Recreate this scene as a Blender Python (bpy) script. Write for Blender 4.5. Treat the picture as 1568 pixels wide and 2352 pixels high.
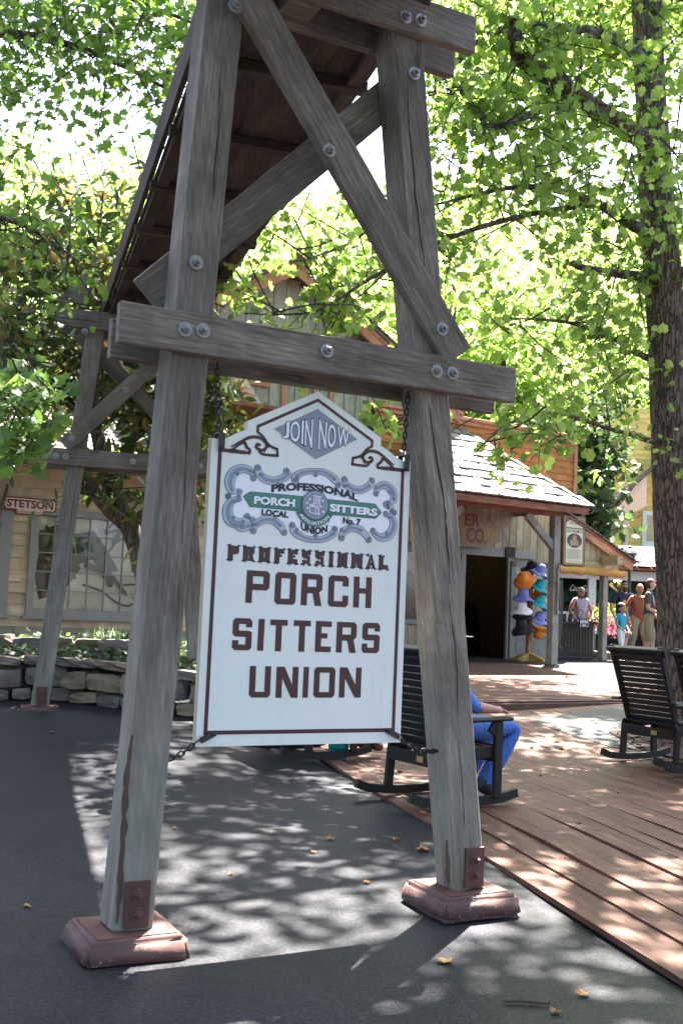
import bpy, bmesh, math, random
import numpy as np
from mathutils import Matrix, Vector, Quaternion
from mathutils.geometry import tessellate_polygon
for o in list(bpy.data.objects): bpy.data.objects.remove(o)
scene = bpy.context.scene
COL = scene.collection
R = math.radians
random.seed(7); rng = np.random.default_rng(11)

# ------------------------------------------------------------------ camera
FPX, CAMH = 2543.0, 1.45                 # focal length in units of a 1568 x 2352 picture
PITCH, ROLL = math.atan(228/FPX), .042
CAMM = Matrix.Translation((0, 0, CAMH)) @ Matrix.Rotation(math.pi/2+PITCH, 4, 'X') @ Matrix.Rotation(ROLL, 4, 'Z')
cd = bpy.data.cameras.new('camera'); cam = bpy.data.objects.new('camera', cd); COL.objects.link(cam)
cd.sensor_fit = 'VERTICAL'; cd.sensor_height = 22.2; cd.lens = 22.2*FPX/2352
cd.clip_start = .05; cd.clip_end = 600
cam.matrix_world = CAMM; scene.camera = cam
# ------------------------------------------------------------------ sky, sun, exposure
SUN_EL, SUN_AZ = R(62), R(16)            # ahead of the camera, a little to the right
w = bpy.data.worlds.new('World'); scene.world = w; w.use_nodes = True
nt = w.node_tree; bg = nt.nodes['Background']
sky = nt.nodes.new('ShaderNodeTexSky'); sky.sky_type = 'NISHITA'; sky.sun_disc = False
sky.sun_elevation = SUN_EL; sky.sun_rotation = SUN_AZ; sky.dust_density = 3.0; sky.air_density = .7; sky.ozone_density = .5
nt.links.new(sky.outputs[0], bg.inputs[0]); bg.inputs[1].default_value = .055
SUND = Vector((math.sin(SUN_AZ)*math.cos(SUN_EL), math.cos(SUN_AZ)*math.cos(SUN_EL), math.sin(SUN_EL)))
sd = bpy.data.lights.new('sun', 'SUN'); sd.energy = 5.0; sd.angle = R(.5); sd.color = (1, .95, .87)
so = bpy.data.objects.new('sun', sd); COL.objects.link(so); so.rotation_euler = SUND.to_track_quat('Z', 'Y').to_euler()
so.location = (6, 14, 30)
scene.view_settings.view_transform = 'Standard'; scene.view_settings.look = 'None'
scene.view_settings.exposure = 4.05; scene.view_settings.gamma = 1
scene.render.engine = 'CYCLES'
scene.cycles.max_bounces = 7; scene.cycles.diffuse_bounces = 3; scene.cycles.transmission_bounces = 6; scene.cycles.transparent_max_bounces = 8

# ------------------------------------------------------------------ pixels -> rays (1568 x 2352 units)
CROT = CAMM.to_3x3(); CPOS = Vector((0, 0, CAMH))
def ray(x, y): return CROT @ Vector(((x-784)/FPX, -(y-1176)/FPX, -1))
def P(x, y, d): return CPOS + ray(x, y)*d                  # point at depth d along the view axis
def proj(p):
    q = CROT.transposed() @ (Vector(p)-CPOS); return 784-FPX*q.x/q.z, 1176+FPX*q.y/q.z, -q.z
def sstep(a, b, x):
    t = min(1, max(0, (x-a)/(b-a))); return t*t*(3-2*t)
def gz(x, y):                                              # height of the ground
    right = min(.6, max(0, (y-12)*.06)); left = min(.6, max(0, (y-8)*.07))
    k = 1-sstep(-1.6, .3, x)
    return right*(1-k)+left*k-.07*(1-sstep(5.0, 7.5, y))
def G(x, y):
    d = ray(x, y); t = .5
    while t < 90:
        p = CPOS+d*t
        if p.z <= gz(p.x, p.y): return Vector((p.x, p.y, gz(p.x, p.y)))
        t += .01
    return CPOS+d*90
def frame(x, y, ang, z=0):                                 # X along a facade, Y away from the camera, Z up
    return Matrix.Translation((x, y, z)) @ Matrix.Rotation(R(ang), 4, 'Z')
def hit(Fm, n, x, y):                                      # (s, z) where a pixel's ray meets the plane Y=n of a frame
    I = Fm.inverted(); c = I @ CPOS; d = I.to_3x3() @ ray(x, y); t = (n-c.y)/d.y
    q = c+d*t; return q.x, q.z

# ------------------------------------------------------------------ objects
WM = {}
def reg(o, parent=None, M=None):
    M = Matrix.Identity(4) if M is None else M
    COL.objects.link(o); WM[o.name] = M.copy()
    if parent is not None:
        o.parent = parent; o.matrix_basis = WM[parent.name].inverted() @ M
    else: o.matrix_basis = M
    return o
def tag(o, label=None, cat=None, group=None, kind=None):
    if label: o['label'] = label
    if cat: o['category'] = cat
    if group: o['group'] = group
    if kind: o['kind'] = kind
    return o
def thing(name, label, cat, M=None, group=None):
    o = bpy.data.objects.new(name, None); o.empty_display_size = .1
    reg(o, None, M); return tag(o, label, cat, group)
def mesh(name, vs, fs, m, smooth=False, mi=None):
    me = bpy.data.meshes.new(name); me.from_pydata([tuple(v) for v in vs], [], fs)
    for x in (m if isinstance(m, (list, tuple)) else [m]): me.materials.append(x)
    if mi is not None: me.polygons.foreach_set('material_index', mi)
    if smooth: me.polygons.foreach_set('use_smooth', [True]*len(me.polygons))
    me.update(); return me
def obj(name, me, parent=None, M=None):
    return reg(bpy.data.objects.new(name, me), parent, M)
def copy_thing(o, M, label=None, group=None):
    def rec(a, par, Ma):
        c = a.copy(); COL.objects.link(c); WM[c.name] = Ma
        c.parent = par
        c.matrix_basis = (WM[par.name].inverted() @ Ma) if par else Ma
        for ch in a.children: rec(ch, c, Ma @ WM[a.name].inverted() @ WM[ch.name])
        return c
    c = rec(o, None, M)
    if label: c['label'] = label
    if group: c['group'] = group
    return c
class MB:
    def __init__(s): s.v = []; s.f = []; s.m = []
    def add(s, vs, fs, mi=0):
        k = len(s.v); s.v += [Vector(v) for v in vs]; s.f += [tuple(i+k for i in f) for f in fs]; s.m += [mi]*len(fs); return s
    def box(s, c, d, M=None, mi=0):
        x, y, z = d[0]/2, d[1]/2, d[2]/2; c = Vector(c)
        vs = [Vector((sx*x, sy*y, sz*z)) for sx in (-1, 1) for sy in (-1, 1) for sz in (-1, 1)]
        if M is not None: vs = [M @ v for v in vs]
        return s.add([c+v for v in vs], [(0,1,3,2),(4,6,7,5),(0,4,5,1),(2,3,7,6),(0,2,6,4),(1,5,7,3)], mi)
    def bar(s, a, b, wd, t, up=(0,0,1), mi=0):              # box from a to b; wd along 'up' side, t across
        a, b = Vector(a), Vector(b); X = (b-a); L = X.length; X.normalize(); Y = Vector(up).cross(X)
        if Y.length < 1e-5: Y = Vector((1,0,0)).cross(X)
        Y.normalize(); Z = X.cross(Y)
        M = Matrix((X, Y, Z)).transposed()
        return s.box((a+b)/2, (L, t, wd), M, mi)
    def prism(s, pts, ax, d, mi=0):                         # pts list of 3-vectors, extruded by vector d
        n = len(pts); d = Vector(d); a = [Vector(p) for p in pts]
        return s.add(a+[p+d for p in a], [tuple(range(n-1,-1,-1)), tuple(range(n,2*n))]+[(i,(i+1)%n,n+(i+1)%n,n+i) for i in range(n)], mi)
    def tube(s, pts, rad, n=8, caps=True, mi=0):
        pts = [Vector(p) for p in pts]; k = len(pts)
        if not isinstance(rad, (list, tuple)): rad = [rad]*k
        vs = []; T0 = (pts[1]-pts[0]).normalized(); A = T0.orthogonal().normalized()
        for i, p in enumerate(pts):
            T = (pts[min(i+1,k-1)]-pts[max(i-1,0)]).normalized(); A = (A-T*A.dot(T)).normalized(); B = T.cross(A)
            vs += [p+(A*math.cos(2*math.pi*j/n)+B*math.sin(2*math.pi*j/n))*rad[i] for j in range(n)]
        fs = [(i*n+j, i*n+(j+1)%n, (i+1)*n+(j+1)%n, (i+1)*n+j) for i in range(k-1) for j in range(n)]
        if caps: fs += [tuple(range(n-1,-1,-1)), tuple(range((k-1)*n, k*n))]
        return s.add(vs, fs, mi)
    def lathe(s, prof, n=16, M=None, mi=0):                 # prof: (r, z) list
        vs = [Vector((r*math.cos(2*math.pi*j/n), r*math.sin(2*math.pi*j/n), z)) for r, z in prof for j in range(n)]
        if M is not None: vs = [M @ v for v in vs]
        k = len(prof); fs = [(i*n+j, i*n+(j+1)%n, (i+1)*n+(j+1)%n, (i+1)*n+j) for i in range(k-1) for j in range(n)]
        return s.add(vs, fs, mi)
    def sphere(s, c, r, M=None, n=10, m=7, mi=0):
        r = Vector((r,r,r)) if isinstance(r, (int, float)) else Vector(r); c = Vector(c)
        prof = [(math.sin(math.pi*i/m), -math.cos(math.pi*i/m)) for i in range(m+1)]
        vs = [Vector((a*math.cos(2*math.pi*j/n)*r.x, a*math.sin(2*math.pi*j/n)*r.y, b*r.z)) for a, b in prof for j in range(n)]
        if M is not None: vs = [M @ v for v in vs]
        return s.add([c+v for v in vs], [(i*n+j, i*n+(j+1)%n, (i+1)*n+(j+1)%n, (i+1)*n+j) for i in range(m) for j in range(n)], mi)
    def done(s, name, m, parent=None, M=None, smooth=False):
        return obj(name, mesh(name, s.v, s.f, m, smooth, s.m), parent, M)
def bevel_box(L, T, W, b=.006, seg=1, jit=0.0, cuts=0):     # box along X, centred, with worn edges
    bm = bmesh.new(); bmesh.ops.create_cube(bm, size=1)
    for v in bm.verts: v.co = Vector((v.co.x*L, v.co.y*T, v.co.z*W))
    if cuts:
        es = [e for e in bm.edges if abs((e.verts[0].co-e.verts[1].co).x) > 1e-6]
        bmesh.ops.subdivide_edges(bm, edges=es, cuts=cuts, use_grid_fill=True)
    es = [e for e in bm.edges if e.calc_face_angle(0) > .5]
    if b: bmesh.ops.bevel(bm, geom=es, offset=b, segments=seg, affect='EDGES')
    if jit:
        for v in bm.verts: v.co += Vector((0, random.uniform(-jit, jit), random.uniform(-jit, jit)))
    bm.verts.ensure_lookup_table(); bm.verts.index_update()
    vs = [v.co.copy() for v in bm.verts]; fs = [tuple(v.index for v in f.verts) for f in bm.faces]; bm.free()
    return vs, fs
def beam(name, a, b, wd, t, m, parent=None, Fm=None, up=(0,0,1), bev=.006, jit=0.0, cuts=0, label=None):
    # timber from a to b (frame coordinates): wd across in the 'up' sense, t the other way; its own X is the grain
    Fm = Matrix.Identity(4) if Fm is None else Fm
    a, b = Vector(a), Vector(b); X = b-a; L = X.length; X.normalize(); Y = Vector(up).cross(X)
    if Y.length < 1e-4: Y = Vector((0,1,0))
    Y.normalize(); Z = X.cross(Y)
    Mo = Fm @ Matrix.Translation((a+b)/2) @ Matrix((X, Y, Z)).transposed().to_4x4()
    vs, fs = bevel_box(L, t, wd, bev, 1, jit, cuts)
    o = obj(name, mesh(name, vs, fs, m), parent, Mo)
    if label: o['label'] = label
    return o

# ------------------------------------------------------------------ materials
def N(nt, t, **kw):
    n = nt.nodes.new(t)
    for k, v in kw.items():
        if k in n.bl_rna.properties: setattr(n, k, v)
        else: n.inputs[k.replace('_', ' ')].default_value = v
    return n
def newmat(name):
    m = bpy.data.materials.new(name); m.use_nodes = True; nt = m.node_tree
    return m, nt, nt.nodes['Principled BSDF'], nt.links.new
def vecnode(nt, scale, rnd=True, coord='Object'):
    tc = N(nt, 'ShaderNodeTexCoord'); mp = N(nt, 'ShaderNodeMapping'); mp.inputs['Scale'].default_value = scale
    out = tc.outputs[coord]
    if rnd:
        oi = N(nt, 'ShaderNodeObjectInfo'); mu = N(nt, 'ShaderNodeMath', operation='MULTIPLY'); mu.inputs[1].default_value = 37.0
        nt.links.new(oi.outputs['Random'], mu.inputs[0])
        ad = N(nt, 'ShaderNodeVectorMath', operation='ADD'); nt.links.new(out, ad.inputs[0]); nt.links.new(mu.outputs[0], ad.inputs[1]); out = ad.outputs[0]
    nt.links.new(out, mp.inputs['Vector']); return mp.outputs[0]
def ramp(nt, fac, stops):
    r = N(nt, 'ShaderNodeValToRGB'); e = r.color_ramp.elements
    while len(e) < len(stops): e.new(.5)
    for el, (p, c) in zip(e, stops): el.position = p; el.color = (*c, 1) if len(c) == 3 else c
    nt.links.new(fac, r.inputs[0]); return r.outputs[0]
def mixc(nt, fac, a, b, mode='MIX'):
    mx = N(nt, 'ShaderNodeMix', data_type='RGBA', blend_type=mode)
    for s, v in ((mx.inputs[0], fac), (mx.inputs[6], a), (mx.inputs[7], b)):
        if hasattr(v, 'is_linked'): nt.links.new(v, s)
        elif isinstance(v, (int, float)): s.default_value = v
        else: s.default_value = (*v, 1)
    return mx.outputs[2]
def noise(nt, vec, scale, detail=4, rough=.6, dist=0):
    n = N(nt, 'ShaderNodeTexNoise'); n.inputs['Scale'].default_value = scale; n.inputs['Detail'].default_value = detail
    n.inputs['Roughness'].default_value = rough; n.inputs['Distortion'].default_value = dist
    if vec is not None: nt.links.new(vec, n.inputs['Vector'])
    return n.outputs['Fac']
def bump(nt, h, bs, strength=.3, dist=.01):
    b = N(nt, 'ShaderNodeBump'); b.inputs['Strength'].default_value = strength; b.inputs['Distance'].default_value = dist
    nt.links.new(h, b.inputs['Height']); nt.links.new(b.outputs[0], bs.inputs['Normal'])
def objrandom(nt, col, amt):
    oi = N(nt, 'ShaderNodeObjectInfo'); mr = N(nt, 'ShaderNodeMapRange'); mr.inputs['To Min'].default_value = 1-amt; mr.inputs['To Max'].default_value = 1+amt
    nt.links.new(oi.outputs['Random'], mr.inputs[0])
    hs = N(nt, 'ShaderNodeHueSaturation'); nt.links.new(mr.outputs[0], hs.inputs['Value']); nt.links.new(col, hs.inputs['Color']); return hs.outputs[0]
def pm(name, col, var=.18, scale=6, rough=.75, bmp=.15, stretch=(1,1,1), rnd=.06, dirt=None, dirtamt=.5, spec=.4, metal=0.0, bd=.004):
    """plain procedural material: tone drifts, fine grain, optional dirt with a shape of its own"""
    m, nt, bs, L = newmat(name)
    v = vecnode(nt, stretch); n1 = noise(nt, v, scale, 6); n2 = noise(nt, v, scale*6, 3)
    c = ramp(nt, n1, [(.25, tuple(x*(1-var) for x in col)), (.75, tuple(min(1, x*(1+var)) for x in col))])
    c = mixc(nt, .25, c, ramp(nt, n2, [(.3, tuple(x*.75 for x in col)), (.7, tuple(min(1, x*1.15) for x in col))]))
    if dirt is not None:
        d = noise(nt, v, scale*.5, 8, .7); k = ramp(nt, d, [(.48, (0,0,0)), (.7, (dirtamt,)*3)])
        c = mixc(nt, k, c, dirt)
    if rnd: c = objrandom(nt, c, rnd)
    L(c, bs.inputs['Base Color']); bs.inputs['Roughness'].default_value = rough; bs.inputs['Specular IOR Level'].default_value = spec
    bs.inputs['Metallic'].default_value = metal
    if bmp: bump(nt, n2, bs, bmp, bd)
    return m
def wood(name, dark, mid, light, crack=.35, green=None, rust=False, rnd=.08, rough=.85, bmp=.5, fine=1.0, saw=True):
    """weathered timber, grain along the object's own X"""
    m, nt, bs, L = newmat(name)
    v = vecnode(nt, (1, 1, 1)); 
    mp = N(nt, 'ShaderNodeMapping'); mp.inputs['Scale'].default_value = (1.1, 46*fine, 46*fine); L(v, mp.inputs[0]); g = noise(nt, mp.outputs[0], 2.2, 8, .7, .25)
    mp2 = N(nt, 'ShaderNodeMapping'); mp2.inputs['Scale'].default_value = (.8, 4.5, 4.5); L(v, mp2.inputs[0]); b = noise(nt, mp2.outputs[0], 1.6, 5, .6, .6)
    mp3 = N(nt, 'ShaderNodeMapping'); mp3.inputs['Scale'].default_value = (.22, 1, 1); L(v, mp3.inputs[0])
    wv = N(nt, 'ShaderNodeTexWave', wave_type='BANDS', bands_direction='DIAGONAL'); wv.inputs['Scale'].default_value = 16*fine; wv.inputs['Distortion'].default_value = 3.5; wv.inputs['Detail'].default_value = 3; wv.inputs['Detail Scale'].default_value = 1.2
    L(mp3.outputs[0], wv.inputs['Vector'])
    a = N(nt, 'ShaderNodeMath', operation='MULTIPLY_ADD'); L(wv.outputs['Fac'], a.inputs[0]); a.inputs[1].default_value = .07; L(g, a.inputs[2])
    a2 = N(nt, 'ShaderNodeMath', operation='MULTIPLY_ADD'); L(b, a2.inputs[0]); a2.inputs[1].default_value = .55; L(a.outputs[0], a2.inputs[2])
    c = ramp(nt, a2.outputs[0], [(.56, dark), (.82, mid), (1.0, light)])
    mpc = N(nt, 'ShaderNodeMapping'); mpc.inputs['Scale'].default_value = (.5, 26, 26); L(v, mpc.inputs[0]); ck = noise(nt, mpc.outputs[0], .8, 3, .5, .3)
    k = ramp(nt, ck, [(.27, (crack+.45,)*3), (.34, (0,0,0))])
    c = mixc(nt, k, c, tuple(x*.25 for x in dark))
    st = noise(nt, v, 1.7, 6, .7, .8); c = mixc(nt, ramp(nt, st, [(.38, (.55,.55,.55)), (.62, (0,0,0))]), c, tuple(x*.55 for x in dark))     # old damp stains
    # knots
    vo = N(nt, 'ShaderNodeTexVoronoi'); vo.inputs['Scale'].default_value = 1.0
    mpk = N(nt, 'ShaderNodeMapping'); mpk.inputs['Scale'].default_value = (1.6, 5.5, 5.5); L(v, mpk.inputs[0]); L(mpk.outputs[0], vo.inputs['Vector'])
    kn = ramp(nt, vo.outputs['Distance'], [(.05, (.75,)*3), (.13, (0,0,0))]); c = mixc(nt, kn, c, tuple(x*.55 for x in dark))
    if green is not None:                                   # damp foot of a post: x is local, foot at negative x
        tc = N(nt, 'ShaderNodeTexCoord'); sx = N(nt, 'ShaderNodeSeparateXYZ'); L(tc.outputs['Object'], sx.inputs[0])
        ad = N(nt, 'ShaderNodeMath', operation='MULTIPLY_ADD'); L(b, ad.inputs[0]); ad.inputs[1].default_value = -1.6; L(sx.outputs[0], ad.inputs[2])
        mr = N(nt, 'ShaderNodeMapRange'); mr.inputs['From Min'].default_value = -1.6; mr.inputs['From Max'].default_value = -3.0; L(ad.outputs[0], mr.inputs[0])
        mu = N(nt, 'ShaderNodeMath', operation='MULTIPLY'); L(mr.outputs[0], mu.inputs[0]); mu.inputs[1].default_value = .55
        c = mixc(nt, mu.outputs[0], c, green)
        mr2 = N(nt, 'ShaderNodeMapRange'); mr2.inputs['From Min'].default_value = -2.55; mr2.inputs['From Max'].default_value = -3.15; L(ad.outputs[0], mr2.inputs[0])
        mpr = N(nt, 'ShaderNodeMapping'); mpr.inputs['Scale'].default_value = (.5, 9, 9); L(v, mpr.inputs[0]); rn = noise(nt, mpr.outputs[0], 1.0, 4)
        rk = ramp(nt, rn, [(.45, (0,0,0)), (.6, (1,1,1))]); mu2 = N(nt, 'ShaderNodeMath', operation='MULTIPLY'); L(mr2.outputs[0], mu2.inputs[0]); L(rk, mu2.inputs[1])
        c = mixc(nt, mu2.outputs[0], c, (.10, .045, .02))
    c = objrandom(nt, c, rnd); L(c, bs.inputs['Base Color'])
    bs.inputs['Roughness'].default_value = rough; bs.inputs['Specular IOR Level'].default_value = .25
    hs = N(nt, 'ShaderNodeMath', operation='MULTIPLY_ADD'); L(k, hs.inputs[0]); hs.inputs[1].default_value = -1.5; L(g, hs.inputs[2])
    h = hs.outputs[0]
    if saw:
        mps = N(nt, 'ShaderNodeMapping'); mps.inputs['Rotation'].default_value = (0, R(20), R(20)); L(v, mps.inputs[0])
        w2 = N(nt, 'ShaderNodeTexWave'); w2.inputs['Scale'].default_value = 28; w2.inputs['Distortion'].default_value = 1.5; L(mps.outputs[0], w2.inputs['Vector'])
        h2 = N(nt, 'ShaderNodeMath', operation='MULTIPLY_ADD'); L(w2.outputs['Fac'], h2.inputs[0]); h2.inputs[1].default_value = .18; L(h, h2.inputs[2]); h = h2.outputs[0]
    bump(nt, h, bs, bmp, .006); return m
def flat(name, col, rough=.6, var=.05): return pm(name, col, var, 9, rough, .05, rnd=0)
def emit(name, col, s):
    m, nt, bs, L = newmat(name); bs.inputs['Emission Color'].default_value = (*col, 1); bs.inputs['Emission Strength'].default_value = s; bs.inputs['Base Color'].default_value = (*col, 1); return m
def leafmat(name, cols, trans=.55, rough=.45, tcol=None):
    m, nt, bs, L = newmat(name)
    ge = N(nt, 'ShaderNodeNewGeometry'); oi = N(nt, 'ShaderNodeObjectInfo'); ad = N(nt, 'ShaderNodeMath', operation='ADD'); fr = N(nt, 'ShaderNodeMath', operation='FRACT')
    L(ge.outputs['Random Per Island'], ad.inputs[0]); L(oi.outputs['Random'], ad.inputs[1]); L(ad.outputs[0], fr.inputs[0])
    c = ramp(nt, fr.outputs[0], [(i/(len(cols)-1), k) for i, k in enumerate(cols)])
    v = vecnode(nt, (1,1,1), False); n = noise(nt, v, 14, 3); c = mixc(nt, ramp(nt, n, [(.35, (.0,)*3), (.75, (.3,)*3)]), c, tuple(x*.6 for x in cols[0]))
    L(c, bs.inputs['Base Color']); bs.inputs['Roughness'].default_value = rough; bs.inputs['Specular IOR Level'].default_value = .4
    tr = N(nt, 'ShaderNodeBsdfTranslucent')
    hs = N(nt, 'ShaderNodeHueSaturation'); hs.inputs['Hue'].default_value = .475; hs.inputs['Saturation'].default_value = 1.02; hs.inputs['Value'].default_value = 2.0; L(c, hs.inputs['Color']); L(hs.outputs[0], tr.inputs[0])
    mx = N(nt, 'ShaderNodeMixShader'); mx.inputs[0].default_value = trans; L(bs.outputs[0], mx.inputs[1]); L(tr.outputs[0], mx.inputs[2]); L(mx.outputs[0], nt.nodes['Material Output'].inputs[0])
    return m

M_timber = wood('weathered_timber', (.098,.080,.064), (.192,.162,.134), (.31,.268,.225))
M_leg = wood('post_timber', (.108,.09,.072), (.215,.184,.153), (.34,.297,.25), green=(.27,.275,.22), rust=True)
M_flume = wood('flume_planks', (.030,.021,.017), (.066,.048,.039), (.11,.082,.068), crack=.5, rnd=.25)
M_bolt = pm('galvanised_bolt', (.30,.29,.29), .25, 40, .45, .2, metal=.6, dirt=(.16,.10,.07), dirtamt=.6)
M_rustiron = pm('red_oxide_iron', (.10,.042,.034), .35, 14, .7, .3, dirt=(.06,.03,.025), dirtamt=.7)
def padmat():
    m, nt, bs, L = newmat('red_painted_concrete'); v = vecnode(nt, (1,1,1)); n1 = noise(nt, v, 6, 6, .65); n2 = noise(nt, v, 38, 5, .75)
    c = ramp(nt, n1, [(.3, (.055,.026,.023)), (.55, (.10,.046,.038)), (.75, (.145,.072,.057))]); tc = N(nt, 'ShaderNodeTexCoord'); sx = N(nt, 'ShaderNodeSeparateXYZ'); L(tc.outputs['Object'], sx.inputs[0])
    chip = N(nt, 'ShaderNodeMath', operation='MULTIPLY_ADD'); L(sx.outputs[2], chip.inputs[0]); chip.inputs[1].default_value = -.9; L(n2, chip.inputs[2])
    c = mixc(nt, ramp(nt, chip.outputs[0], [(.61, (0,0,0)), (.64, (.7,.7,.7))]), c, (.34,.30,.26))
    L(c, bs.inputs['Base Color']); bs.inputs['Roughness'].default_value = .6; bump(nt, n2, bs, .5, .006); return m
M_pad = padmat()
M_rot = pm('rotten_brown_wood', (.12,.078,.052), .5, 40, .95, .8, (1,1,.25), rnd=0, dirt=(.03,.018,.012), dirtamt=.7, bd=.02)
M_crack = pm('split_in_timber', (.018,.015,.013), .2, 20, .95, .1, rnd=0)
M_black = pm('black_iron', (.018,.018,.02), .3, 20, .45, .2, spec=.5)
M_chain = pm('dark_chain', (.03,.03,.032), .3, 30, .4, .2, metal=.5)
# ================================================================== ground
def asphalt():
    m, nt, bs, L = newmat('asphalt'); v = vecnode(nt, (1,1,1), False)
    n1 = noise(nt, v, .5, 6, .6, .5); n2 = noise(nt, v, 60, 4, .7); n3 = noise(nt, v, 2.3, 8, .7)
    c = ramp(nt, n1, [(.3, (.0125,.0128,.0150)), (.7, (.0225,.0232,.0268))])
    n5 = noise(nt, v, 26, 5, .8); c = mixc(nt, .55, c, ramp(nt, n2, [(.32, (.006,.006,.007)), (.5, (.022,.0225,.026)), (.72, (.075,.075,.082))])); c = mixc(nt, ramp(nt, n5, [(.60,(0,0,0)),(.68,(.7,.7,.7))]), c, (.055,.054,.055))
    c = mixc(nt, ramp(nt, n3, [(.55, (0,0,0)), (.75, (.35,.35,.35))]), c, (.05,.05,.049))
    vo = N(nt, 'ShaderNodeTexVoronoi', feature='DISTANCE_TO_EDGE'); vo.inputs['Scale'].default_value = .28
    mp = N(nt, 'ShaderNodeMapping'); L(v, mp.inputs[0])
    nn = N(nt, 'ShaderNodeTexNoise'); nn.inputs['Scale'].default_value = 1.5; L(v, nn.inputs['Vector'])
    vm = N(nt, 'ShaderNodeVectorMath', operation='MULTIPLY_ADD'); L(nn.outputs['Color'], vm.inputs[0]); vm.inputs[1].default_value = (.6,.6,.6); L(v, vm.inputs[2]); L(vm.outputs[0], vo.inputs['Vector'])
    ck = ramp(nt, vo.outputs['Distance'], [(.0, (.6,.6,.6)), (.0022, (0,0,0))]); c = mixc(nt, ck, c, (.015,.015,.016))
    v2 = N(nt, 'ShaderNodeTexVoronoi'); v2.inputs['Scale'].default_value = 2.2; v2.inputs['Randomness'].default_value = 1.0; L(v, v2.inputs['Vector']); c = mixc(nt, ramp(nt, v2.outputs['Distance'], [(.025,(.6,.6,.6)),(.04,(0,0,0))]), c, (.06,.058,.055))
    n4 = noise(nt, v, 1.1, 7, .75, 1.2); c = mixc(nt, ramp(nt, n4, [(.30,(.7,.7,.7)),(.45,(0,0,0))]), c, (.010,.0098,.010))
    L(c, bs.inputs['Base Color'])
    L(ramp(nt, n1, [(.3, (.44,)*3), (.7, (.56,)*3)]), bs.inputs['Roughness']); bs.inputs['Specular IOR Level'].default_value = .08
    bump(nt, n2, bs, .5, .005); return m
M_asphalt = asphalt()
xs = sorted(set([-60,-40,-25,-16] + [i*.5 for i in range(-24, 25)] + [16,25,40,60]))
ys = sorted(set([-12,-6,-2] + [i*.5 for i in range(0, 58)] + [32,40,50,60,80]))
vs = [(x, y, gz(x, y)) for y in ys for x in xs]; nx = len(xs)
fs = [(j*nx+i, j*nx+i+1, (j+1)*nx+i+1, (j+1)*nx+i) for j in range(len(ys)-1) for i in range(nx-1)]
tag(obj('ground', mesh('ground', vs, fs, M_asphalt, True)), 'dark grey asphalt ground sheet', None, None, 'structure')

# frames of the two rows of construction
TR = frame(-.83, 4.95, 28)                                 # near trestle
SH = frame(4.24, 21.9, 33)                                 # shop front, Y=0 on the porch posts
SHI = SH.inverted()

# plank decks
def deckwood(name, d, m_, l):
    m = wood(name, d, m_, l, crack=.2, rnd=.16, rough=.6, bmp=.35, fine=.8, saw=False); m.node_tree.nodes['Principled BSDF'].inputs['Specular IOR Level'].default_value = .18; return m
M_deck = deckwood('red_deck_planks', (.058,.025,.017), (.122,.057,.038), (.175,.09,.063))
M_deck2 = deckwood('brown_deck_planks', (.056,.028,.020), (.118,.060,.041), (.17,.094,.068))
deck = tag(bpy.data.objects.new('plank_deck', None), 'red-brown plank deck running beside the asphalt', None, None, 'structure'); reg(deck)
DD = Vector((-.262, .965, 0)); DN = Vector((.965, .262, 0)); D0 = Vector((-.08, 10.68, 0))
stepn = -4.65
def deck_end(off):                                         # distance along DD where the step of the upper deck is met
    a = SHI @ (D0+DN*off); b = SHI.to_3x3() @ DD; return (stepn-a.y)/b.y
def deckpt(off, t, lift=.012):
    p = D0+DN*off+DD*t; p.z = gz(p.x, p.y)+lift; return p
M_ed = M_deck
off = 0.07; row = 0
while off < 6.2:
    t0 = -8.6+ (0 if off < 2.5 else (off-2.5)*.9); t1 = deck_end(off)-.02
    kink = (12-(D0+DN*off).y)/DD.y
    cuts = [t0]; t = t0+random.uniform(1.2, 3.6)
    while t < t1-.5: cuts.append(t); t += random.choice([2.4, 3.0, 3.6])
    cuts.append(t1)
    if t0 < kink < t1: cuts = sorted([c for c in cuts if abs(c-kink) > .5 or c in (t0, t1)]+[kink])
    for a, b in zip(cuts[:-1], cuts[1:]):
        beam('plank', deckpt(off, a+.003), deckpt(off, b-.003), .03, .139+random.uniform(-.0012, .0004), M_deck, deck, bev=.001, jit=.0012)
    off += .14; row += 1
upper = tag(bpy.data.objects.new('porch_deck', None), 'brown plank deck one step up in front of the shop', None, None, 'structure'); reg(upper)
def uz(n): return .33+(min(n, 0)-stepn)/(-stepn)*(.58-.33)
k = 0; n = stepn
while n < 1.75:
    s = -6.4+random.uniform(0, .4)
    e = 2.2 if n > -3 else 1.5+(n-stepn)*.5
    while s < e:
        s2 = min(e, s+random.choice([2.4, 3.0, 3.6]))
        beam('plank', (s+.003, n+.07, uz(n+.07)-.016), (s2-.003, n+.07, uz(n+.07)-.016), .03, .136, M_deck2, upper, SH, bev=.002, jit=.0012)
        s = s2
    n += .14
beam('step_riser', (-6.4, stepn-.02, .16), (1.55, stepn-.02, .16), .29, .035, M_deck2, upper, SH)
b = MB(); b.box((-2.1, -1.45, .12), (8.4, 6.2, .3)); b.done('deck_underframe', M_deck2, upper, SH)
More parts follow.
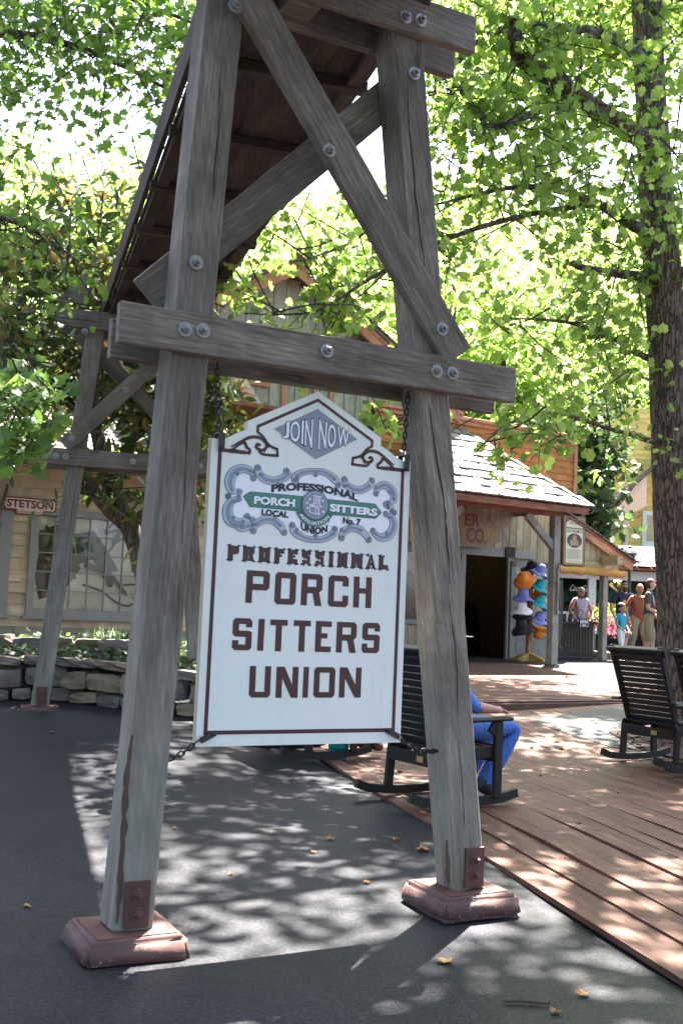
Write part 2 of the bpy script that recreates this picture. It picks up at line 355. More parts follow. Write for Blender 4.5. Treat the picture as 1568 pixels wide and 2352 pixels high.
# grey paving and mulch bed around the big tree
def sheet(name, pix, m, lift, label):
    c = [G(*p) for p in pix]; mid = sum(c, Vector())/len(c); vs = []; k = 6
    ring = []
    for i in range(len(c)):
        a, b_ = c[i], c[(i+1) % len(c)]
        for j in range(k): ring.append(a.lerp(b_, j/k))
    vs = [mid]+ring+[mid.lerp(p, .5) for p in ring]
    vs = [Vector((p.x, p.y, gz(p.x, p.y)+lift)) for p in vs]; n = len(ring)
    fs = [(0, 1+n+i, 1+n+(i+1) % n) for i in range(n)]+[(1+n+i, 1+i, 1+(i+1) % n, 1+n+(i+1) % n) for i in range(n)]
    return tag(obj(name, mesh(name, vs, fs, m)), label, None, None, 'structure')
M_pave = pm('grey_paving', (.04,.043,.040), .25, 3, .8, .3, dirt=(.08,.08,.075), dirtamt=.6)
sheet('paving', [(1215,1662),(1330,1638),(1420,1628),(1640,1640),(1700,1740),(1500,1735),(1400,1722),(1300,1690)], M_pave, .034, 'pale grey paving patch let into the plank deck')
M_mulch = pm('mulch', (.05,.026,.02), .5, 30, .95, .9, bd=.02)
sheet('mulch_bed', [(1395,1688),(1450,1668),(1620,1660),(1700,1720),(1600,1760),(1470,1730)], M_mulch, .045, 'dark red mulch bed round the big tree')
for i in range(60):
    p = G(1410+random.random()*160, 1675+random.random()*60); a = random.random()*6.3
    if i < 40: 
        mb = MB(); mb.box((0,0,0), (random.uniform(.04,.09), .018, .01), Matrix.Rotation(a,3,'Z')); 
        ob = mb.done('mulch_chip', M_mulch, bpy.data.objects['mulch_bed'], Matrix.Translation((p.x, p.y, p.z+.052)))

# ================================================================== near trestle
bolt_mb = MB(); RX = Matrix.Rotation(math.pi/2, 4, 'X')    # bolt points to -Y
bolt_mb.lathe([(0,0),(.034,0),(.036,.003),(.034,.007),(.012,.008)], 18, RX)
bolt_mb.lathe([(.021,.006),(.021,.024),(.018,.027),(0,.027)], 6, RX)
bolt_mb.lathe([(.011,.02),(.011,.043),(.008,.047),(0,.047)], 10, RX)
ME_bolt = mesh('bolt', bolt_mb.v, bolt_mb.f, M_bolt)
def bolt(parent, Fm, s, n, z, k=1.0):
    return obj('bolt', ME_bolt, parent, Fm @ Matrix.Translation((s, n, z)) @ Matrix.Rotation(random.random()*6, 4, 'Y') @ Matrix.Scale(k, 4))
def footing(parent, Fm, s, n, hs=.235, hn=.235, h=.115, z=0):
    bm = bmesh.new(); bmesh.ops.create_cube(bm, size=1)
    for v in bm.verts:
        k = 1.0 if v.co.z < 0 else .93
        v.co = Vector((v.co.x*2*hs*k, v.co.y*2*hn*k, v.co.z*h))
    bmesh.ops.bevel(bm, geom=[e for e in bm.edges], offset=.022, segments=2, affect='EDGES')
    bmesh.ops.subdivide_edges(bm, edges=bm.edges[:], cuts=1)
    for v in bm.verts: v.co += Vector((random.uniform(-1,1), random.uniform(-1,1), random.uniform(-1,1)))*.0035
    vs = [v.co.copy() for v in bm.verts]; bm.verts.index_update(); fs = [tuple(v.index for v in f.verts) for f in bm.faces]; bm.free()
    f = obj('footing', mesh('footing', vs, fs, M_pad, True), parent, Fm @ Matrix.Translation((s, n, z+h/2-.012)) @ Matrix.Rotation(R(random.uniform(-3,3)), 4, 'Z'))
    mb = MB(); mb.box((0,0,0), (.35,.35,.012)); mb.done('base_plate', M_rustiron, f, Fm @ Matrix.Translation((s, n, z+h-.013)))
def trestle(name, label, Fm, base, lbot, ltop, rbot, rtop, top, cb, ends, tends, zb=(.03,.065), z0=0., wdt=.185):
    t = thing(name, label, 'trestle', Fm @ Matrix.Translation((0, 0, z0)))
    nm = wdt/2
    for (b0, t0, foot, zf) in ((lbot, ltop, base[0], z0+zb[0]), (rbot, rtop, base[1], z0+zb[1])):
        lg = beam('leg', (b0, nm, zf), (t0, nm, z0+top), wdt, wdt, M_leg, t, Fm, up=(1,0,0), bev=.008, jit=.002, cuts=10)
        if foot:
            footing(t, Fm, b0, nm+.0, z=zf-.105)
            for yy in (-.008, wdt+.008): mb = MB(); mb.v, mb.f = bevel_box(.115, .013, .20, .003); mb.m = [0]*len(mb.f); mb.done('bracket', M_rustiron, t, Fm @ Matrix.Translation((b0+.012, yy, zf+.115)))
            for zz in (.075, .155):
                bo = bolt(t, Fm, b0+.012, -.014, zf+zz, .85)
                bo.data = ME_rbolt
    th = .055
    for nn, e, dz in ((-th/2-.002, ends[0], 0), (wdt+th/2+.002, ends[1], -.02)):
        beam('cross_beam', (e[0], nn, cb+dz), (e[1], nn, cb+dz), .185, th, M_timber, t, Fm, bev=.005, jit=.002, cuts=10)
    for nn, e, dz in ((-th/2-.002, tends[0], 0), (wdt+th/2+.002, tends[1], -.02)):
        beam('top_beam', (e[0], nn, z0+top-.02+dz), (e[1], nn, z0+top-.02+dz), .2, th, M_timber, t, Fm, bev=.005, jit=.002, cuts=10)
    return t
ME_rbolt = bpy.data.meshes.new_from_object(bpy.data.objects.new('tmp', ME_bolt)) if False else ME_bolt.copy()
ME_rbolt.materials.clear(); ME_rbolt.materials.append(M_rustiron)
tr = trestle('timber_trestle', 'tall grey timber trestle on red footings with the white sign hanging inside', TR, (1,1), .0, .215, 1.775, 1.20, 4.56, 2.685, ((-.235,1.925),(-.2,1.97)), ((-.55,1.60),(-.4,1.63)))
# braces: front one from the upper left to the lower right, rear one the other way
beam('brace', (.10,-.03,4.62), (1.56,-.03,2.79), .185, .056, M_timber, tr, TR, bev=.005, jit=.002, cuts=8)
beam('brace', (-.03,.226,2.90), (1.32,.226,4.30), .185, .056, M_timber, tr, TR, bev=.005, jit=.002, cuts=8)
mb = MB(); mb.box((.78,.098,2.68), (.30,.2,.12)); mb.done('spacer_block', M_timber, tr, TR)
mb = MB(); mb.box((.62,.098,4.52), (.17,.2,.16)); mb.done('spacer_block', M_timber, tr, TR)
for (x, y) in ((425,757),(466,760),(750,806),(1002,853),(1038,858)):
    s, z = hit(TR, -.057, x, y); bolt(tr, TR, s, -.057, z)
s, z = hit(TR, -.057, 755, 346); bolt(tr, TR, s, -.058, z)
s, z = hit(TR, -.057, 1014, 756); bolt(tr, TR, s, -.058, z)
s, z = hit(TR, -.057, 540, 15); bolt(tr, TR, s, -.058, z)
for (x, y) in ((930,40),(965,47)):
    s, z = hit(TR, -.057, x, y); bolt(tr, TR, s, -.057, z)
for (x, y) in ((450,604),(950,170)):
    s, z = hit(TR, 0, x, y); bolt(tr, TR, s, -.001, z)
# ------------------------------------------------------------------ far trestle
TF = frame(-3.13, 11.98, 14)
tf = trestle('timber_trestle', 'smaller-looking grey timber trestle before the stone planter wall', TF, (1,0), .0, .34, 1.72, 1.24, 4.36, 3.0, ((-.2,1.92),(-.18,1.9)), ((-.1,1.7),(-.08,1.7)), (.10,.12), z0=.2, wdt=.19)
tf['label'] = 'grey timber trestle standing before the dry stone planter wall'
beam('brace', (.08,-.03,3.12), (1.30,-.03,4.45), .17, .056, M_timber, tf, TF, bev=.005)
beam('brace', (.15,.22,4.45), (1.62,.22,3.1), .17, .056, M_timber, tf, TF, bev=.005)
for s in (.0,.10,.82,1.47,1.56): bolt(tf, TF, s, -.058, 3.0)
for s, z in ((.15,3.2),(.70,3.79),(.22,4.4)): bolt(tf, TF, s, -.058, z)
mb = MB(); mb.prism([(-.12,.05,4.74),(.22,.05,4.74),(.22,.05,5.12)], 1, (0,.05,0)); mb.done('gusset', M_timber, tf, TF)

# ------------------------------------------------------------------ flume carried by both trestles
FL = Matrix.Translation((-.38, 6.1, 0)) @ Matrix.Rotation(math.atan2(.958, -.285), 4, 'Z')   # X runs along the flume
fl = thing('wooden_flume', 'dark plank water flume running overhead across both trestles', 'flume', FL @ Matrix.Translation((0,0,4.66)))
hw = .50
x0, x1 = -4.6, 7.0
k = 0
for j in range(4):
    yy = -hw+.125+j*.25; a = x0
    while a < x1:
        e = min(x1, a+random.choice([2.4, 3.0, 3.6]))
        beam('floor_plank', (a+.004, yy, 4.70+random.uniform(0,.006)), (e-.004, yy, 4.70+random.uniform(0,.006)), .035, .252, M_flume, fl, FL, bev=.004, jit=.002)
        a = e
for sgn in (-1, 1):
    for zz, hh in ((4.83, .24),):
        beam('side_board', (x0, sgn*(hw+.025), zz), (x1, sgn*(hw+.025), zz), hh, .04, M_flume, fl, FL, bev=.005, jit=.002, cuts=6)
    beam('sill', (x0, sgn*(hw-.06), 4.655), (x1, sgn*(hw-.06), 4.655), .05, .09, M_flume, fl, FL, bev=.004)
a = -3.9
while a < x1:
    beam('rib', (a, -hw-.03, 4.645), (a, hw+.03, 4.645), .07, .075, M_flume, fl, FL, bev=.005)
    a += 1.05
# ================================================================== hanging sign
SG = TR @ Matrix.Translation((.822, .095, 0)); SY = -.021
def A(x, y):                                               # close-up tracing coordinates -> sign (x, z)
    s, z = hit(TR, .075, (780+x/1.9122)/1.65306, (1480+y/1.9122)/1.65306); return Vector((s-.822, z))
def B(x, y): return A(x, y+560*1.9122)
def signpaint():
    m, nt, bs, L = newmat('sign_white_paint'); v = vecnode(nt, (1,1,1), False)
    n = noise(nt, v, 2.5, 5, .6); n2 = noise(nt, v, 90, 3)
    c = ramp(nt, n, [(.3, (.71,.735,.68)), (.7, (.79,.79,.74))]); c = mixc(nt, .1, c, ramp(nt, n2, [(.3, (.6,.62,.6)), (.7, (.84,.84,.82))]))
    g1 = noise(nt, vecnode(nt, (6,6,1.2), False), 1.3, 8, .75); c = mixc(nt, ramp(nt, g1, [(.52, (0,0,0)), (.85, (.30,)*3)]), c, (.42,.43,.38))
    L(c, bs.inputs['Base Color']); bs.inputs['Roughness'].default_value = .45; bump(nt, n2, bs, .12, .002); return m
M_sign = signpaint()
M_edge = flat('sign_edge_cream', (.62,.56,.42))
M_brown = pm('brown_sign_paint', (.065,.020,.018), .25, 12, .4, .05, rnd=0)
M_ink = flat('black_sign_paint', (.016,.016,.02), .4)
M_slate = pm('slate_blue_paint', (.235,.27,.335), .08, 9, .45, .03, rnd=0)
M_pale = pm('pale_blue_paint', (.42,.475,.56), .08, 9, .45, .03, rnd=0)
M_wht = flat('bright_white_paint', (.82,.83,.87), .45, .02)
M_green = pm('green_banner_paint', (.075,.22,.17), .1, 9, .45, .03, rnd=0)
sign = thing('hanging_sign', 'white gabled sign board lettered PORCH SITTERS UNION hanging on chains in the trestle', 'sign', SG @ Matrix.Translation((0, 0, .805)))
def tri(contours):
    flat_ = [p for c in contours for p in c]
    return flat_, [tuple(t) for t in tessellate_polygon([[Vector((p[0], p[1], 0)) for p in c] for c in contours])]
def decal(name, shapes, m, layer, parent=sign, Fm=SG, y0=SY, ax='xz', extra=None):
    """flat painted shapes: list of contour lists, or (pts, tris) pairs"""
    b = MB()
    for sh in shapes:
        pts, ts = sh if isinstance(sh, tuple) else tri(sh)
        fs = []
        for t in ts:
            p, q, r = (Vector(pts[i][:2]) for i in t)
            fs.append(tuple(t) if (q-p).cross(r-p) > 0 else tuple(t[::-1]))
        b.add([(p[0], y0-.0013*layer, p[1]) for p in pts], fs)
    return b.done(name, m, parent, Fm)
# --- board
half = [(0,2.528),(.367,2.336),(.367,2.296),(.395,2.284),(.425,2.268),(.450,2.252),(.474,2.240),(.5,2.2335),(.547,2.234),(.547,.805)]
outl = half+[(-x, z) for x, z in half[:0:-1]]
b = MB(); pts, ts = tri([outl]); n = len(pts)
b.add([(x, SY, z) for x, z in pts]+[(x, -SY, z) for x, z in pts], [], 0)
for t in ts:
    p, q, r = (Vector(pts[i][:2]) for i in t); t = t if (q-p).cross(r-p) > 0 else t[::-1]
    b.f.append(tuple(t)); b.m.append(0); b.f.append(tuple(i+n for i in t[::-1])); b.m.append(0)
for i in range(n): b.f.append((i, (i+1) % n, n+(i+1) % n, n+i)); b.m.append(1)
b.done('board', [M_sign, M_edge], sign, SG)
# --- strokes
def smooth(p, k=5):
    p = [Vector(q) for q in p]; out = []
    for i in range(len(p)-1):
        a, b_, c, d = p[max(i-1,0)], p[i], p[i+1], p[min(i+2,len(p)-1)]
        for j in range(k):
            t = j/k; out.append(.5*((2*b_)+(c-a)*t+(2*a-5*b_+4*c-d)*t*t+(3*b_-a-3*c+d)*t**3))
    return out+[p[-1]]
def stroke(p, th, k=5, grow=0.0, side=0.0):
    """ribbon along p (2D) with widths th; returned as (pts, tris) with round ends"""
    n0 = len(p); q = smooth(p, k); n = len(q)
    if not isinstance(th, (list, tuple)): th = [th]*n0
    wd = [np.interp(i/(n-1)*(n0-1), range(n0), th)/2+grow for i in range(n)]
    L_, R_ = [], []
    for i in range(n):
        t = (q[min(i+1,n-1)]-q[max(i-1,0)]); t.normalize(); nn = Vector((-t.y, t.x))
        L_.append(q[i]+nn*(wd[i]*(1+side))); R_.append(q[i]-nn*(wd[i]*(1-side)))
    pts = L_+R_; ts = []
    for i in range(n-1): ts += [(i, n+i, i+1), (i+1, n+i, n+i+1)]
    for e in (0, n-1):
        k0 = len(pts); m_ = 10; pts += [q[e]]+[q[e]+Vector((math.cos(a), math.sin(a)))*wd[e] for a in [2*math.pi*j/m_ for j in range(m_)]]
        ts += [(k0, k0+1+j, k0+1+(j+1) % m_) for j in range(m_)]
    return pts, ts
def rect_line(p, wd):                                      # mitred polyline of straight runs
    out = []
    p = [Vector(q) for q in p]; n = len(p); Ls, Rs = [], []
    for i in range(n):
        d0 = (p[i]-p[i-1]).normalized() if i else (p[1]-p[0]).normalized(); d1 = (p[i+1]-p[i]).normalized() if i < n-1 else d0
        nn = Vector((-(d0+d1).y, (d0+d1).x)).normalized(); k = wd/2/max(.3, nn.dot(Vector((-d0.y, d0.x))))
        Ls.append(p[i]+nn*k); Rs.append(p[i]-nn*k)
    pts = Ls+Rs; ts = []
    for i in range(n-1): ts += [(i, n+i, i+1), (i+1, n+i, n+i+1)]
    return pts, ts
bw = .019
decal('border_line', [rect_line([(-.375,2.183),(-.502,2.183),(-.502,.868),(.502,.868),(.502,2.183),(.375,2.183)], bw),
    rect_line([(-.315,2.284),(-.315,2.316),(0,2.484),(.315,2.316),(.315,2.284)], .015)], M_brown, 1)
px = .0007                                                  # metres per close-up pixel, roughly
orn = [([(190,412),(255,378),(325,345),(395,350),(437,385),(455,415)], [8,16,18,18,18,10]),
       ([(382,312),(418,342),(448,390),(480,415),(520,432)], [14,14,16,16,14]), ([(519,430),(520,478)], 14), ([(522,479),(415,468),(385,442)], [15,15,10]),
       ([(437,388),(440,420),(405,440),(368,418),(375,395),(392,402)], [14,16,18,18,16,16]),
       ([(285,385),(298,415),(320,440),(315,462)], [16,18,18,16]), ([(190,440),(315,460)], [24,14]), ([(195,432),(260,390),(285,385)], [10,12,14]), ([(425,450),(448,405)], [8,10])]
shp = []; shp2 = []
for p, th in orn:
    q = [A(*c) for c in p]; t = [x*px*1.25 for x in (th if isinstance(th, list) else [th]*len(p))]
    shp.append(stroke(q, t)); shp2.append(stroke([Vector((-c.x, c.y)) for c in q], t))
decal('scroll_ornament', shp, M_brown, 2); decal('scroll_ornament', shp2, M_brown, 2)
# --- block letters
def GL(ch, w, t, c):
    m = .42
    rc = lambda a, b_, d, e: [(a,b_),(d,b_),(d,e),(a,e)]
    tx = t
    g = {
     'P': [[(0,0),(tx,0),(tx,m-.02),(w-c,m-.02),(w,m-.02+c),(w,1-c),(w-c,1),(0,1)], rc(tx,m+t*.82,w-tx,1-t*.82)],
     'O': [[(c,0),(w-c,0),(w,c),(w,1-c),(w-c,1),(c,1),(0,1-c),(0,c)], rc(tx,t*.85,w-tx,1-t*.85)],
     'R': [[(0,0),(tx,0),(tx,m-.03),(w*.54,m-.03),(w-tx*1.15,0),(w,0),(w*.86,m+.01),(w,m+c),(w,1-c),(w-c,1),(0,1)], rc(tx,m+t*.8,w-tx,1-t*.82)],
     'C': [[(c,0),(w-c,0),(w,c),(w,.37),(w-tx,.37),(w-tx,t*.85),(tx,t*.85),(tx,1-t*.85),(w-tx,1-t*.85),(w-tx,.66),(w,.66),(w,1-c),(w-c,1),(c,1),(0,1-c),(0,c)]],
     'H': [[(0,0),(tx,0),(tx,.46),(w-tx,.46),(w-tx,0),(w,0),(w,1),(w-tx,1),(w-tx,.63),(tx,.63),(tx,1),(0,1)]],
     'I': [rc(0,0,w,1)],
     'T': [[(w/2-tx/2,0),(w/2+tx/2,0),(w/2+tx/2,1-t*.85),(w,1-t*.85),(w,1),(0,1),(0,1-t*.85),(w/2-tx/2,1-t*.85)]],
     'E': [[(0,0),(w,0),(w,t*.85),(tx,t*.85),(tx,.44),(w*.76,.44),(w*.76,.61),(tx,.61),(tx,1-t*.85),(w,1-t*.85),(w,1),(0,1)]],
     'U': [[(c,0),(w-c,0),(w,c),(w,1),(w-tx,1),(w-tx,t*.85),(tx,t*.85),(tx,1),(0,1),(0,c)]],
     'N': [[(0,0),(tx,0),(tx,.62),(w-tx*1.1,0),(w,0),(w,1),(w-tx,1),(w-tx,.42),(tx*1.35,1),(0,1)]],
     'S': [[(0,c),(c,0),(w-c,0),(w,c),(w,m+t*.9-c*.6),(w-c,m+t*.9),(tx,m+t*.9),(tx,1-t*.85),(w-tx,1-t*.85),(w-tx,.72),(w,.72),(w,1-c),(w-c,1),(c,1),(0,1-c),(0,m+c),(c,m),(w-tx,m),(w-tx,t*.85),(tx,t*.85),(tx,.31),(0,.31)]],
     'F': [[(0,0),(tx,0),(tx,.42),(w*.76,.42),(w*.76,.60),(tx,.60),(tx,1-t*.85),(w,1-t*.85),(w,1),(0,1)]],
     'A': [[(0,0),(tx,0),(w*.36,.22),(w*.64,.22),(w-tx,0),(w,0),(w*.62,1),(w*.38,1)], [(w*.42,.42),(w*.58,.42),(w*.5,.72)]],
     'L': [[(0,0),(w,0),(w,.34),(w*.8,t*.85),(tx,t*.85),(tx,1),(0,1)]]}
    return g[ch]
def word(name, ch, boxes, yr, m, layer, t=.19, c=.09):
    tops = [B((a+b_)/2, y0).y for (a, b_), (y0, y1) in zip(boxes, yr)]; bots = [B((a+b_)/2, y1).y for (a, b_), (y0, y1) in zip(boxes, yr)]
    z1, z0 = sum(tops)/len(tops), sum(bots)/len(bots); h = z1-z0; shapes = []
    for k, (g, (a, b_), (ya, yb)) in enumerate(zip(ch, boxes, yr)):
        s0, s1 = B(a+4, (ya+yb)/2).x, B(b_-4, (ya+yb)/2).x
        cs = GL(g, (s1-s0)/h, t, c)
        j = [random.uniform(-.006,.006) for _ in range(2)]
        shapes.append([[(s0+p[0]*h+(p[1]-.5)*h*j[0]*2, z0+p[1]*h+j[1]*h) for p in q] for q in cs])
    return decal(name, shapes, m, layer)
word('lettering', 'PORCH', [(290,467),(498,660),(690,850),(885,1040),(1068,1207)], [(242,478),(256,489),(266,498),(278,505),(288,514)], M_brown, 1, .215)
word('lettering', 'SITTERS', [(190,340),(375,428),(462,596),(632,764),(792,915),(945,1098),(1130,1266)], [(590,825),(597,825),(600,828),(604,830),(607,833),(610,835),(617,838)], M_brown, 1, .215)
word('lettering', 'UNION', [(313,476),(507,675),(703,750),(780,942),(965,1132)], [(938,1165),(940,1166),(941,1165),(943,1165),(942,1162)], M_brown, 1, .215)
# ornate PROFESSIONAL: black spiked letters with brown faces
bx = [(155,250),(265,362),(380,475),(493,578),(590,675),(690,770),(787,868),(888,932),(950,1035),(1050,1145),(1158,1240),(1248,1330)]
ztop = [B(a, 52+(a-155)*.078).y for a, _ in bx]; zt = sum(ztop)/12; zb_ = sum(B(a, 155+(a-155)*.075).y for a, _ in bx)/12; h = zt-zb_
blk, brn = [], []
for g, (a, b_) in zip('PROFESSIONAL', bx):
    yy = 105+(a-155)*.077; s0, s1 = B(a+7, yy).x, B(b_-7, yy).x; ww = (s1-s0)/h
    cs = GL(g, ww, .40, .14)
    tr_ = lambda q, k=1: [(s0+p[0]*h, zb_+p[1]*h) for p in q]
    blk.append([tr_(q) for q in cs])
    cx_, cz = ww/2, .5
    spikes = [(0.,1.,-.10,.02),(ww,1.,.10,.02) if g not in 'LA' else (ww*.5,1,.0,.1),(0,0,-.10,-.02),(ww,0,.10,-.02) if g not in 'PF' else (.3,0,.1,-.02),(min(.17,ww/2),1,.0,.13),(min(.2,ww/2),0,.0,-.13)]
    if g in 'OSEN': spikes += [(ww-.17,1,0,.10),(ww-.17,0,0,-.12)]
    for (x, z, dx, dz) in spikes:
        d = Vector((dx, dz)); n_ = Vector((-d.y, d.x)).normalized()*.12; o_ = Vector((x, z))-d.normalized()*.10
        blk.append([tr_([o_+n_, o_-n_, Vector((x, z))+d*1.25])])
    ci = GL(g, ww-.10, .28, .12); brn.append([[(s0+(p[0]+.05)*h, zb_+(.06+p[1]*.88)*h) for p in q] for q in ci])
decal('lettering', blk, M_ink, 1); decal('lettering', brn, M_brown, 2)
# --- JOIN NOW
def cachetext():
    C_ = {}
    def get(s, off=0.0):
        if (s, off) in C_: return C_[(s, off)]
        cu = bpy.data.curves.new('txt', 'FONT'); cu.body = s; cu.offset = off; cu.resolution_u = 3; cu.fill_mode = 'FRONT'
        ob = bpy.data.objects.new('txt', cu); COL.objects.link(ob); dg = bpy.context.evaluated_depsgraph_get(); dg.update()
        me = bpy.data.meshes.new_from_object(ob.evaluated_get(dg)); me.calc_loop_triangles()
        v = [(p.co.x, p.co.y) for p in me.vertices]; t = [tuple(x.vertices) for x in me.loop_triangles]
        bpy.data.objects.remove(ob); bpy.data.curves.remove(cu); bpy.data.meshes.remove(me)
        C_[(s, off)] = (v, t); return v, t
    return get
TXT = cachetext()
def fit(s, x0, x1, z0, z1, off=.02, f=None, base=None):
    v, t = TXT(s, off); r = base or TXT(s, 0.0)[0]
    ax, bx_ = min(p[0] for p in r), max(p[0] for p in r); ay, by = min(p[1] for p in r), max(p[1] for p in r)
    o = []
    for x, y in v:
        u, w_ = (x-ax)/(bx_-ax), (y-ay)/(by-ay)
        o.append(f(u, w_) if f else (x0+u*(x1-x0), z0+w_*(z1-z0)))
    return o, t
decal('diamond_panel', [[[(0,2.440),(-.230,2.314),(0,2.188),(.230,2.314)]]], M_slate, 1)
jn = []; jo = []
for g, a, b_ in (('J',560,602),('O',612,680),('I',694,708),('N',720,772),('N',820,874),('O',886,942),('W',955,1038)):
    x0, x1 = A(a, 315).x, A(b_, 330).x
    hh = lambda x: max(.045, .150-.42*abs(x))
    f = lambda u, w_: (lambda x: (x, 2.314+(w_-.5)*hh(x)))(x0+u*(x1-x0))
    if g == 'I': jo.append(([f(-.35,-.04),f(1.35,-.04),f(1.35,1.04),f(-.35,1.04)], [(0,1,2),(0,2,3)])); jn.append(([f(0,0),f(1,0),f(1,1),f(0,1)], [(0,1,2),(0,2,3)]))
    else: jo.append(fit(g, 0,0,0,0, .042, f)); jn.append(fit(g, 0,0,0,0, .012, f))
decal('lettering', jo, M_ink, 2); decal('lettering', jn, M_wht, 3)
# --- cartouche
ctr = [(215,600),(420,650),(520,680),(620,660),(700,610),(900,630),(980,700),(1090,745),(1200,720),(1340,740),(1340,880),(1340,1040),(1220,1040),(1080,1000),(960,1040),(880,1070),(700,1060),(610,990),(500,930),(380,970),(230,970),(180,880),(190,770),(190,690)]
decal('white_panel', [[[A(*p) for p in ctr]]], M_wht, 1)
scr = [([(345,640),(325,590),(265,572),(205,598),(175,665),(190,730),(243,742)], [14,30,36,44,48,34,10]),
 ([(238,790),(190,808),(160,865),(172,935),(225,968),(275,955),(300,920)], [12,32,46,50,44,30,12]), ([(190,965),(255,1000),(318,985),(340,945)], [12,34,30,12]),
 ([(378,568),(390,612),(432,648),(500,662),(562,642),(598,612),(585,590)], [30,34,36,34,34,30,14]),
 ([(650,662),(655,625),(720,597),(800,590),(870,602),(935,650),(960,692)], [34,34,26,22,28,38,22]),
 ([(1005,652),(1022,690),(1070,722),(1130,726),(1185,698),(1205,660)], [28,34,34,34,34,24]),
 ([(1235,752),(1250,708),(1305,692),(1355,738),(1362,800),(1322,826)], [18,32,34,40,34,10]), ([(1305,832),(1340,852),(1352,882)], [10,26,18]),
 ([(1305,902),(1345,925),(1362,985),(1330,1052),(1272,1072),(1228,1045),(1212,1025)], [10,30,42,44,34,28,12]),
 ([(345,1022),(358,982),(412,947),(480,945),(540,985),(568,1036)], [26,32,32,32,34,22]),
 ([(628,985),(648,1032),(720,1075),(800,1090),(870,1076),(925,1042),(935,1012)], [30,36,28,22,28,36,22]),
 ([(985,1075),(998,1032),(1060,1003),(1130,1022),(1182,1088)], [26,34,32,34,22])]
s_out, s_fill, s_dark = [], [], []
for p, th in scr:
    q = [A(*c) for c in p]; t = [x*px*1.5 for x in th]
    s_out.append(stroke(q, t, grow=.0022)); s_fill.append(stroke(q, t)); n = len(q)
    if n > 3: s_dark.append(stroke(q[1:-1], [x*.45 for x in t[1:-1]]))
for p, th in scr:                                          # curled leaf tips and lobes
    q = [A(*c) for c in p]; mid_ = A(770, 835)
    for c, r_ in ((q[0], .0145), (q[-1], .0145), (q[len(q)//2]+(mid_-q[len(q)//2]).normalized()*.016, .011), (q[1]+(mid_-q[1]).normalized()*.012, .010)):
        s_out.append(stroke([c, c+Vector((.0006,.0004))], 2*r_+.0044)); s_fill.append(stroke([c, c+Vector((.0006,.0004))], 2*r_))
for c in ((163,772),(1368,893)):
    q = A(*c); s_out.append(stroke([q, q+Vector((.0005,0))], .029)); s_dark.append(stroke([q, q+Vector((.0005,0))], .024))
for k_, (ss, m_) in enumerate(((s_out, M_ink), (s_fill, M_pale), (s_dark, M_slate))):
    for q in ss: decal(('scroll_outline', 'scroll', 'scroll_shading')[k_], [q], m_, 2+k_)
decal('banner', [[[A(*p) for p in ((270,772),(322,738),(705,772),(690,884),(320,850))]], [[A(*p) for p in ((880,793),(1230,828),(1277,893),(1232,937),(872,905))]]], M_ink, 2)
decal('banner', [[[A(*p) for p in ((274,772),(323,742),(705,776),(690,880),(322,847))]], [[A(*p) for p in ((880,797),(1229,832),(1273,893),(1231,933),(872,901))]]], M_green, 3)
def band(s, l, r, hgt, m, layer, off=.05, sh=None, arc=0.0):
    """word between two close-up points on its baseline"""
    a, b_ = A(*l), A(*r); L_ = b_-a
    f = lambda u, w_: (a.x+u*L_.x-(u-.5)*w_*arc*.0, a.y+u*L_.y+arc*(1-(2*u-1)**2)+w_*hgt)
    if sh: decal('lettering', [fit(s,0,0,0,0,off, lambda u, w_: (f(u,w_)[0]+sh[0], f(u,w_)[1]+sh[1]))], M_ink, layer)
    decal('lettering', [fit(s,0,0,0,0,off,f)], m, layer+1)
band('PROFESSIONAL', (480,742), (1098,808), .034, M_ink, 2, .05, None, .026)
band('PORCH', (352,826), (640,850), .034, M_wht, 4, .05, (.003,-.004))
band('SITTERS', (902,880), (1236,916), .034, M_wht, 4, .05, (.003,-.004))
band('LOCAL', (406,908), (596,928), .027, M_ink, 2, .05)
band('No. 7', (995,968), (1118,982), .028, M_ink, 2, .05)
band('UNION', (690,1008), (878,1030), .032, M_ink, 2, .05, None, -.018)
# medallion and ribbon
mc = A(790, 838)
circ = lambda r, n=40: [[(mc.x+r*math.cos(2*math.pi*i/n), mc.y+r*math.sin(2*math.pi*i/n)) for i in range(n)]]
rb = [Vector((mc.x+.092*math.cos(a), mc.y+.002+.092*math.sin(a))) for a in [R(205+i*13) for i in range(11)]]
decal('ribbon', [stroke(rb, .032), [[A(658,885),A(700,880),A(700,945),A(685,945)]], [[A(915,905),A(870,905),A(872,955),A(890,960)]]], M_ink, 4)
decal('ribbon', [stroke(rb, .028)], M_green, 5)
decal('lettering', [fit('AFFILIATION',0,0,0,0,.01, lambda u, w_: (lambda a, r: (mc.x+r*math.cos(a), mc.y+.002+r*math.sin(a)))(R(214+u*112), .1-.017*w_))], M_wht, 6)
decal('medallion', [circ(.0735)], M_ink, 6); decal('medallion', [circ(.071)], M_slate, 7); decal('medallion', [circ(.064)], M_pale, 8); decal('medallion', [circ(.0615)], M_slate, 9)
cl = [[(775,770),(830,778)],[(782,775),(776,832)],[(826,780),(818,840)],[(792,780),(788,830)],[(804,780),(800,832)],[(815,782),(810,834)],[(748,838),(780,826)],[(800,845),(830,850)],[(752,840),(745,885)],[(770,850),(815,860)],[(756,846),(806,862)],[(765,838),(812,848)],[(745,885),(792,905),(812,880)],[(790,862),(788,905)],[(812,850),(812,882)],[(760,842),(800,856)]]
decal('rocking_chair_emblem', [stroke([A(*c) for c in p], .0038, 2) for p in cl], M_wht, 10)
star = lambda c, r: [[(c.x+(r if i % 2 == 0 else r*.42)*math.sin(math.pi*i/5), c.y+(r if i % 2 == 0 else r*.42)*math.cos(math.pi*i/5)) for i in range(10)]]
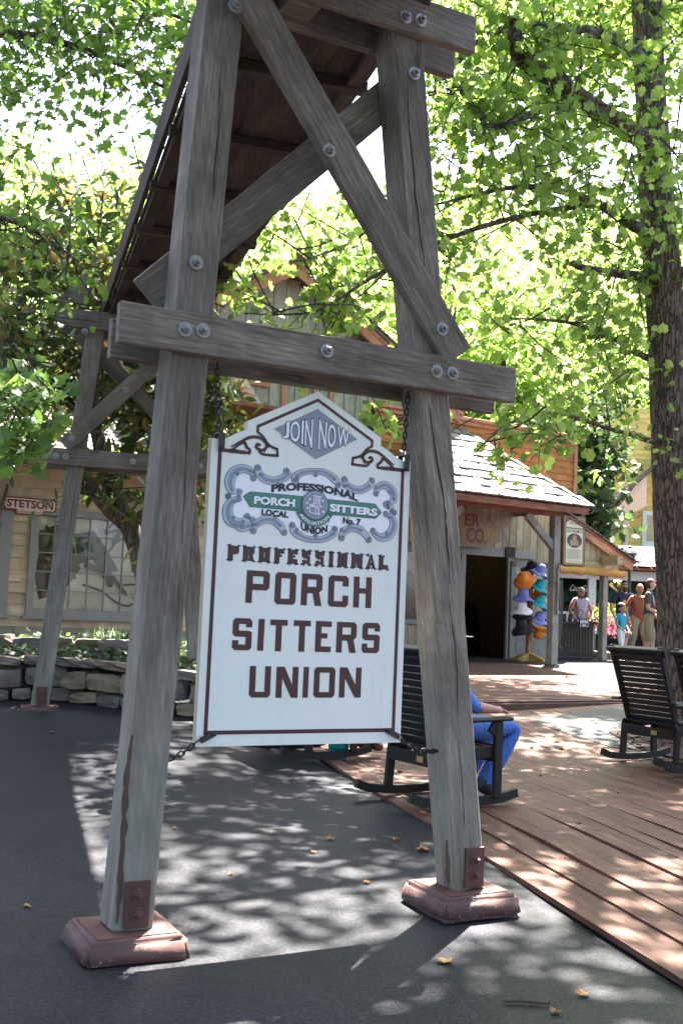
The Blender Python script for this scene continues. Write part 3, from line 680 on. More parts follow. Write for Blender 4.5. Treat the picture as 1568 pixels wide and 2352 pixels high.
decal('star', [star(A(*c), .0085) for c in ((748,795),(842,808),(728,822),(828,850),(732,858),(845,886),(815,902))], M_wht, 10)
# long drying splits in the legs and beams
def split(pix, wd, n0, parent=tr, m=M_crack, nm='split'):
    q = [Vector(hit(TR, n0, *c)) for c in pix]; rd = random.Random(pix[0][0]); pts = []
    for a, b_ in zip(q[:-1], q[1:]):
        for j in range(4): pts.append(a.lerp(b_, j/4)+Vector((rd.uniform(-.003,.003), 0)))
    pts.append(q[-1]); n = len(pts); th = [wd*.75*(.15+.85*math.sin(math.pi*(i+.3)/n)**.6)*rd.uniform(.5,1.3) for i in range(n)]
    decal(nm, [stroke(pts, th, 2)], m, 0, parent, TR, n0-.0035)
split([(935,190),(938,280),(948,380),(955,470),(965,540),(975,620),(985,700)], .010, 0)
split([(985,930),(998,1030),(1012,1110),(1022,1180),(1027,1260),(1032,1340)], .012, 0); split([(1030,1375),(1040,1450),(1048,1540),(1050,1640)], .007, 0)
split([(508,130),(505,210),(500,300),(492,400),(486,480)], .006, 0); split([(437,900),(428,1020),(424,1120),(418,1250)], .006, 0); split([(415,1290),(408,1420),(400,1520)], .004, 0)
split([(1052,1700),(1060,1790),(1066,1900)], .005, 0)
split([(560,745),(640,757),(720,772)], .004, -.057); split([(820,820),(900,838),(960,845)], .004, -.057)
split([(302,1690),(293,1770),(286,1850),(281,1950),(276,2040),(268,2120)], .042, 0, tr, M_rot, 'rotten_patch'); split([(1024,1930),(1026,1990),(1028,2040)], .03, 0, tr, M_rot, 'rotten_patch')
# strap brackets and chains
def strap(a, b_, wd):
    m = MB(); m.bar((a[0], SY-.016, a[1]), (b_[0], SY-.016, b_[1]), wd, .005, up=(1,0,0)); m.bar((a[0], -SY+.008, a[1]), (b_[0], -SY+.008, b_[1]), wd, .005, up=(1,0,0))
    m.bar((b_[0]-.0, SY-.0185, b_[1]), (b_[0]+.0, -SY+.0105, b_[1]), wd, .005, up=(1,0,0)); m.sphere((a[0]+(b_[0]-a[0])*.15, SY-.02, a[1]+(b_[1]-a[1])*.15), .008)
    return m.done('strap_bracket', M_black, sign, SG)
strap((-.502,2.178), (-.502,2.262), .030); strap((.516,2.178), (.516,2.262), .030)
strap((-.46,.868), (-.53,.834), .028); strap((.46,.868), (.53,.834), .028)
lk = MB(); lr, lw, n1 = .019, .010, 14
path = [(math.cos(a)*lw, 0, math.sin(a)*lw+(lr-lw)*(1 if math.sin(a) > 0 else -1)) for a in [2*math.pi*i/n1 for i in range(n1)]]
lk.tube(path+[path[0], path[1]], .0042, 6, False); ME_link = mesh('link', lk.v, lk.f, M_chain, True)
def chain(a, b_, sag, label):
    a, b_ = Vector(a), Vector(b_); L_ = (b_-a).length; n = max(3, round((L_+2*sag)/.030)); t = thing('chain', label, 'chain', SG @ Matrix.Translation(a), 'chains holding the hanging sign')
    f = lambda u: a.lerp(b_, u)-Vector((0,0,sag*4*u*(1-u)))
    for i in range(n):
        u = (i+.5)/n; d = (f(u+.02)-f(u-.02)).normalized(); q = d.to_track_quat('Z', 'Y').to_matrix().to_4x4()
        obj('link', ME_link, t, SG @ Matrix.Translation(f(u)) @ q @ Matrix.Rotation(R(90*(i % 2)+20), 4, 'Z'))
    return t
chain((-.530,.0,2.60), (-.502,0,2.262), 0, 'dark chain from the cross beam to the sign shoulder beside the split-free leg')
chain((.528,.0,2.60), (.516,0,2.262), 0, 'dark chain from the cross beam to the sign shoulder beside the cracked leg')
chain((-.53,-.01,.834), (-.735,.0,.75), .03, 'dark chain tying the bottom sign corner to the rust-streaked leg')
chain((.53,-.01,.834), (.80,-.02,.765), .035, 'dark chain tying the bottom sign corner to the cracked leg')
# ================================================================== shop front (frame SH)
M_cream = wood('cream_boards', (.26,.19,.11), (.44,.345,.215), (.54,.44,.29), crack=.3, rnd=.10, bmp=.3, saw=False)
M_tan = wood('tan_lap_siding', (.40,.285,.175), (.58,.435,.285), (.66,.52,.36), crack=.1, rnd=.07, bmp=.25, saw=False)
M_tanold = wood('weathered_lap_siding', (.20,.18,.13), (.32,.29,.21), (.42,.38,.28), crack=.2, rnd=.07, bmp=.3, saw=False)
M_orange = wood('orange_lap_siding', (.26,.10,.03), (.44,.19,.06), (.54,.26,.10), crack=.25, rnd=.08, bmp=.3, saw=False)
M_otrim = wood('orange_trim', (.30,.13,.07), (.44,.21,.12), (.52,.28,.17), crack=.1, rnd=.05, bmp=.2, saw=False)
M_rust = wood('red_brown_eaves', (.16,.06,.035), (.28,.11,.07), (.36,.16,.11), crack=.15, rnd=.06, bmp=.2, saw=False)
M_greyw = wood('grey_painted_post', (.20,.185,.16), (.31,.29,.255), (.40,.37,.33), crack=.15, rnd=.06, bmp=.2, saw=False)
M_trimg = pm('grey_trim_paint', (.22,.205,.18), .12, 7, .6, .1)
M_bb = wood('grey_green_board_and_batten', (.22,.225,.175), (.34,.345,.275), (.44,.44,.36), crack=.3, rnd=.08, bmp=.3, saw=False)
M_shingle = wood('wood_shingle', (.12,.11,.10), (.24,.225,.21), (.36,.34,.32), crack=.4, rnd=.22, bmp=.4, fine=.7, saw=False)
M_dshingle = wood('dark_wood_shingle', (.09,.075,.065), (.17,.15,.13), (.26,.23,.20), crack=.4, rnd=.2, bmp=.4, fine=.7, saw=False)
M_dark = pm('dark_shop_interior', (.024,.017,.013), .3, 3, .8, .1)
M_yellowwall = pm('yellow_interior_wall', (.55,.42,.16), .1, 2, .8, .1)
def glassmat(name, tint=(.98,.985,.98), rough=.03):
    m, nt, bs, L = newmat(name); g = N(nt, 'ShaderNodeBsdfGlossy'); g.inputs['Roughness'].default_value = rough; t = N(nt, 'ShaderNodeBsdfTransparent'); t.inputs[0].default_value = (*tint, 1)
    fr = N(nt, 'ShaderNodeFresnel'); fr.inputs[0].default_value = 1.45; mx = N(nt, 'ShaderNodeMixShader')
    mr = N(nt, 'ShaderNodeMath', operation='MULTIPLY_ADD'); L(fr.outputs[0], mr.inputs[0]); mr.inputs[1].default_value = 1.0; mr.inputs[2].default_value = .0
    L(mr.outputs[0], mx.inputs[0]); L(t.outputs[0], mx.inputs[1]); L(g.outputs[0], mx.inputs[2]); L(mx.outputs[0], nt.nodes['Material Output'].inputs[0]); return m
M_glass = glassmat('window_glass')
shop = thing('shop_building', 'orange false-front leather shop with shingled porch roof and open door', 'building', SH @ Matrix.Translation((0, 0, .58)))
WN = 1.8                                                   # door wall
def hs(x, y, n=WN): return hit(SH, n, x, y)
doorL, doorR, doorT = hs(1062,1400)[0], hs(1155,1400)[0]+.05, hs(1150,1285)[1]
wL, wR, wB, wT = -3.1, hs(952,1300)[0]+.18, 1.3, 2.75
s = -6.4
while s < 1.8:
    e = min(s+.2, 1.85); runs = [(.56, 3.95)]
    mid = (s+e)/2
    if doorL-.06 < mid < doorR+.06: runs = [(doorT+.1, 3.95)]
    elif wL < mid < wR: runs = [(.56, wB), (wT, 3.95)]
    for z0, z1 in runs: beam('wall_board', (mid, WN, z0), (mid, WN, z1), e-s-.008, .03+random.uniform(0,.006), M_cream, shop, SH, up=(1,0,0), bev=.004)
    s = e
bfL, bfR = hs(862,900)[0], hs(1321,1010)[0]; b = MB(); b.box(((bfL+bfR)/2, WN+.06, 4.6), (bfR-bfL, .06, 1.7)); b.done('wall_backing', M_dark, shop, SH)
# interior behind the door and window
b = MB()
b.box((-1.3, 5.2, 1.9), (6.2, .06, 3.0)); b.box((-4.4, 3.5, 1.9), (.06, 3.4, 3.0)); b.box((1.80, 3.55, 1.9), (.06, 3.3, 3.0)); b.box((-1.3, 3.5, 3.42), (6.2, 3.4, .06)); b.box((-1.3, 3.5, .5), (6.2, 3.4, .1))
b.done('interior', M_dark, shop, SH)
b = MB(); b.box((.1, 5.1, 2.72), (2.2, .03, .7)); b.done('interior_wall_panel', M_yellowwall, shop, SH)
b = MB()
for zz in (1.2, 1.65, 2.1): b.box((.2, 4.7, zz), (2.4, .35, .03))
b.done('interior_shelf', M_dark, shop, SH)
goods = [(.20,.06,.03),(.10,.05,.03),(.3,.2,.1),(.07,.05,.04),(.22,.10,.05),(.14,.03,.03)]
MG = [flat('leather_%d' % i, c, .5) for i, c in enumerate(goods)]
for zz in (1.22, 1.67, 2.12):
    for i in range(9):
        b = MB(); hgt = random.uniform(.12,.28); b.box((-.85+i*.25, 4.68, zz+hgt/2), (random.uniform(.1,.2), .2, hgt)); b.done('leather_goods', random.choice(MG), shop, SH)
for i in range(10):                                        # belts hanging by the door jamb
    b = MB(); b.box((doorR-.30+.03*i, 3.0+.05*i, 1.75), (.03, .006, 1.1)); b.done('belt', random.choice(MG), shop, SH)
lamp_m = emit('warm_bulb', (1, .72, .3), 10)
b = MB(); b.sphere((.1, 4.8, 3.2), .06); b.done('ceiling_bulb', lamp_m, shop, SH, True)
# door frame, lintel, leaf
for a_, b__ in (((doorL-.06,WN-.03,.58),(doorL-.06,WN-.03,doorT+.12)), ((doorR+.06,WN-.03,.58),(doorR+.06,WN-.03,doorT+.12))): beam('door_jamb', a_, b__, .12, .07, M_trimg, shop, SH, up=(1,0,0))
beam('door_lintel', (doorL-.15,WN-.035,doorT+.13), (doorR+.75,WN-.035,doorT+.13), .17, .075, M_trimg, shop, SH)
b = MB(); b.box((doorR+.02, WN-.09, doorT+.16), (.26,.03,.22)); b.done('door_plaque', M_flume, shop, SH)
LF = SH @ Matrix.Translation((doorR+.07, WN-.08, 0)) @ Matrix.Rotation(R(-18), 4, 'Z')     # open leaf folded back on the wall
lh, lw_ = doorT-.02, .86
leaf = MB(); leaf.box((lw_/2, 0, .62+.45), (lw_, .045, .9)); 
for zx in (0.05, lw_-.05): leaf.box((zx, 0, .62+(lh-.62)/2), (.10, .046, lh-.62))
leaf.box((lw_/2, 0, lh-.06), (lw_, .046, .12)); leaf = leaf.done('door_leaf', M_greyw, shop, LF)
for zz in (1.52+.37, 1.52+.72): b = MB(); b.box((lw_/2, 0, zz), (lw_-.2, .03, .03)); b.done('muntin', M_greyw, leaf, LF)
b = MB(); b.box((lw_/2, 0, 2.0), (.03, .03, 1.0)); b.done('muntin', M_greyw, leaf, LF)
b = MB(); b.box((lw_/2, 0, 1.5+(lh-1.5)/2), (lw_-.16, .008, lh-1.6)); b.done('pane', M_glass, leaf, LF)
b = MB(); b.box((lw_/2, -.026, 1.02), (lw_-.3, .012, .62)); b.done('panel', M_greyw, leaf, LF)
b = MB(); b.sphere((lw_-.06, -.05, 1.45), .03); b.done('door_knob', M_black, leaf, LF)
# shop window beside the door
for a_, b__ in (((wL,WN-.02,wB),(wR,WN-.02,wB)), ((wL,WN-.02,wT),(wR,WN-.02,wT))): beam('window_frame', a_, b__, .1, .08, M_trimg, shop, SH)
for sx in (wL, wR): beam('window_frame', (sx,WN-.021,wB), (sx,WN-.021,wT), .1, .08, M_trimg, shop, SH, up=(1,0,0))
b = MB(); b.box(((wL+wR)/2, WN, (wB+wT)/2), (wR-wL, .006, wT-wB)); b.done('pane', M_glass, shop, SH)
M_straw = pm('straw', (.45,.33,.14), .15, 20, .8, .3); M_straw2 = pm('tan_felt', (.30,.20,.10), .15, 12, .9, .2)
# porch posts with braces and header
for sx in (0.0, -3.12):
    beam('porch_post', (sx,0,.56), (sx,0,3.52), .17, .17, M_greyw, shop, SH, up=(1,0,0), bev=.01)
beam('post_brace', (-.78,0,3.50), (-.02,0,2.86), .14, .11, M_greyw, shop, SH)
beam('post_brace', (-3.14+.75,0,3.50), (-3.10,0,2.86), .14, .11, M_greyw, shop, SH)
beam('post_brace', (-3.14-.75,0,3.50), (-3.14,0,2.86), .14, .11, M_greyw, shop, SH)
beam('porch_header', (-3.3,0,3.58), (.12,0,3.58), .15, .16, M_rust, shop, SH)
# porch roof: eave, hip, shingles
EN = -.55
eR = hit(SH, EN, 1355, 1166); eS, eZ = eR[0], eR[1]; hpS, hpZ = hit(SH, WN, 1050, 987)
pitch_ = (hpZ-eZ)/(WN-EN)
eSL = hit(SH, EN, 918, 1106)[0]; hpL = hpS-.55
def hip_l(n): return eSL+(hpL-eSL)*(n-EN)/(WN-EN)
def roofz(n): return eZ+(n-EN)*pitch_
def hip_s(n): return eS+(hpS-eS)*(n-EN)/(WN-EN)
b = MB(); o3 = [(eSL,EN,eZ-.03),(eS,EN,eZ-.03),(hpS,WN,hpZ-.03),(hpL,WN,hpZ-.03)]; b.prism(o3, 0, (0,0,-.03)); b.prism([(eS,EN,eZ-.03),(eS+.12,WN,eZ-.03),(hpS,WN,hpZ-.03)], 0, (0,0,-.03)); b.prism([(eSL-.12,WN,eZ-.03),(eSL,EN,eZ-.03),(hpL,WN,hpZ-.03)], 0, (0,0,-.03)); b.done('roof_sheathing', M_rust, shop, SH)
beam('fascia', (eSL+.03,EN+.02,eZ-.085), (eS-.03,EN+.02,eZ-.085), .12, .03, M_rust, shop, SH)
s = eSL+.2
while s < eS-.1:
    nr = EN+(WN-EN)*min(1, max(.08, min((eS-s)/(eS-hpS), (s-eSL)/(hpL-eSL)))); beam('rafter', (s,EN+.04,eZ-.11), (s,nr,roofz(nr)-.11), .1, .05, M_rust, shop, SH, up=(0,0,1)); s += .42
n = EN-.04; course = .27
slope_len = math.hypot(1, pitch_)
while n < WN-.05:
    s = hip_l(n)-.03; lim = hip_s(n)+.03
    while s < lim:
        wsh = random.uniform(.11,.27); e = min(s+wsh, lim)
        if e-s > .03:
            p0 = Vector(((s+e)/2, n+random.uniform(-.025,.025), roofz(n)+.05)); p1 = p0+Vector((0, course*1.45, course*1.45*pitch_-.046))
            beam('shingle', p0, p1, .03, e-s-.012, M_shingle, shop, SH, bev=0)
        s = e
    n += course
n = EN
while n < WN-.05:                                          # hip cap
    a_ = Vector((hip_s(n), n, roofz(n)+.045)); c_ = Vector((hip_s(n+.2), n+.2, roofz(n+.2)+.032)); beam('hip_shingle', a_, c_, .02, .13, M_shingle, shop, SH, bev=0)
    a_ = Vector((hip_l(n), n, roofz(n)+.045)); c_ = Vector((hip_l(n+.2), n+.2, roofz(n+.2)+.032)); beam('hip_shingle', a_, c_, .02, .13, M_shingle, shop, SH, bev=0); n += .16
# false front: orange laps above the porch roof
fT = hs(1180,986)[1]; fL, fR = hs(862,900)[0], hs(1321,1010)[0]
z = 3.95; 
while z < fT-.05:
    e = min(z+.15, fT)
    cuts = [fL]+sorted(random.uniform(fL+.6, fR-.6) for _ in range(1 if random.random() < .7 else 2))+[fR]
    for a_, c_ in zip(cuts[:-1], cuts[1:]):
        vs = [(a_+.002,WN-.03,z),(c_-.002,WN-.03,z),(c_-.002,WN-.008,e+.02),(a_+.002,WN-.008,e+.02)]; L_ = c_-a_; mx_ = (a_+c_)/2; mz = (z+e)/2
        b = MB(); b.prism([(-L_/2+.002,-.03,z-mz),(L_/2-.002,-.03,z-mz),(L_/2-.002,-.008,e+.02-mz),(-L_/2+.002,-.008,e+.02-mz)], 0, (0,.02,0))
        b.done('siding_board', M_orange, shop, SH @ Matrix.Translation((mx_, WN, mz)))
    z = e
beam('cornice', (fL-.05,WN-.06,fT+.03), (fR+.06,WN-.06,fT+.03), .07, .16, M_otrim, shop, SH)
beam('cornice', (fL-.05,WN-.05,fT-.05), (fR+.04,WN-.05,fT-.05), .09, .05, M_otrim, shop, SH)
for sx in (fL+.03, fR-.03): beam('corner_trim', (sx,WN-.045,3.95), (sx,WN-.045,fT-.1), .1, .035, M_otrim, shop, SH, up=(1,0,0))
b = MB(); b.box((fR-.02, WN+2.2, 4.05), (.06, 4.3, 2.9)); b.done('side_wall', M_orange, shop, SH)
b = MB(); b.box((1.87, WN+1.8, 1.7), (.05, 3.5, 2.3)); b.done('side_wall', M_cream, shop, SH)
# hanging board over the door: only the letters that can be read
M_board = wood('sign_boards', (.24,.16,.085), (.38,.275,.16), (.46,.35,.22), crack=.4, rnd=.05, bmp=.3, saw=False)
SNn = 1.55
def sq(x, y): s_, z_ = hit(SH, SNn, (1500+x/2.352)/1.65306, (1600+y/2.352)/1.65306); return Vector((s_, z_))
rp = [sq(605,705), sq(690,740), sq(740,800), sq(790,880), sq(860,930), sq(925,950), sq(922,1075), sq(860,1080), sq(830,1120)]
cx_ = sq(380,900).x; lp = [Vector((2*cx_-p.x, p.y)) for p in rp]
outl2 = rp+lp[::-1]
sgn = thing('shop_sign', 'scalloped wooden board with dark red letters over the shop door', 'sign', SH @ Matrix.Translation((cx_, SNn, rp[-1].y)))
def plate(name, outline, n0, th, m, parent, Fm):
    pts, ts = tri([outline]); k = len(pts); b = MB(); b.add([(p[0], n0, p[1]) for p in pts]+[(p[0], n0+th, p[1]) for p in pts], [])
    for t in ts:
        p, q, r = (Vector(pts[i][:2]) for i in t); t = t if (q-p).cross(r-p) > 0 else t[::-1]
        b.f.append(tuple(t)); b.m.append(0); b.f.append(tuple(i+k for i in t[::-1])); b.m.append(0)
    b.f += [(i, (i+1) % k, k+(i+1) % k, k+i) for i in range(k)]; b.m += [0]*k
    return b.done(name, m, parent, Fm)
grow_ = [Vector((cx_+(p.x-cx_)*1.035, (p.y-3.35)*1.07+3.35)) for p in outl2]
plate('frame', grow_, SNn, .05, M_trimg, sgn, SH); plate('board', outl2, SNn-.012, .03, M_board, sgn, SH)
M_oxred = flat('oxblood_letters', (.14,.02,.02), .5)
def shoptext(s_, a_, b__, c_):
    p, q, r = sq(*a_), sq(*b__), sq(*c_)                    # bottom-left, bottom-right, top-left
    v, t = fit(s_, p.x, q.x, p.y, r.y, .035); decal('lettering', [(v, t)], M_oxred, 1, sgn, SH, SNn-.0125)
shoptext('k', (608,790), (640,800), (608,735)); shoptext('ER', (618,925), (745,945), (618,825)); shoptext('an', (160,1005), (225,1008), (160,925)); shoptext('CO.', (632,1075), (805,1065), (632,950))
b = MB(); p, q = sq(160,1022), sq(228,1026); b.box(((p.x+q.x)/2, SNn-.0135, p.y), (q.x-p.x, .002, .025)); b.done('underline', M_oxred, sgn, SH)
# iron scroll in the doorway
isc = thing('iron_scroll', 'black wrought iron scrollwork in the doorway of the shop', 'ironwork', SH @ Matrix.Translation((doorR-.3, 2.6, 2.5)))
b = MB()
for k, (sx, r_) in enumerate(((-.28,.09),(-.08,.11),(.12,.11),(-.18,.06),(.02,.07))):
    pth = [(doorR-.28+sx+r_*(1-i/26)*math.cos(i*.5)*(1 if k % 2 else -1), 2.6, doorT-.12+r_*(1-i/26)*math.sin(i*.5)) for i in range(22)]; b.tube(pth, .009, 5)
b.bar((doorR-.75,2.6,doorT-.25), (doorR,2.6,doorT-.25), .02, .02); b.done('scroll', M_black, isc, SH)

# ================================================================== lean-to porch right of the shop
lt = thing('lean_to_porch', 'lean-to side porch with sloped shingle roof and rolled mustard awning', 'porch', SH @ Matrix.Translation((2.9, WN, .6)))
LN = WN
r0 = hit(SH, LN, 1345, 1225); r1 = hit(SH, LN, 1443, 1297); sl = (r1[1]-r0[1])/(r1[0]-r0[0]); top0 = r0[1]+(2.05-r0[0])*sl
eZ2 = hit(SH, LN, 1385, 1302)[1]
s = 2.05
while s < r1[0]-.25:
    e = s+.19; zt = top0+((s+e)/2-2.05)*sl-.1
    if zt-eZ2 > .05: beam('gable_board', ((s+e)/2,LN,eZ2), ((s+e)/2,LN,zt), .182, .03, M_cream, lt, SH, up=(1,0,0))
    s = e
beam('rake_board', (2.0,LN-.12,top0+.05*0-.06), (r1[0],LN-.12,r1[1]-.06), .2, .05, M_otrim, lt, SH)
b = MB(); b.prism([(2.0,LN-.18,top0+.045),(r1[0]+.08,LN-.18,r1[1]+.045-.03),(r1[0]+.08,LN-.18,r1[1]),(2.0,LN-.18,top0)], 0, (0,3.2,0)); b.done('roof_deck', M_rust, lt, SH)
ln = math.hypot(r1[0]-2.0, r1[1]-top0); ks = int(ln/.15)
for i in range(ks+1):
    t = i/ks; sx = r1[0]+.06-(r1[0]+.06-2.0)*t; zz = r1[1]+.06+(top0-r1[1])*t
    for j in range(5):
        yy = LN-.2+j*.16; beam('shingle', (sx+.1,yy+.075,zz-.03+.035), (sx-.13,yy+.075,zz+.03+.05*0+.03), .016, .15, M_dshingle, lt, SH, bev=0)
beam('tie_beam', (2.0,LN-.02,eZ2-.0), (hit(SH,LN,1405,1290)[0]+.1,LN-.02,eZ2-.0), .16, .12, M_cream, lt, SH)
mA = pm('mustard_canvas', (.42,.22,.045), .15, 8, .9, .3)
b = MB(); a0, a1 = hit(SH,LN-.12,1284,1305), hit(SH,LN-.12,1425,1314); b.tube([(a0[0]-.2+(a1[0]+.1-a0[0]+.2)*i/14, LN-.15, eZ2-.14+.012*math.sin(i*2.3)) for i in range(15)], [.085+.012*math.sin(i*1.7) for i in range(15)], 10); b.done('rolled_awning', mA, lt, SH, True)
pS = hit(SH, LN, 1384, 1400)[0]
beam('post', (pS,LN,.6), (pS,LN,eZ2), .15, .15, M_greyw, lt, SH, up=(1,0,0), bev=.01)
bk = hit(SH, LN-.3, 1400, 1288); b = MB(); b.box((bk[0], LN-.35, bk[1]), (.16, .5, .2)); b.done('beam_end', M_cream, lt, SH)
# poster
PNn = LN-.14
p00, p11 = hit(SH,PNn,1290,1297), hit(SH,PNn,1343,1188)
pos = thing('craftsman_poster', 'framed brown poster reading LEATHERSMITH with an oval picture on the porch gable', 'poster', SH @ Matrix.Translation(((p00[0]+p11[0])/2, PNn, p00[1])))
pw, ph = p11[0]-p00[0], p11[1]-p00[1]
b = MB(); b.box(((p00[0]+p11[0])/2, PNn, (p00[1]+p11[1])/2), (pw, .035, ph)); b.done('panel', pm('poster_brown', (.11,.07,.035), .2, 8, .5, .1), pos, SH)
def pp(u, v): return (p00[0]+u*pw, p00[1]+v*ph)
M_parch = flat('parchment_paint', (.55,.50,.36), .5); M_gold = flat('gold_line', (.40,.28,.10), .5)
decal('gold_line', [rect_line([pp(.06,.03),pp(.94,.03),pp(.94,.94),pp(.06,.94),pp(.06,.03)], .012)], M_gold, 1, pos, SH, PNn-.018)
hd = [pp(.12,.76),pp(.88,.76),pp(.88,.82)]+[pp(.5+.38*math.cos(a),.82+.10*math.sin(a)) for a in [R(10+i*16) for i in range(11)]]+[pp(.12,.82)]
decal('parchment', [[[pp(.12,.05),pp(.88,.05),pp(.88,.735),pp(.12,.735)]], [hd]], M_parch, 1, pos, SH, PNn-.018)
oc = pp(.5,.50); decal('oval_picture', [[[(oc[0]+.34*pw*math.cos(a), oc[1]+.145*ph*math.sin(a)) for a in [2*math.pi*i/28 for i in range(28)]]]], flat('sepia_dark', (.05,.04,.03)), 2, pos, SH, PNn-.018)
decal('figure', [[[(oc[0]+x*pw, oc[1]+y*ph) for x, y in ((-.22,-.10),(.22,-.10),(.18,-.01),(.09,.03),(.10,.09),(.0,.12),(-.09,.09),(-.08,.03),(-.2,.0))]]], flat('sepia_light', (.28,.20,.12)), 3, pos, SH, PNn-.018)
def ptext(s_, u0, u1, v0, v1, m): decal('lettering', [fit(s_, *[pp(u0,v0)[0], pp(u1,v0)[0], pp(u0,v0)[1], pp(u0,v1)[1]], .02)], m, 2, pos, SH, PNn-.018)
ptext('LEATHERSMITH', .15, .85, .66, .72, M_ink); ptext('MASTER', .33, .67, .87, .90, M_ink); ptext('CRAFTSMAN', .25, .75, .83, .86, M_ink)
decal('small_print', [[[pp(.17,.32-.017*i),pp(.83-.1*(i % 3 == 2),.32-.017*i),pp(.83-.1*(i % 3 == 2),.326-.017*i),pp(.17,.326-.017*i)]] for i in range(12)], flat('print_grey', (.14,.12,.09)), 2, pos, SH, PNn-.018)
decal('gold_line', [[[pp(.2,.075),pp(.8,.075),pp(.8,.09),pp(.2,.09)]]], M_gold, 2, pos, SH, PNn-.018)
# iron gate with a small notice, counter behind it
gN = LN+.1; g0, g1 = hit(SH,gN,1281,1500), hit(SH,gN,1378,1420); gz0, gz1 = .66, hit(SH,gN,1330,1421)[1]
gate = thing('iron_gate', 'low black wrought iron gate with scrolled top between the porch posts', 'gate', SH @ Matrix.Translation(((g0[0]+g1[0])/2, gN, .6)))
b = MB()
for zz in (gz0, gz0+.12, gz1-.1, gz1): b.bar((g0[0],gN,zz), (g1[0],gN,zz), .02, .02)
for sx in (g0[0], g1[0], (g0[0]+g1[0])/2): b.bar((sx,gN,.6), (sx,gN,gz1+.02), .025, .025, up=(1,0,0))
b.done('frame', M_black, gate, SH)
k = 14
for i in range(1, k):
    sx = g0[0]+(g1[0]-g0[0])*i/k; b = MB(); b.tube([(sx,gN,gz0), (sx,gN,gz1)], .009, 5); b.done('bar', M_black, gate, SH)
for i in range(5):
    sx = g0[0]+(g1[0]-g0[0])*(i+.5)/5; b = MB(); b.tube([(sx+.11*math.cos(a)*(1-a/12), gN, gz1+.10+.12*math.sin(a)*(1-a/12)) for a in [j*.4 for j in range(16)]], .009, 5); b.done('scroll', M_black, gate, SH)
nt0, nt1 = hit(SH,gN-.03,1331,1381+0), hit(SH,gN-.03,1351,1446-65+0)
q0, q1 = hit(SH,gN-.03,(2000+518/2.613)/1.65306,(1800+1515/2.613)/1.65306), hit(SH,gN-.03,(2000+606/2.613)/1.65306,(1800+1450/2.613)/1.65306)
ns = thing('gate_notice', 'small black CRAFTSMAN ONLY notice hung on the iron gate', 'notice', SH @ Matrix.Translation((q0[0], gN-.03, q0[1])))
b = MB(); b.box(((q0[0]+q1[0])/2, gN-.03, (q0[1]+q1[1])/2), (q1[0]-q0[0], .015, q1[1]-q0[1])); b.done('panel', M_ink, ns, SH)
qw, qh = q1[0]-q0[0], q1[1]-q0[1]
for i, (tx_, u0, u1) in enumerate((('CRAFTSMAN', .08, .92), ('ONLY', .3, .7))): decal('lettering', [fit(tx_, q0[0]+u0*qw, q0[0]+u1*qw, q0[1]+qh*(.55-.4*i), q0[1]+qh*(.82-.4*i), .02)], M_wht, 1, ns, SH, gN-.038)
decal('edge_line', [rect_line([(q0[0]+.015,q0[1]+.015),(q1[0]-.015,q0[1]+.015),(q1[0]-.015,q1[1]-.015),(q0[0]+.015,q1[1]-.015),(q0[0]+.015,q0[1]+.015)], .008)], M_wht, 1, ns, SH, gN-.038)
cn = thing('work_counter', 'dark panelled work counter behind the iron gate', 'counter', SH @ Matrix.Translation(((g0[0]+g1[0])/2, gN+.5, .6)))
b = MB(); b.box(((g0[0]+g1[0])/2, gN+.5, 1.0), (g1[0]-g0[0]+.1, .5, .8)); b.done('body', pm('dark_counter', (.05,.04,.028), .3, 5, .7, .2), cn, SH)
b = MB(); b.box(((g0[0]+g1[0])/2, gN+.48, 1.42), (g1[0]-g0[0]+.2, .62, .05)); b.done('top', M_dark, cn, SH)
# hook and yokes on the porch post
yk = thing('wagon_yoke', 'worn wooden singletree hanging on the shop porch post', 'harness', SH @ Matrix.Translation((.0, -.12, 1.6)))
b = MB(); b.tube([(-.02,-.12,2.5),(-.03,-.13,2.2),(-.01,-.13,1.9),(-.02,-.12,1.55)], [.018,.03,.032,.018], 7); b.done('bar', M_timber, yk, SH)
b = MB(); b.tube([(-.02,-.11,2.5),(.01,-.12,2.58),(.03,-.11,2.5),(.02,-.1,2.4)], .008, 5); b.done('hook', M_black, yk, SH)
yk = thing('wagon_yoke', 'long dark iron bar leaning beside the shop porch post', 'harness', SH @ Matrix.Translation((.14, -.05, .9)))
b = MB(); b.tube([(.15,-.05,2.25),(.17,-.06,1.8),(.16,-.06,1.3),(.12,-.05,.95),(.2,-.05,.9)], [.03,.034,.03,.03,.015], 7); b.done('bar', M_black, yk, SH)
yk = thing('wagon_yoke', 'worn wooden singletree hanging on the post beside the shop window', 'harness', SH @ Matrix.Translation((-3.0, -.12, 1.4)))
b = MB(); b.tube([(-3.03,-.12,2.3),(-3.06,-.13,2.0),(-3.04,-.13,1.7),(-3.08,-.12,1.35)], [.016,.03,.032,.016], 7); b.done('bar', M_timber, yk, SH)

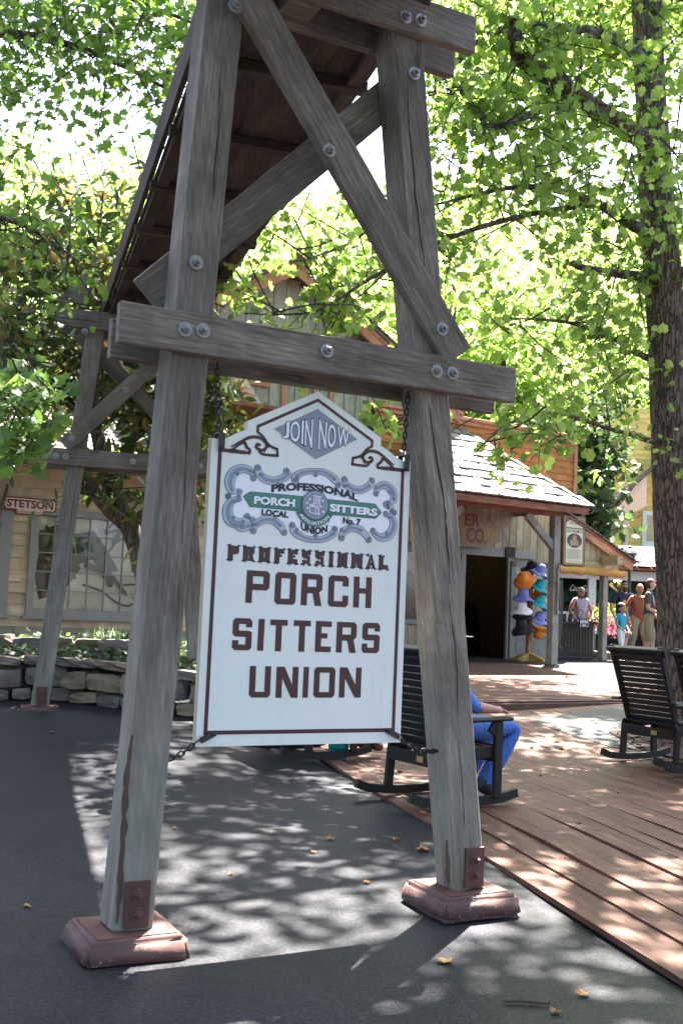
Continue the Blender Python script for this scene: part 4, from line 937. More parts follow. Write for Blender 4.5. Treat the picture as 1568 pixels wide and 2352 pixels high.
# ================================================================== clapboard building on the left (Y=-.3 of the shop frame)
CN = -.3
clap = thing('clapboard_building', 'tan clapboard building with a large paned window behind the stone planter', 'building', SH @ Matrix.Translation((-9, CN, .6)))
wx0, wx1, wz0, wz1 = -10.47, -8.35, 1.30, 2.66
cl0, cl1 = -15.5, -7.2
z = .55; i = 0
while z < 3.42:
    e = z+.165+random.uniform(-.01,.01)
    m_ = M_tanold if z < .95 else M_tan
    segs = [(cl0, cl1)]
    if e > wz0-.02 and z < wz1+.02: segs = [(cl0,-14.0),(-11.0+.0, wx0-.02), (wx1+.02, cl1)]
    out = []
    for a_, c_ in segs:
        t = a_
        while t < c_-.01:
            q = min(c_, t+random.choice([1.6,2.4,3.6,4.8]));  q = c_ if c_-q < .3 else q
            out.append((t, q)); t = q
    for a_, c_ in out:
        L_ = c_-a_; b = MB(); hh = e-z
        b.prism([(-L_/2+.002,-.026,-hh/2),(L_/2-.002,-.026,-hh/2),(L_/2-.002,-.006,hh/2+.02),(-L_/2+.002,-.006,hh/2+.02)], 0, (0,.018,0))
        b.done('siding_board', m_, clap, SH @ Matrix.Translation(((a_+c_)/2, CN+random.uniform(-.003,.003), (z+e)/2)))
    z = e; i += 1
b = MB(); b.box(((cl0+wx0)/2, CN+.06, 2.0), (wx0-cl0, .08, 3.0)); b.box(((cl1+wx1)/2, CN+.06, 2.0), (cl1-wx1, .08, 3.0)); b.box(((wx0+wx1)/2, CN+.06, .9), (wx1-wx0, .08, .8)); b.box(((wx0+wx1)/2, CN+.06, 3.05), (wx1-wx0, .08, .8)); b.done('wall', M_tanold, clap, SH)
def window(name, x0, x1, z0, z1, nx_, nz, parent, Fm, n0, m, th=.09, sill=True, back=None, depth=.35):
    w_ = MB(); w_.box(((x0+x1)/2, n0-.035, z1+th/2), (x1-x0+2*th, .06, th)); w_.box(((x0+x1)/2, n0-.035, z0-th/2), (x1-x0+2*th, .06, th))
    for sx in (x0-th/2, x1+th/2): w_.box((sx, n0-.036, (z0+z1)/2), (th, .06, z1-z0))
    w_ = w_.done(name, m, parent, Fm)
    if sill: b = MB(); b.box(((x0+x1)/2, n0-.06, z0-th-.02), (x1-x0+2*th+.1, .12, .04)); b.done('sill', m, w_, Fm)
    for i in range(1, nx_): b = MB(); b.box((x0+(x1-x0)*i/nx_, n0-.02, (z0+z1)/2), (.016, .03, z1-z0)); b.done('muntin', m, w_, Fm)
    for j in range(1, nz): b = MB(); b.box(((x0+x1)/2, n0-.021, z0+(z1-z0)*j/nz), (x1-x0, .03, .016)); b.done('muntin', m, w_, Fm)
    for i in range(nx_):
        for j in range(nz):
            dx, dz = (x1-x0)/nx_, (z1-z0)/nz; b = MB(); t = R(random.uniform(-.8,.8)); Mx = Matrix.Rotation(t, 3, 'Z') @ Matrix.Rotation(R(random.uniform(-.6,.6)), 3, 'X')
            b.box((x0+dx*(i+.5), n0-.008, z0+dz*(j+.5)), (dx-.01, .004, dz-.01), Mx); b.done('pane', M_glass, w_, Fm)
    if back is not None: b = MB(); b.box(((x0+x1)/2, n0+depth, (z0+z1)/2), (x1-x0+.6, .03, z1-z0+.5)); b.done('backdrop', back, parent, Fm)
    return w_
M_linen = pm('pale_window_backing', (.82,.76,.62), .1, 2, .85, .1)
window('window', wx0, wx1, wz0, wz1, 8, 5, clap, SH, CN, M_trimg, .10, True, M_linen, .11)
window('window', -13.6, -11.0, 1.36, 2.5, 6, 4, clap, SH, CN, M_trimg, .16, True, M_linen, .30)
# a saddle, bridle straps and hats seen through the glass
disp = thing('saddle_display', 'dark tooled leather straps and saddle shown behind the window panes', 'display', SH @ Matrix.Translation((-9.6, CN+.15, 1.3)))
def strapd(p, wd, m):
    d_ = [(-10.47+x*2.12, wz0+y*1.36) for x, y in p]; decal('strap', [stroke([Vector(q) for q in d_], wd, 6)], m, 0, disp, SH, CN+.06)
M_lth = pm('dark_leather', (.03,.018,.012), .3, 12, .4, .2); M_lth2 = pm('brown_leather', (.10,.055,.028), .3, 12, .45, .2)
decal('saddle_skirt', [[[(-10.47+x*2.12, wz0+y*1.36) for x, y in ((.03,.83),(.22,.96),(.28,.7),(.34,.45),(.22,.18),(.06,.1),(.02,.35),(.04,.6))]]], M_lth2, 0, disp, SH, CN+.085)
decal('saddle_skirt', [[[(-10.47+x*2.12, wz0+y*1.36) for x, y in ((.28,.82),(.42,.88),(.55,.62),(.62,.45),(.5,.42),(.42,.56),(.32,.5))]]], M_lth, 0, disp, SH, CN+.07)
decal('saddle_skirt', [[[(-10.47+x*2.12, wz0+y*1.36) for x, y in ((.70,.75),(.78,.92),(.98,.90),(1.0,.45),(.9,.42),(.72,.45))]]], M_lth2, 0, disp, SH, CN+.085)
strapd([(.08,.88),(.14,.6),(.2,.3),(.16,.12)], .05, M_lth); strapd([(.16,.9),(.22,.6),(.30,.35)], .04, M_lth); strapd([(.56,.98),(.5,.86),(.62,.9),(.52,.62)], .035, M_lth); strapd([(.62,.95),(.56,.75),(.66,.85),(.7,.97)], .03, M_lth)
strapd([(.36,.28),(.5,.22),(.62,.10),(.72,.08),(.82,.2)], .03, M_lth); strapd([(.38,.5),(.5,.42),(.56,.30)], .10, M_lth2); strapd([(.55,.42),(.62,.3),(.68,.2)], .06, M_lth2); strapd([(.66,.3),(.76,.3),(.74,.16)], .03, M_lth)
# eave, soffit and roof of the clapboard building
ez = 3.36
b = MB(); b.box(((cl0+cl1)/2, CN-.28, ez+.06), (cl1-cl0, .62, .04)); b.done('soffit', pm('cream_soffit', (.55,.48,.38), .1, 4, .7, .1), clap, SH)
beam('fascia', (cl0,CN-.6,ez+.02), (cl1,CN-.6,ez+.02), .16, .03, M_rust, clap, SH)
rf = MB(); rf.prism([(cl0,CN-.68,ez+.1),(cl1,CN-.68,ez+.1),(cl1,CN+3.2,ez+1.75),(cl0,CN+3.2,ez+1.75)], 0, (0,0,.05)); rf.done('roof', pm('pink_weathered_shingle', (.30,.19,.14), .25, 6, .9, .4, (.3,3,3)), clap, SH)
n_ = CN-.7
while n_ < CN+1.3:
    s = cl0+3
    while s < cl1:
        e = s+random.uniform(.14,.3); zz = ez+.16+(n_-CN+.68)*.425; beam('shingle', ((s+e)/2,n_,zz+.02), ((s+e)/2,n_+.3,zz+.02+.105), .014, e-s-.006, M_dshingle, clap, SH, bev=0); s = e
    n_ += .22
# hat maker's plate over the window
st0, st1 = (10,1172), (130,1142)
T0 = hit(SH, CN-.06, 8, 1168); T1 = hit(SH, CN-.06, 131, 1150)
ST = thing('wall_sign', 'small cream and red STETSON plate above the paned window', 'sign', SH @ Matrix.Translation(((T0[0]+T1[0])/2, CN-.05, 2.7)))
xc, zc_, hw_ = (T0[0]+T1[0])/2, (T0[1]+T1[1])/2-.0, (T1[0]-T0[0])/2
def rr(hx, hz, r, cz=0): return [(xc+sx*(hx-r)+r*math.cos(a), zc_+cz+sz*(hz-r)+r*math.sin(a)) for sx, sz, a0_ in ((1,1,0),(-1,1,90),(-1,-1,180),(1,-1,270)) for a in [R(a0_+i*18) for i in range(6)]]
plate('panel', rr(hw_, .095, .05), CN-.07, .03, M_oxred, ST, SH); plate('panel', rr(hw_*.55, .05, .03, -.10), CN-.069, .028, M_oxred, ST, SH)
M_pinkc = flat('faded_cream', (.62,.48,.40))
decal('face', [[rr(hw_-.02, .075, .04)], [rr(hw_*.55-.02, .035, .02, -.10)]], M_pinkc, 1, ST, SH, CN-.07)
decal('lettering', [fit('STETSON', xc-hw_*.87, xc+hw_*.85, zc_-.05, zc_+.055, .04)], M_oxred, 2, ST, SH, CN-.07)
decal('lettering', [fit('LEGENDARY HATS', xc-hw_*.48, xc+hw_*.48, zc_-.125, zc_-.10, .02)], M_oxred, 2, ST, SH, CN-.07)
hn = thing('horse_collar', 'dark horse collar with strap hanging above the paned window', 'harness', SH @ Matrix.Translation((-9.0, CN-.1, 2.6)))
b = MB(); b.tube([(-8.95+.30*math.cos(a), CN-.12, 2.86+.2*math.sin(a)) for a in [2*math.pi*i/18 for i in range(19)]], .07, 8); b.done('collar', M_lth, hn, SH, True)
b = MB(); b.tube([(-8.72,CN-.1,2.72),(-8.7,CN-.1,2.5),(-8.73,CN-.1,2.3)], .014, 5); b.tube([(-8.71+.045*math.cos(a), CN-.1, 2.47+.06*math.sin(a)) for a in [2*math.pi*i/10 for i in range(11)]], .01, 5); b.done('strap', M_lth, hn, SH)
hn = thing('wagon_yoke', 'dark bent iron bar hung beside the STETSON plate', 'harness', SH @ Matrix.Translation((-11.05, CN-.1, 2.3)))
b = MB(); b.tube([(-10.95,CN-.08,3.05),(-10.98,CN-.09,2.85),(-11.05,CN-.09,2.6),(-11.12,CN-.09,2.45)], [.02,.028,.03,.02], 7); b.done('bar', M_lth2, hn, SH)

# ================================================================== gabled hall behind
GN = 2.05
gb = thing('gabled_hall', 'grey-green board-and-batten hall with an orange-edged gable roof', 'building', SH @ Matrix.Translation((-5, GN, .6)))
ap = hit(SH, GN-.35, 682, 606); rr1 = hit(SH, GN-.35, 882, 790); slp = (ap[1]-rr1[1])/(rr1[0]-ap[0]); ga, gzp = ap[0], ap[1]
hwG = 3.9; gl, gr = ga-hwG, fL-.02
s = gl
while s < rr1[0]+1.2:
    e = s+.28; mid = (s+e)/2; zt = gzp-.12-abs(mid-ga)*slp; zb0 = 3.2 if mid < fL else fT+.08
    if zt > zb0+.1:
        beam('board', (mid,GN,zb0), (mid,GN,zt), .275, .03, M_bb, gb, SH, up=(1,0,0), bev=.003); beam('batten', (e,GN-.025,zb0), (e,GN-.025,zt-.1), .05, .025, M_bb, gb, SH, up=(1,0,0), bev=.003)
    s = e
for sg in (-1, 1):
    a_ = (ga, GN-.35, gzp-.08); c_ = (ga+sg*(hwG+.2), GN-.35, gzp-.08-(hwG+.2)*slp)
    beam('rake_board', a_, c_, .24, .05, M_otrim, gb, SH); beam('rake_trim', (a_[0],a_[1]-.035,a_[2]+.09), (c_[0],c_[1]-.035,c_[2]+.09), .07, .04, M_otrim, gb, SH)
    b = MB(); d_ = Vector((c_[0]-a_[0], 0, c_[2]-a_[2])); b.prism([(a_[0],GN-.45,a_[2]+.14),(c_[0],GN-.45,c_[2]+.14),(c_[0],GN-.45,c_[2]+.19),(a_[0],GN-.45,a_[2]+.21)], 0, (0,6,0)); b.done('roof', M_dshingle, gb, SH)
    o_ = [Vector((ga+sg*x, GN-.42, gzp+.12-x*slp)) for x in np.arange(.0, hwG+.2, .22)]
    for q in o_:
        for j in range(2): beam('shingle', q+Vector((sg*.16,j*.2+.02,-.16*slp+.03)), q+Vector((-sg*.12,j*.2+.02,.12*slp+.01)), .018, .18, M_dshingle, gb, SH, bev=0)
for sx, dz in ((ga+1.35,0),): 
    zz = gzp-.2-1.35*slp; beam('purlin_end', (sx,GN-.5,zz), (sx,GN+.1,zz), .14, .12, M_bb, gb, SH); beam('purlin_brace', (sx-.0,GN-.42,zz-.02), (sx-.5,GN-.02,zz-.38), .1, .09, M_bb, gb, SH)
for (x0_, y0_, x1_, y1_) in ((652,895,650,960),(700,900,712,945),(727,905,716,950),(762,905,758,960)):
    p, q = hit(SH,GN-.05,x0_,y0_), hit(SH,GN-.05,x1_,y1_+40); beam('orange_batten', (p[0],GN-.05,p[1]+.3), (q[0],GN-.05,q[1]), .12, .03, M_otrim, gb, SH, up=(1,0,0))
p, q = hit(SH,GN-.06,555,872), hit(SH,GN-.06,620,882); beam('orange_rail', (p[0],GN-.06,p[1]), (q[0],GN-.06,q[1]), .14, .04, M_otrim, gb, SH)
# log brace and porch soffit on its left
p, q = hit(SH,1.0,535,858), hit(SH,1.0,598,955); b = MB(); b.tube([(p[0]-.3,1.0,p[1]+.45),(q[0],1.0,q[1])], .12, 10); b.done('log_brace', M_bb, gb, SH, True)
b = MB(); b.box((-7.6,.9,4.75), (2.6,2.3,.06)); b.done('porch_soffit', M_rust, gb, SH); b = MB(); b.box((-7.4,1.9,4.2), (3.0,.06,1.2)); b.done('porch_back', M_flume, gb, SH)

# ================================================================== far side of the street
FZ = .6
M_white = pm('white_porch_paint', (.66,.66,.64), .08, 5, .6, .1)
WD = 30.0
wp = thing('white_porch', 'white porch with railing and long shingled roof behind the iron gate', 'porch', Matrix.Translation((P(1400,1480,WD).x, P(1400,1480,WD).y, FZ)))
def xz(x, y, d=WD): p = P(x, y, d); return p
pa, pb = xz(1270,1314), xz(1660,1330)
beam('white_beam', (pa.x-.5,pa.y,pa.z-.02), (pb.x,pa.y,pa.z-.02), .26, .15, M_white, wp)
for x in (1357, 1560): p = xz(x, 1350); beam('white_post', (p.x,pa.y,FZ), (p.x,pa.y,pa.z-.1), .2, .2, M_white, wp, up=(1,0,0))
ra = xz(1290,1407)
for zz in (ra.z, ra.z-.5): beam('rail', (pa.x-.5,pa.y,zz), (xz(1425,1400).x,pa.y,zz), .07, .07, M_white, wp)
x = pa.x-.4
while x < xz(1425,1400).x: beam('baluster', (x,pa.y,ra.z-.5), (x,pa.y,ra.z), .045, .045, M_white, wp, up=(1,0,0)); x += .16
b = MB(); zt = xz(1480,1262).z; b.prism([(pa.x-.5,pa.y-.5,pa.z+.12),(pb.x+2,pa.y-.5,pa.z+.12),(pb.x+2,pa.y+3.2,zt+.2),(pa.x-.5,pa.y+3.2,zt+.2)], 0, (0,0,.06)); b.done('roof_deck', M_rust, wp)
rise = (zt+.2-pa.z-.12)/3.7; n_ = 0
while n_ < 3.5:
    x = xz(1395,1300).x
    while x < xz(1575,1300).x: e = x+random.uniform(.25,.45); beam('shingle', ((x+e)/2,pa.y-.55+n_,pa.z+.2+n_*rise+.03), ((x+e)/2,pa.y-.55+n_+.4,pa.z+.2+n_*rise+.4*rise), .02, e-x-.012, M_shingle, wp, bev=0); x = e
    n_ += .28
b = MB(); b.box((pa.x+5,pa.y+4,2.0), (14,.1,3.0)); b.done('back_wall', M_dark, wp)
b = MB(); p = xz(1345,1337,31.5); b.sphere((0,0,0), .13); lm = b.done('globe_lamp', emit('lit_globe', (1,.75,.3), 5), None, Matrix.Translation((xz(1356+0,1335,31.5).x-.05+.0, p.y, p.z))); 
lm.location = P((2000+903/2.613)/1.65306, (1800+1058/2.613)/1.65306, 31.5); tag(lm, 'round glowing yellow porch lamp under the white porch', 'lamp')
# umbrellas with drink lettering
M_umb = pm('dark_green_canvas', (.008,.06,.045), .2, 4, .7, .1)
def umbrella(px_, d, label, s_, x0_, x1_, y0_, y1_):
    c = P(px_, 1368, d); u = thing('patio_umbrella', label, 'umbrella', Matrix.Translation((c.x, c.y, FZ)), 'green patio umbrellas under the white porch')
    b = MB(); r_, k = 1.25, 8; vz = c.z+.12
    for i in range(k):
        a0_, a1_ = R(22.5+45*i+180), R(22.5+45*(i+1)+180); p0 = Vector((c.x+r_*math.cos(a0_), c.y+r_*math.sin(a0_), vz)); p1 = Vector((c.x+r_*math.cos(a1_), c.y+r_*math.sin(a1_), vz))
        b.add([(c.x,c.y,vz+.55), p0, p1], [(0,1,2)]); b.add([p0, p1, p1-Vector((0,0,.30)), p0-Vector((0,0,.30))], [(0,1,2,3)])
    b.done('canopy', M_umb, u); b = MB(); b.tube([(c.x,c.y,FZ),(c.x,c.y,vz+.5)], .025, 6); b.done('pole', M_black, u)
    yf = c.y-r_*math.cos(R(22.5))-.01
    q0, q1 = P(x0_, y1_, d-1.15), P(x1_, y0_, d-1.15)
    if s_:
        v, t = fit(s_, q0.x, q1.x, q0.z, q1.z, .015); zc0 = q0.z; v = [(x+(z-zc0)*.35, z) for x, z in v]
        decal('lettering', [(v, t)], M_wht, 1, u, Matrix.Identity(4), yf)
umbrella(1353, 31.7, 'dark green umbrella lettered Coca-Cola behind the woman in plaid', 'Coca-Cola', 1306, 1356, 1345, 1357)
umbrella(1432, 31.9, 'dark green umbrella lettered Coca-Cola behind the bearded man', 'Coca-Cola', 1396, 1446, 1356, 1369)
umbrella(1268, 32.0, 'dark green umbrella mostly behind the porch post', None, 0, 0, 0, 0)
# lamp post
lp_ = P(1441, 1500, 28.0); LZ = lambda y: P(1441, y, 28.0).z
lmp = thing('street_lamp', 'black street lamp with a glass lantern beyond the lean-to porch', 'street lamp', Matrix.Translation((lp_.x, lp_.y, FZ)))
b = MB(); b.lathe([(.09,FZ),(.07,FZ+.35),(.045,FZ+.4),(.04,LZ(1310))], 10, Matrix.Translation((lp_.x,lp_.y,0))); b.done('pole', M_black, lmp, None, True)
z0, z1 = LZ(1300), LZ(1274)
b = MB(); b.lathe([(.05,z0-.05),(.09,z0),(.14,z1),(.14,z1+.01)], 6, Matrix.Translation((lp_.x,lp_.y,0))); b.done('lantern_glass', glassmat('frosted_glass', (.8,.8,.75), .4), lmp)
b = MB(); b.lathe([(.2,z1+.01),(.19,z1+.05),(.13,z1+.13),(.05,z1+.17),(.04,z1+.22),(0,z1+.25)], 12, Matrix.Translation((lp_.x,lp_.y,0)))
for i in range(6): a = R(60*i); b.tube([(lp_.x+.09*math.cos(a),lp_.y+.09*math.sin(a),z0),(lp_.x+.145*math.cos(a),lp_.y+.145*math.sin(a),z1)], .01, 4)
b.done('lantern_cap', M_black, lmp)
# yellow house
YD = 36.0
yh = thing('yellow_house', 'yellow clapboard house with white window and pink corner trim', 'house', Matrix.Translation((P(1500,1400,YD).x, P(1500,1400,YD).y, FZ)))
M_yel = wood('yellow_siding', (.60,.43,.12), (.74,.55,.18), (.79,.62,.24), crack=.0, rnd=.04, bmp=.15, saw=False); M_pink = flat('pink_trim', (.78,.56,.42), .6)
yl, yr_, yt = P(1434,1200,YD), P(1680,1200,YD), P(1470,1128,YD).z
z = 2.2
while z < yt+2.5:
    L_ = yr_.x-yl.x; b = MB(); b.prism([(-L_/2,-.03,0),(L_/2,-.03,0),(L_/2,-.008,.19),(-L_/2,-.008,.19)], 0, (0,.02,0)); b.done('siding_board', M_yel, yh, Matrix.Translation(((yl.x+yr_.x)/2, yl.y, z))); z += .17
b = MB(); b.box(((yl.x+yr_.x)/2, yl.y+2.05, (yt+2.9)/2+.3), (L_, 4, yt+2.0)); b.done('wall', M_yel, yh)
beam('corner_trim', (yl.x,yl.y-.04,2.0), (yl.x,yl.y-.04,yt+.2), .22, .06, M_pink, yh, up=(1,0,0))
sf = P(1408,1180,YD); b = MB(); b.prism([(sf.x,yl.y-.5,sf.z),(sf.x+.15,yl.y-.5,sf.z+.35),(yl.x+.55,yl.y-.5,sf.z+1.35),(yl.x+.55,yl.y-.5,sf.z+.25),(yl.x+.1,yl.y-.5,sf.z-.02)], 0, (0,3,0)); b.done('gable_return', M_pink, yh)
b = MB(); b.prism([(sf.x-.1,yl.y-.65,sf.z+.3),(yl.x+4,yl.y-.65,sf.z+4.4),(yl.x+4,yl.y-.65,sf.z+4.55),(sf.x-.1,yl.y-.65,sf.z+.42)], 0, (0,5,0)); b.done('roof', M_dshingle, yh)
a_, c_ = P(1480,1248,YD), P(1545,1186,YD)
window('window', a_.x, c_.x, a_.z+.06, c_.z, 3, 3, yh, Matrix.Identity(4), yl.y-.02, M_white, .13, True, pm('net_curtain', (.4,.4,.36), .2, 6, .9), .12)
# ================================================================== dry stone planter
def M_stone(name, c1, c2):
    m, nt, bs, L = newmat(name); v = vecnode(nt, (1,1,1)); n1 = noise(nt, v, 5, 8, .65); n2 = noise(nt, v, 24, 5, .7)
    c = ramp(nt, n1, [(.3, c1), (.7, c2)]); c = mixc(nt, ramp(nt, n2, [(.5, (0,0,0)), (.8, (.4,)*3)]), c, (.09,.10,.06)); c = objrandom(nt, c, .28)
    L(c, bs.inputs['Base Color']); bs.inputs['Roughness'].default_value = .9; bump(nt, n2, bs, 1.0, .02); return m
MS = [M_stone('grey_stone', (.085,.077,.063), (.20,.18,.15)), M_stone('tan_stone', (.13,.092,.056), (.26,.20,.13)), M_stone('pink_stone', (.13,.10,.082), (.25,.205,.17))]
def stone(L_, T_, H_, sd):
    rd = random.Random(sd); sk = (rd.uniform(-.3,.3), rd.uniform(-.12,.12)); bm = bmesh.new(); bmesh.ops.create_cube(bm, size=1)
    bmesh.ops.subdivide_edges(bm, edges=bm.edges[:], cuts=2, use_grid_fill=True)
    for v in bm.verts:
        c = v.co*2; k = 1-.05*(abs(c.x)**3*abs(c.z)**3)-.05*abs(c.y)**3*(abs(c.x)**4+abs(c.z)**4)*.5
        v.co = Vector((v.co.x*L_*k*rd.uniform(.9,1.03), v.co.y*T_*k*rd.uniform(.8,1.12)+sk[0]*v.co.x*T_, v.co.z*H_*k*rd.uniform(.88,1.04)*(1+sk[1]*c.x)))
    bm.verts.index_update(); vs = [v.co.copy() for v in bm.verts]; fs = [tuple(v.index for v in f.verts) for f in bm.faces]; bm.free(); return vs, fs
wall = thing('stone_wall', 'low dry stone planter wall along the clapboard building', 'wall', Matrix.Translation(G(150,1610)))
def poly_at(pts, d):
    for a, b_ in zip(pts[:-1], pts[1:]):
        L_ = (b_-a).length
        if d <= L_: return a.lerp(b_, d/L_), (b_-a).normalized()
        d -= L_
    return pts[-1], (pts[-1]-pts[-2]).normalized()
def stone_run(base, height, m_k):
    total = sum((b_-a).length for a, b_ in zip(base[:-1], base[1:])); z = 0; row = 0
    while z < height-.04:
        hr = random.choice([.10,.15,.19,.24]); hr = min(hr, height-z) if height-z > .07 else height-z
        d = -random.random()*.2
        while d < total:
            L_ = random.uniform(.2,.5); hh = hr*random.uniform(.84,1.02)
            p, t = poly_at(base, max(0, d+L_/2)); vs, fs = stone(L_-.012, .26+random.uniform(-.03,.05), hh-.008, random.random())
            X = Vector((t.x, t.y, 0)).normalized(); Mo = Matrix.Translation(Vector((p.x, p.y, gz(p.x,p.y)+z+hh/2-.01+random.uniform(-.014,.014)))) @ Matrix.Rotation(math.atan2(X.y, X.x)+R(random.uniform(-4,4)), 4, 'Z') @ Matrix.Rotation(R(random.uniform(-6,6)), 4, 'Y')
            o = obj('stone', mesh('stone', vs, fs, random.choice(MS)), wall, Mo); d += L_
        z += hr; row += 1
fb = [G(-90,1606), G(0,1610), G(130,1612), G(280,1630), G(400,1648), G(520,1662)]
fb = [p+Vector((0,.14,0)) for p in fb]
stone_run(fb, .50, 0)
bb = [p+Vector((.15,.75,0)) for p in fb[:4]]; stone_run([p for p in bb], .66, 1)
M_soil = pm('planter_soil', (.05,.036,.024), .4, 12, .95, .8, bd=.03)
b = MB()
for a, c in zip(fb[:-1], fb[1:]):
    qa, qc = SHI @ a, SHI @ c; ua = SH @ Vector((qa.x, CN-.05, 0)); uc = SH @ Vector((qc.x, CN-.05, 0))
    za, zc0 = gz(a.x,a.y)+.42, gz(c.x,c.y)+.42
    b.add([(a.x,a.y+.08,za),(c.x,c.y+.08,zc0),(uc.x,uc.y,.70),(ua.x,ua.y,.70)], [(0,1,2,3)])
tag(b.done('planter_soil', M_soil), 'dark soil of the raised planter bed', None, None, 'structure')
# grass tussocks
M_grass = leafmat('tussock_blades', [(.02,.045,.015),(.04,.08,.022),(.06,.12,.035)], .25)
def blades(c, n, r_, h_, seed, droop=.6):
    rg = np.random.default_rng(seed); b = MB()
    for i in range(n):
        a = rg.uniform(0, 6.28); q = Vector((c[0]+rg.normal()*r_*.35, c[1]+rg.normal()*r_*.35, c[2])); d = Vector((math.cos(a), math.sin(a), 0)); hh = h_*rg.uniform(.5,1.1); s_ = d.cross(Vector((0,0,1)))*.006
        k = droop*rg.uniform(.4,1.2); p1 = q+d*hh*.25*k+Vector((0,0,hh*.6)); p2 = q+d*hh*.8*k+Vector((0,0,hh*(.95-.4*k)))
        b.add([q-s_, q+s_, p1+s_, p1-s_, p2], [(0,1,2,3), (3,2,4)])
    return b
for (x, y, d, n, r_, h_, lab) in ((258,1525,13.6,420,.35,.55,'large dark green grass tussock in the planter between the trestle legs'), (425,1545,13.2,300,.3,.36,'low grassy clump with purple flower spikes beside the sign'), (330,1532,13.4,160,.3,.3,'small grassy clump behind the near trestle leg')):
    c = P(x, y, d); t = thing('grass_tussock', lab, 'plant', Matrix.Translation(c)); tag(blades(c, n, r_, h_, n).done('blades', M_grass, t), kind='stuff')
    if d == 13.2:
        for i in range(6):
            q = c+Vector((random.uniform(-.25,.3), random.uniform(-.1,.1), 0)); m = MB(); m.tube([q, q+Vector((.01,0,.4))], .004, 4); m.tube([q+Vector((.01,0,.36)), q+Vector((.01,0,.5))], [.014,.006], 6); m.done('flower_spike', flat('lilac_flower', (.30,.16,.28)), t)
M_gc = leafmat('ground_cover_leaf', [(.03,.06,.02),(.05,.10,.03),(.08,.13,.05)], .25)

# ================================================================== rocking chairs
M_chair = pm('grey_green_chair_paint', (.015,.0142,.012), .2, 6, .5, .12, (.4,2,2), .08, dirt=(.035,.033,.029), dirtamt=.3, spec=.2)
M_plate = flat('brass_plate', (.35,.22,.06), .45)
def rocking_chair(M, label):
    c = thing('rocking_chair', label, 'rocking chair', M, 'slatted porch rocking chairs'); F0 = M
    rec = R(19)
    bp = lambda u, x, off=0: Vector((x, -.20-u*math.sin(rec)-off*math.cos(rec), .40+u*math.cos(rec)-off*math.sin(rec)*0))   # up the back
    for sx in (-1, 1):
        x = sx*.345
        pth = [(x, -.56, .085), (x,-.45,.045), (x,-.2,.022), (x,.05,.02), (x,.3,.035), (x,.46,.07)]
        b = MB()
        for i in range(len(pth)-1): b.bar(pth[i], pth[i+1], .065, .042, mi=0)
        b.v = [v+Vector((0,0,.02)) for v in b.v]; b.done('rocker', M_chair, c, F0)
        beam('back_post', bp(-.02, sx*.30), bp(.80, sx*.32), .075, .04, M_chair, c, F0, up=(0,1,0), bev=.01)
        b = MB(); q = bp(.80, sx*.32); b.tube([q+Vector((-.02*sx*0-.02,.0,0)), q+Vector((.02,0,0))], .05, 10); b.done('ear', M_chair, c, F0, True)
        beam('front_leg', (x*1.07,.24,.06), (x*1.07,.24,.635), .075, .042, M_chair, c, F0, up=(0,1,0), bev=.008)
        beam('rear_leg', (x,-.26,.05), (x,-.23,.40), .075, .042, M_chair, c, F0, up=(0,1,0), bev=.008)
        beam('seat_rail', (x*.98,-.27,.375), (x*.98,.27,.415), .09, .035, M_chair, c, F0, bev=.006)
        beam('arm', (x*1.08,-.36,.645), (x*1.12,.34,.66), .03, .115, M_chair, c, F0, bev=.012)
        beam('arm_bracket', (x*1.07,.18,.54), (x*1.07,.24,.63), .10, .03, M_chair, c, F0, bev=.004)
    for i in range(12): u = .07+i*.058; beam('back_slat', bp(u,-.30), bp(u,.30), .051, .018, M_chair, c, F0, up=(0,-math.sin(rec),math.cos(rec)), bev=.003)
    beam('crest_rail', bp(.775,-.36,-.0), bp(.775,.36,-.0), .075, .028, M_chair, c, F0, up=(0,-math.sin(rec),math.cos(rec)), bev=.008)
    beam('crest_rail', bp(.815,-.36,.02), bp(.815,.36,.02), .028, .085, M_chair, c, F0, up=(0,-math.sin(rec),math.cos(rec)), bev=.008)
    beam('crest_rail', bp(.74,-.33,.03), bp(.74,.33,.03), .035, .03, M_chair, c, F0, up=(0,-math.sin(rec),math.cos(rec)), bev=.008)
    for i in range(8):
        y = -.24+i*.066; beam('seat_slat', (-.345,y,.43+.004*i+.012*math.sin(i*.9)), (.345,y,.43+.004*i+.012*math.sin(i*.9)), .018, .058, M_chair, c, F0, bev=.004)
    beam('seat_slat', (-.355,.275,.435), (.355,.275,.435), .05, .03, M_chair, c, F0, bev=.008)
    beam('rear_stretcher', (-.335,-.275,.335), (.335,-.275,.335), .10, .022, M_chair, c, F0, bev=.004); beam('front_stretcher', (-.355,.25,.36), (.355,.25,.36), .07, .022, M_chair, c, F0, bev=.004)
    b = MB(); b.box((.09,-.288,.335), (.075,.004,.045)); b.done('brass_plate', M_plate, c, F0)
    return c
def chairM(x, y, face, sc=1.0):                             # face: heading of the sitter, degrees from +X
    return Matrix.Translation((x, y, gz(x,y)+.028)) @ Matrix.Rotation(R(face-90), 4, 'Z') @ Matrix.Scale(sc, 4)
c1M = chairM(.86, 8.73, 33, 1.0)
ch1 = rocking_chair(c1M, 'grey slatted rocking chair holding the sitter in blue beside the trestle leg')
q = P(1475,1720,12.4); c2M = chairM(3.43, 11.55, 33, 1.0); copy_thing(ch1, c2M, 'empty grey slatted rocking chair whose whole back shows near the tree')
c3M = chairM(3.80, 10.6, 35, 1.0); copy_thing(ch1, c3M, 'empty grey slatted rocking chair cut by the picture edge below the tree')
c4M = chairM(-.2, 10.85, 35, 1.0); copy_thing(ch1, c4M, 'grey slatted rocking chair mostly hidden behind the white sign')

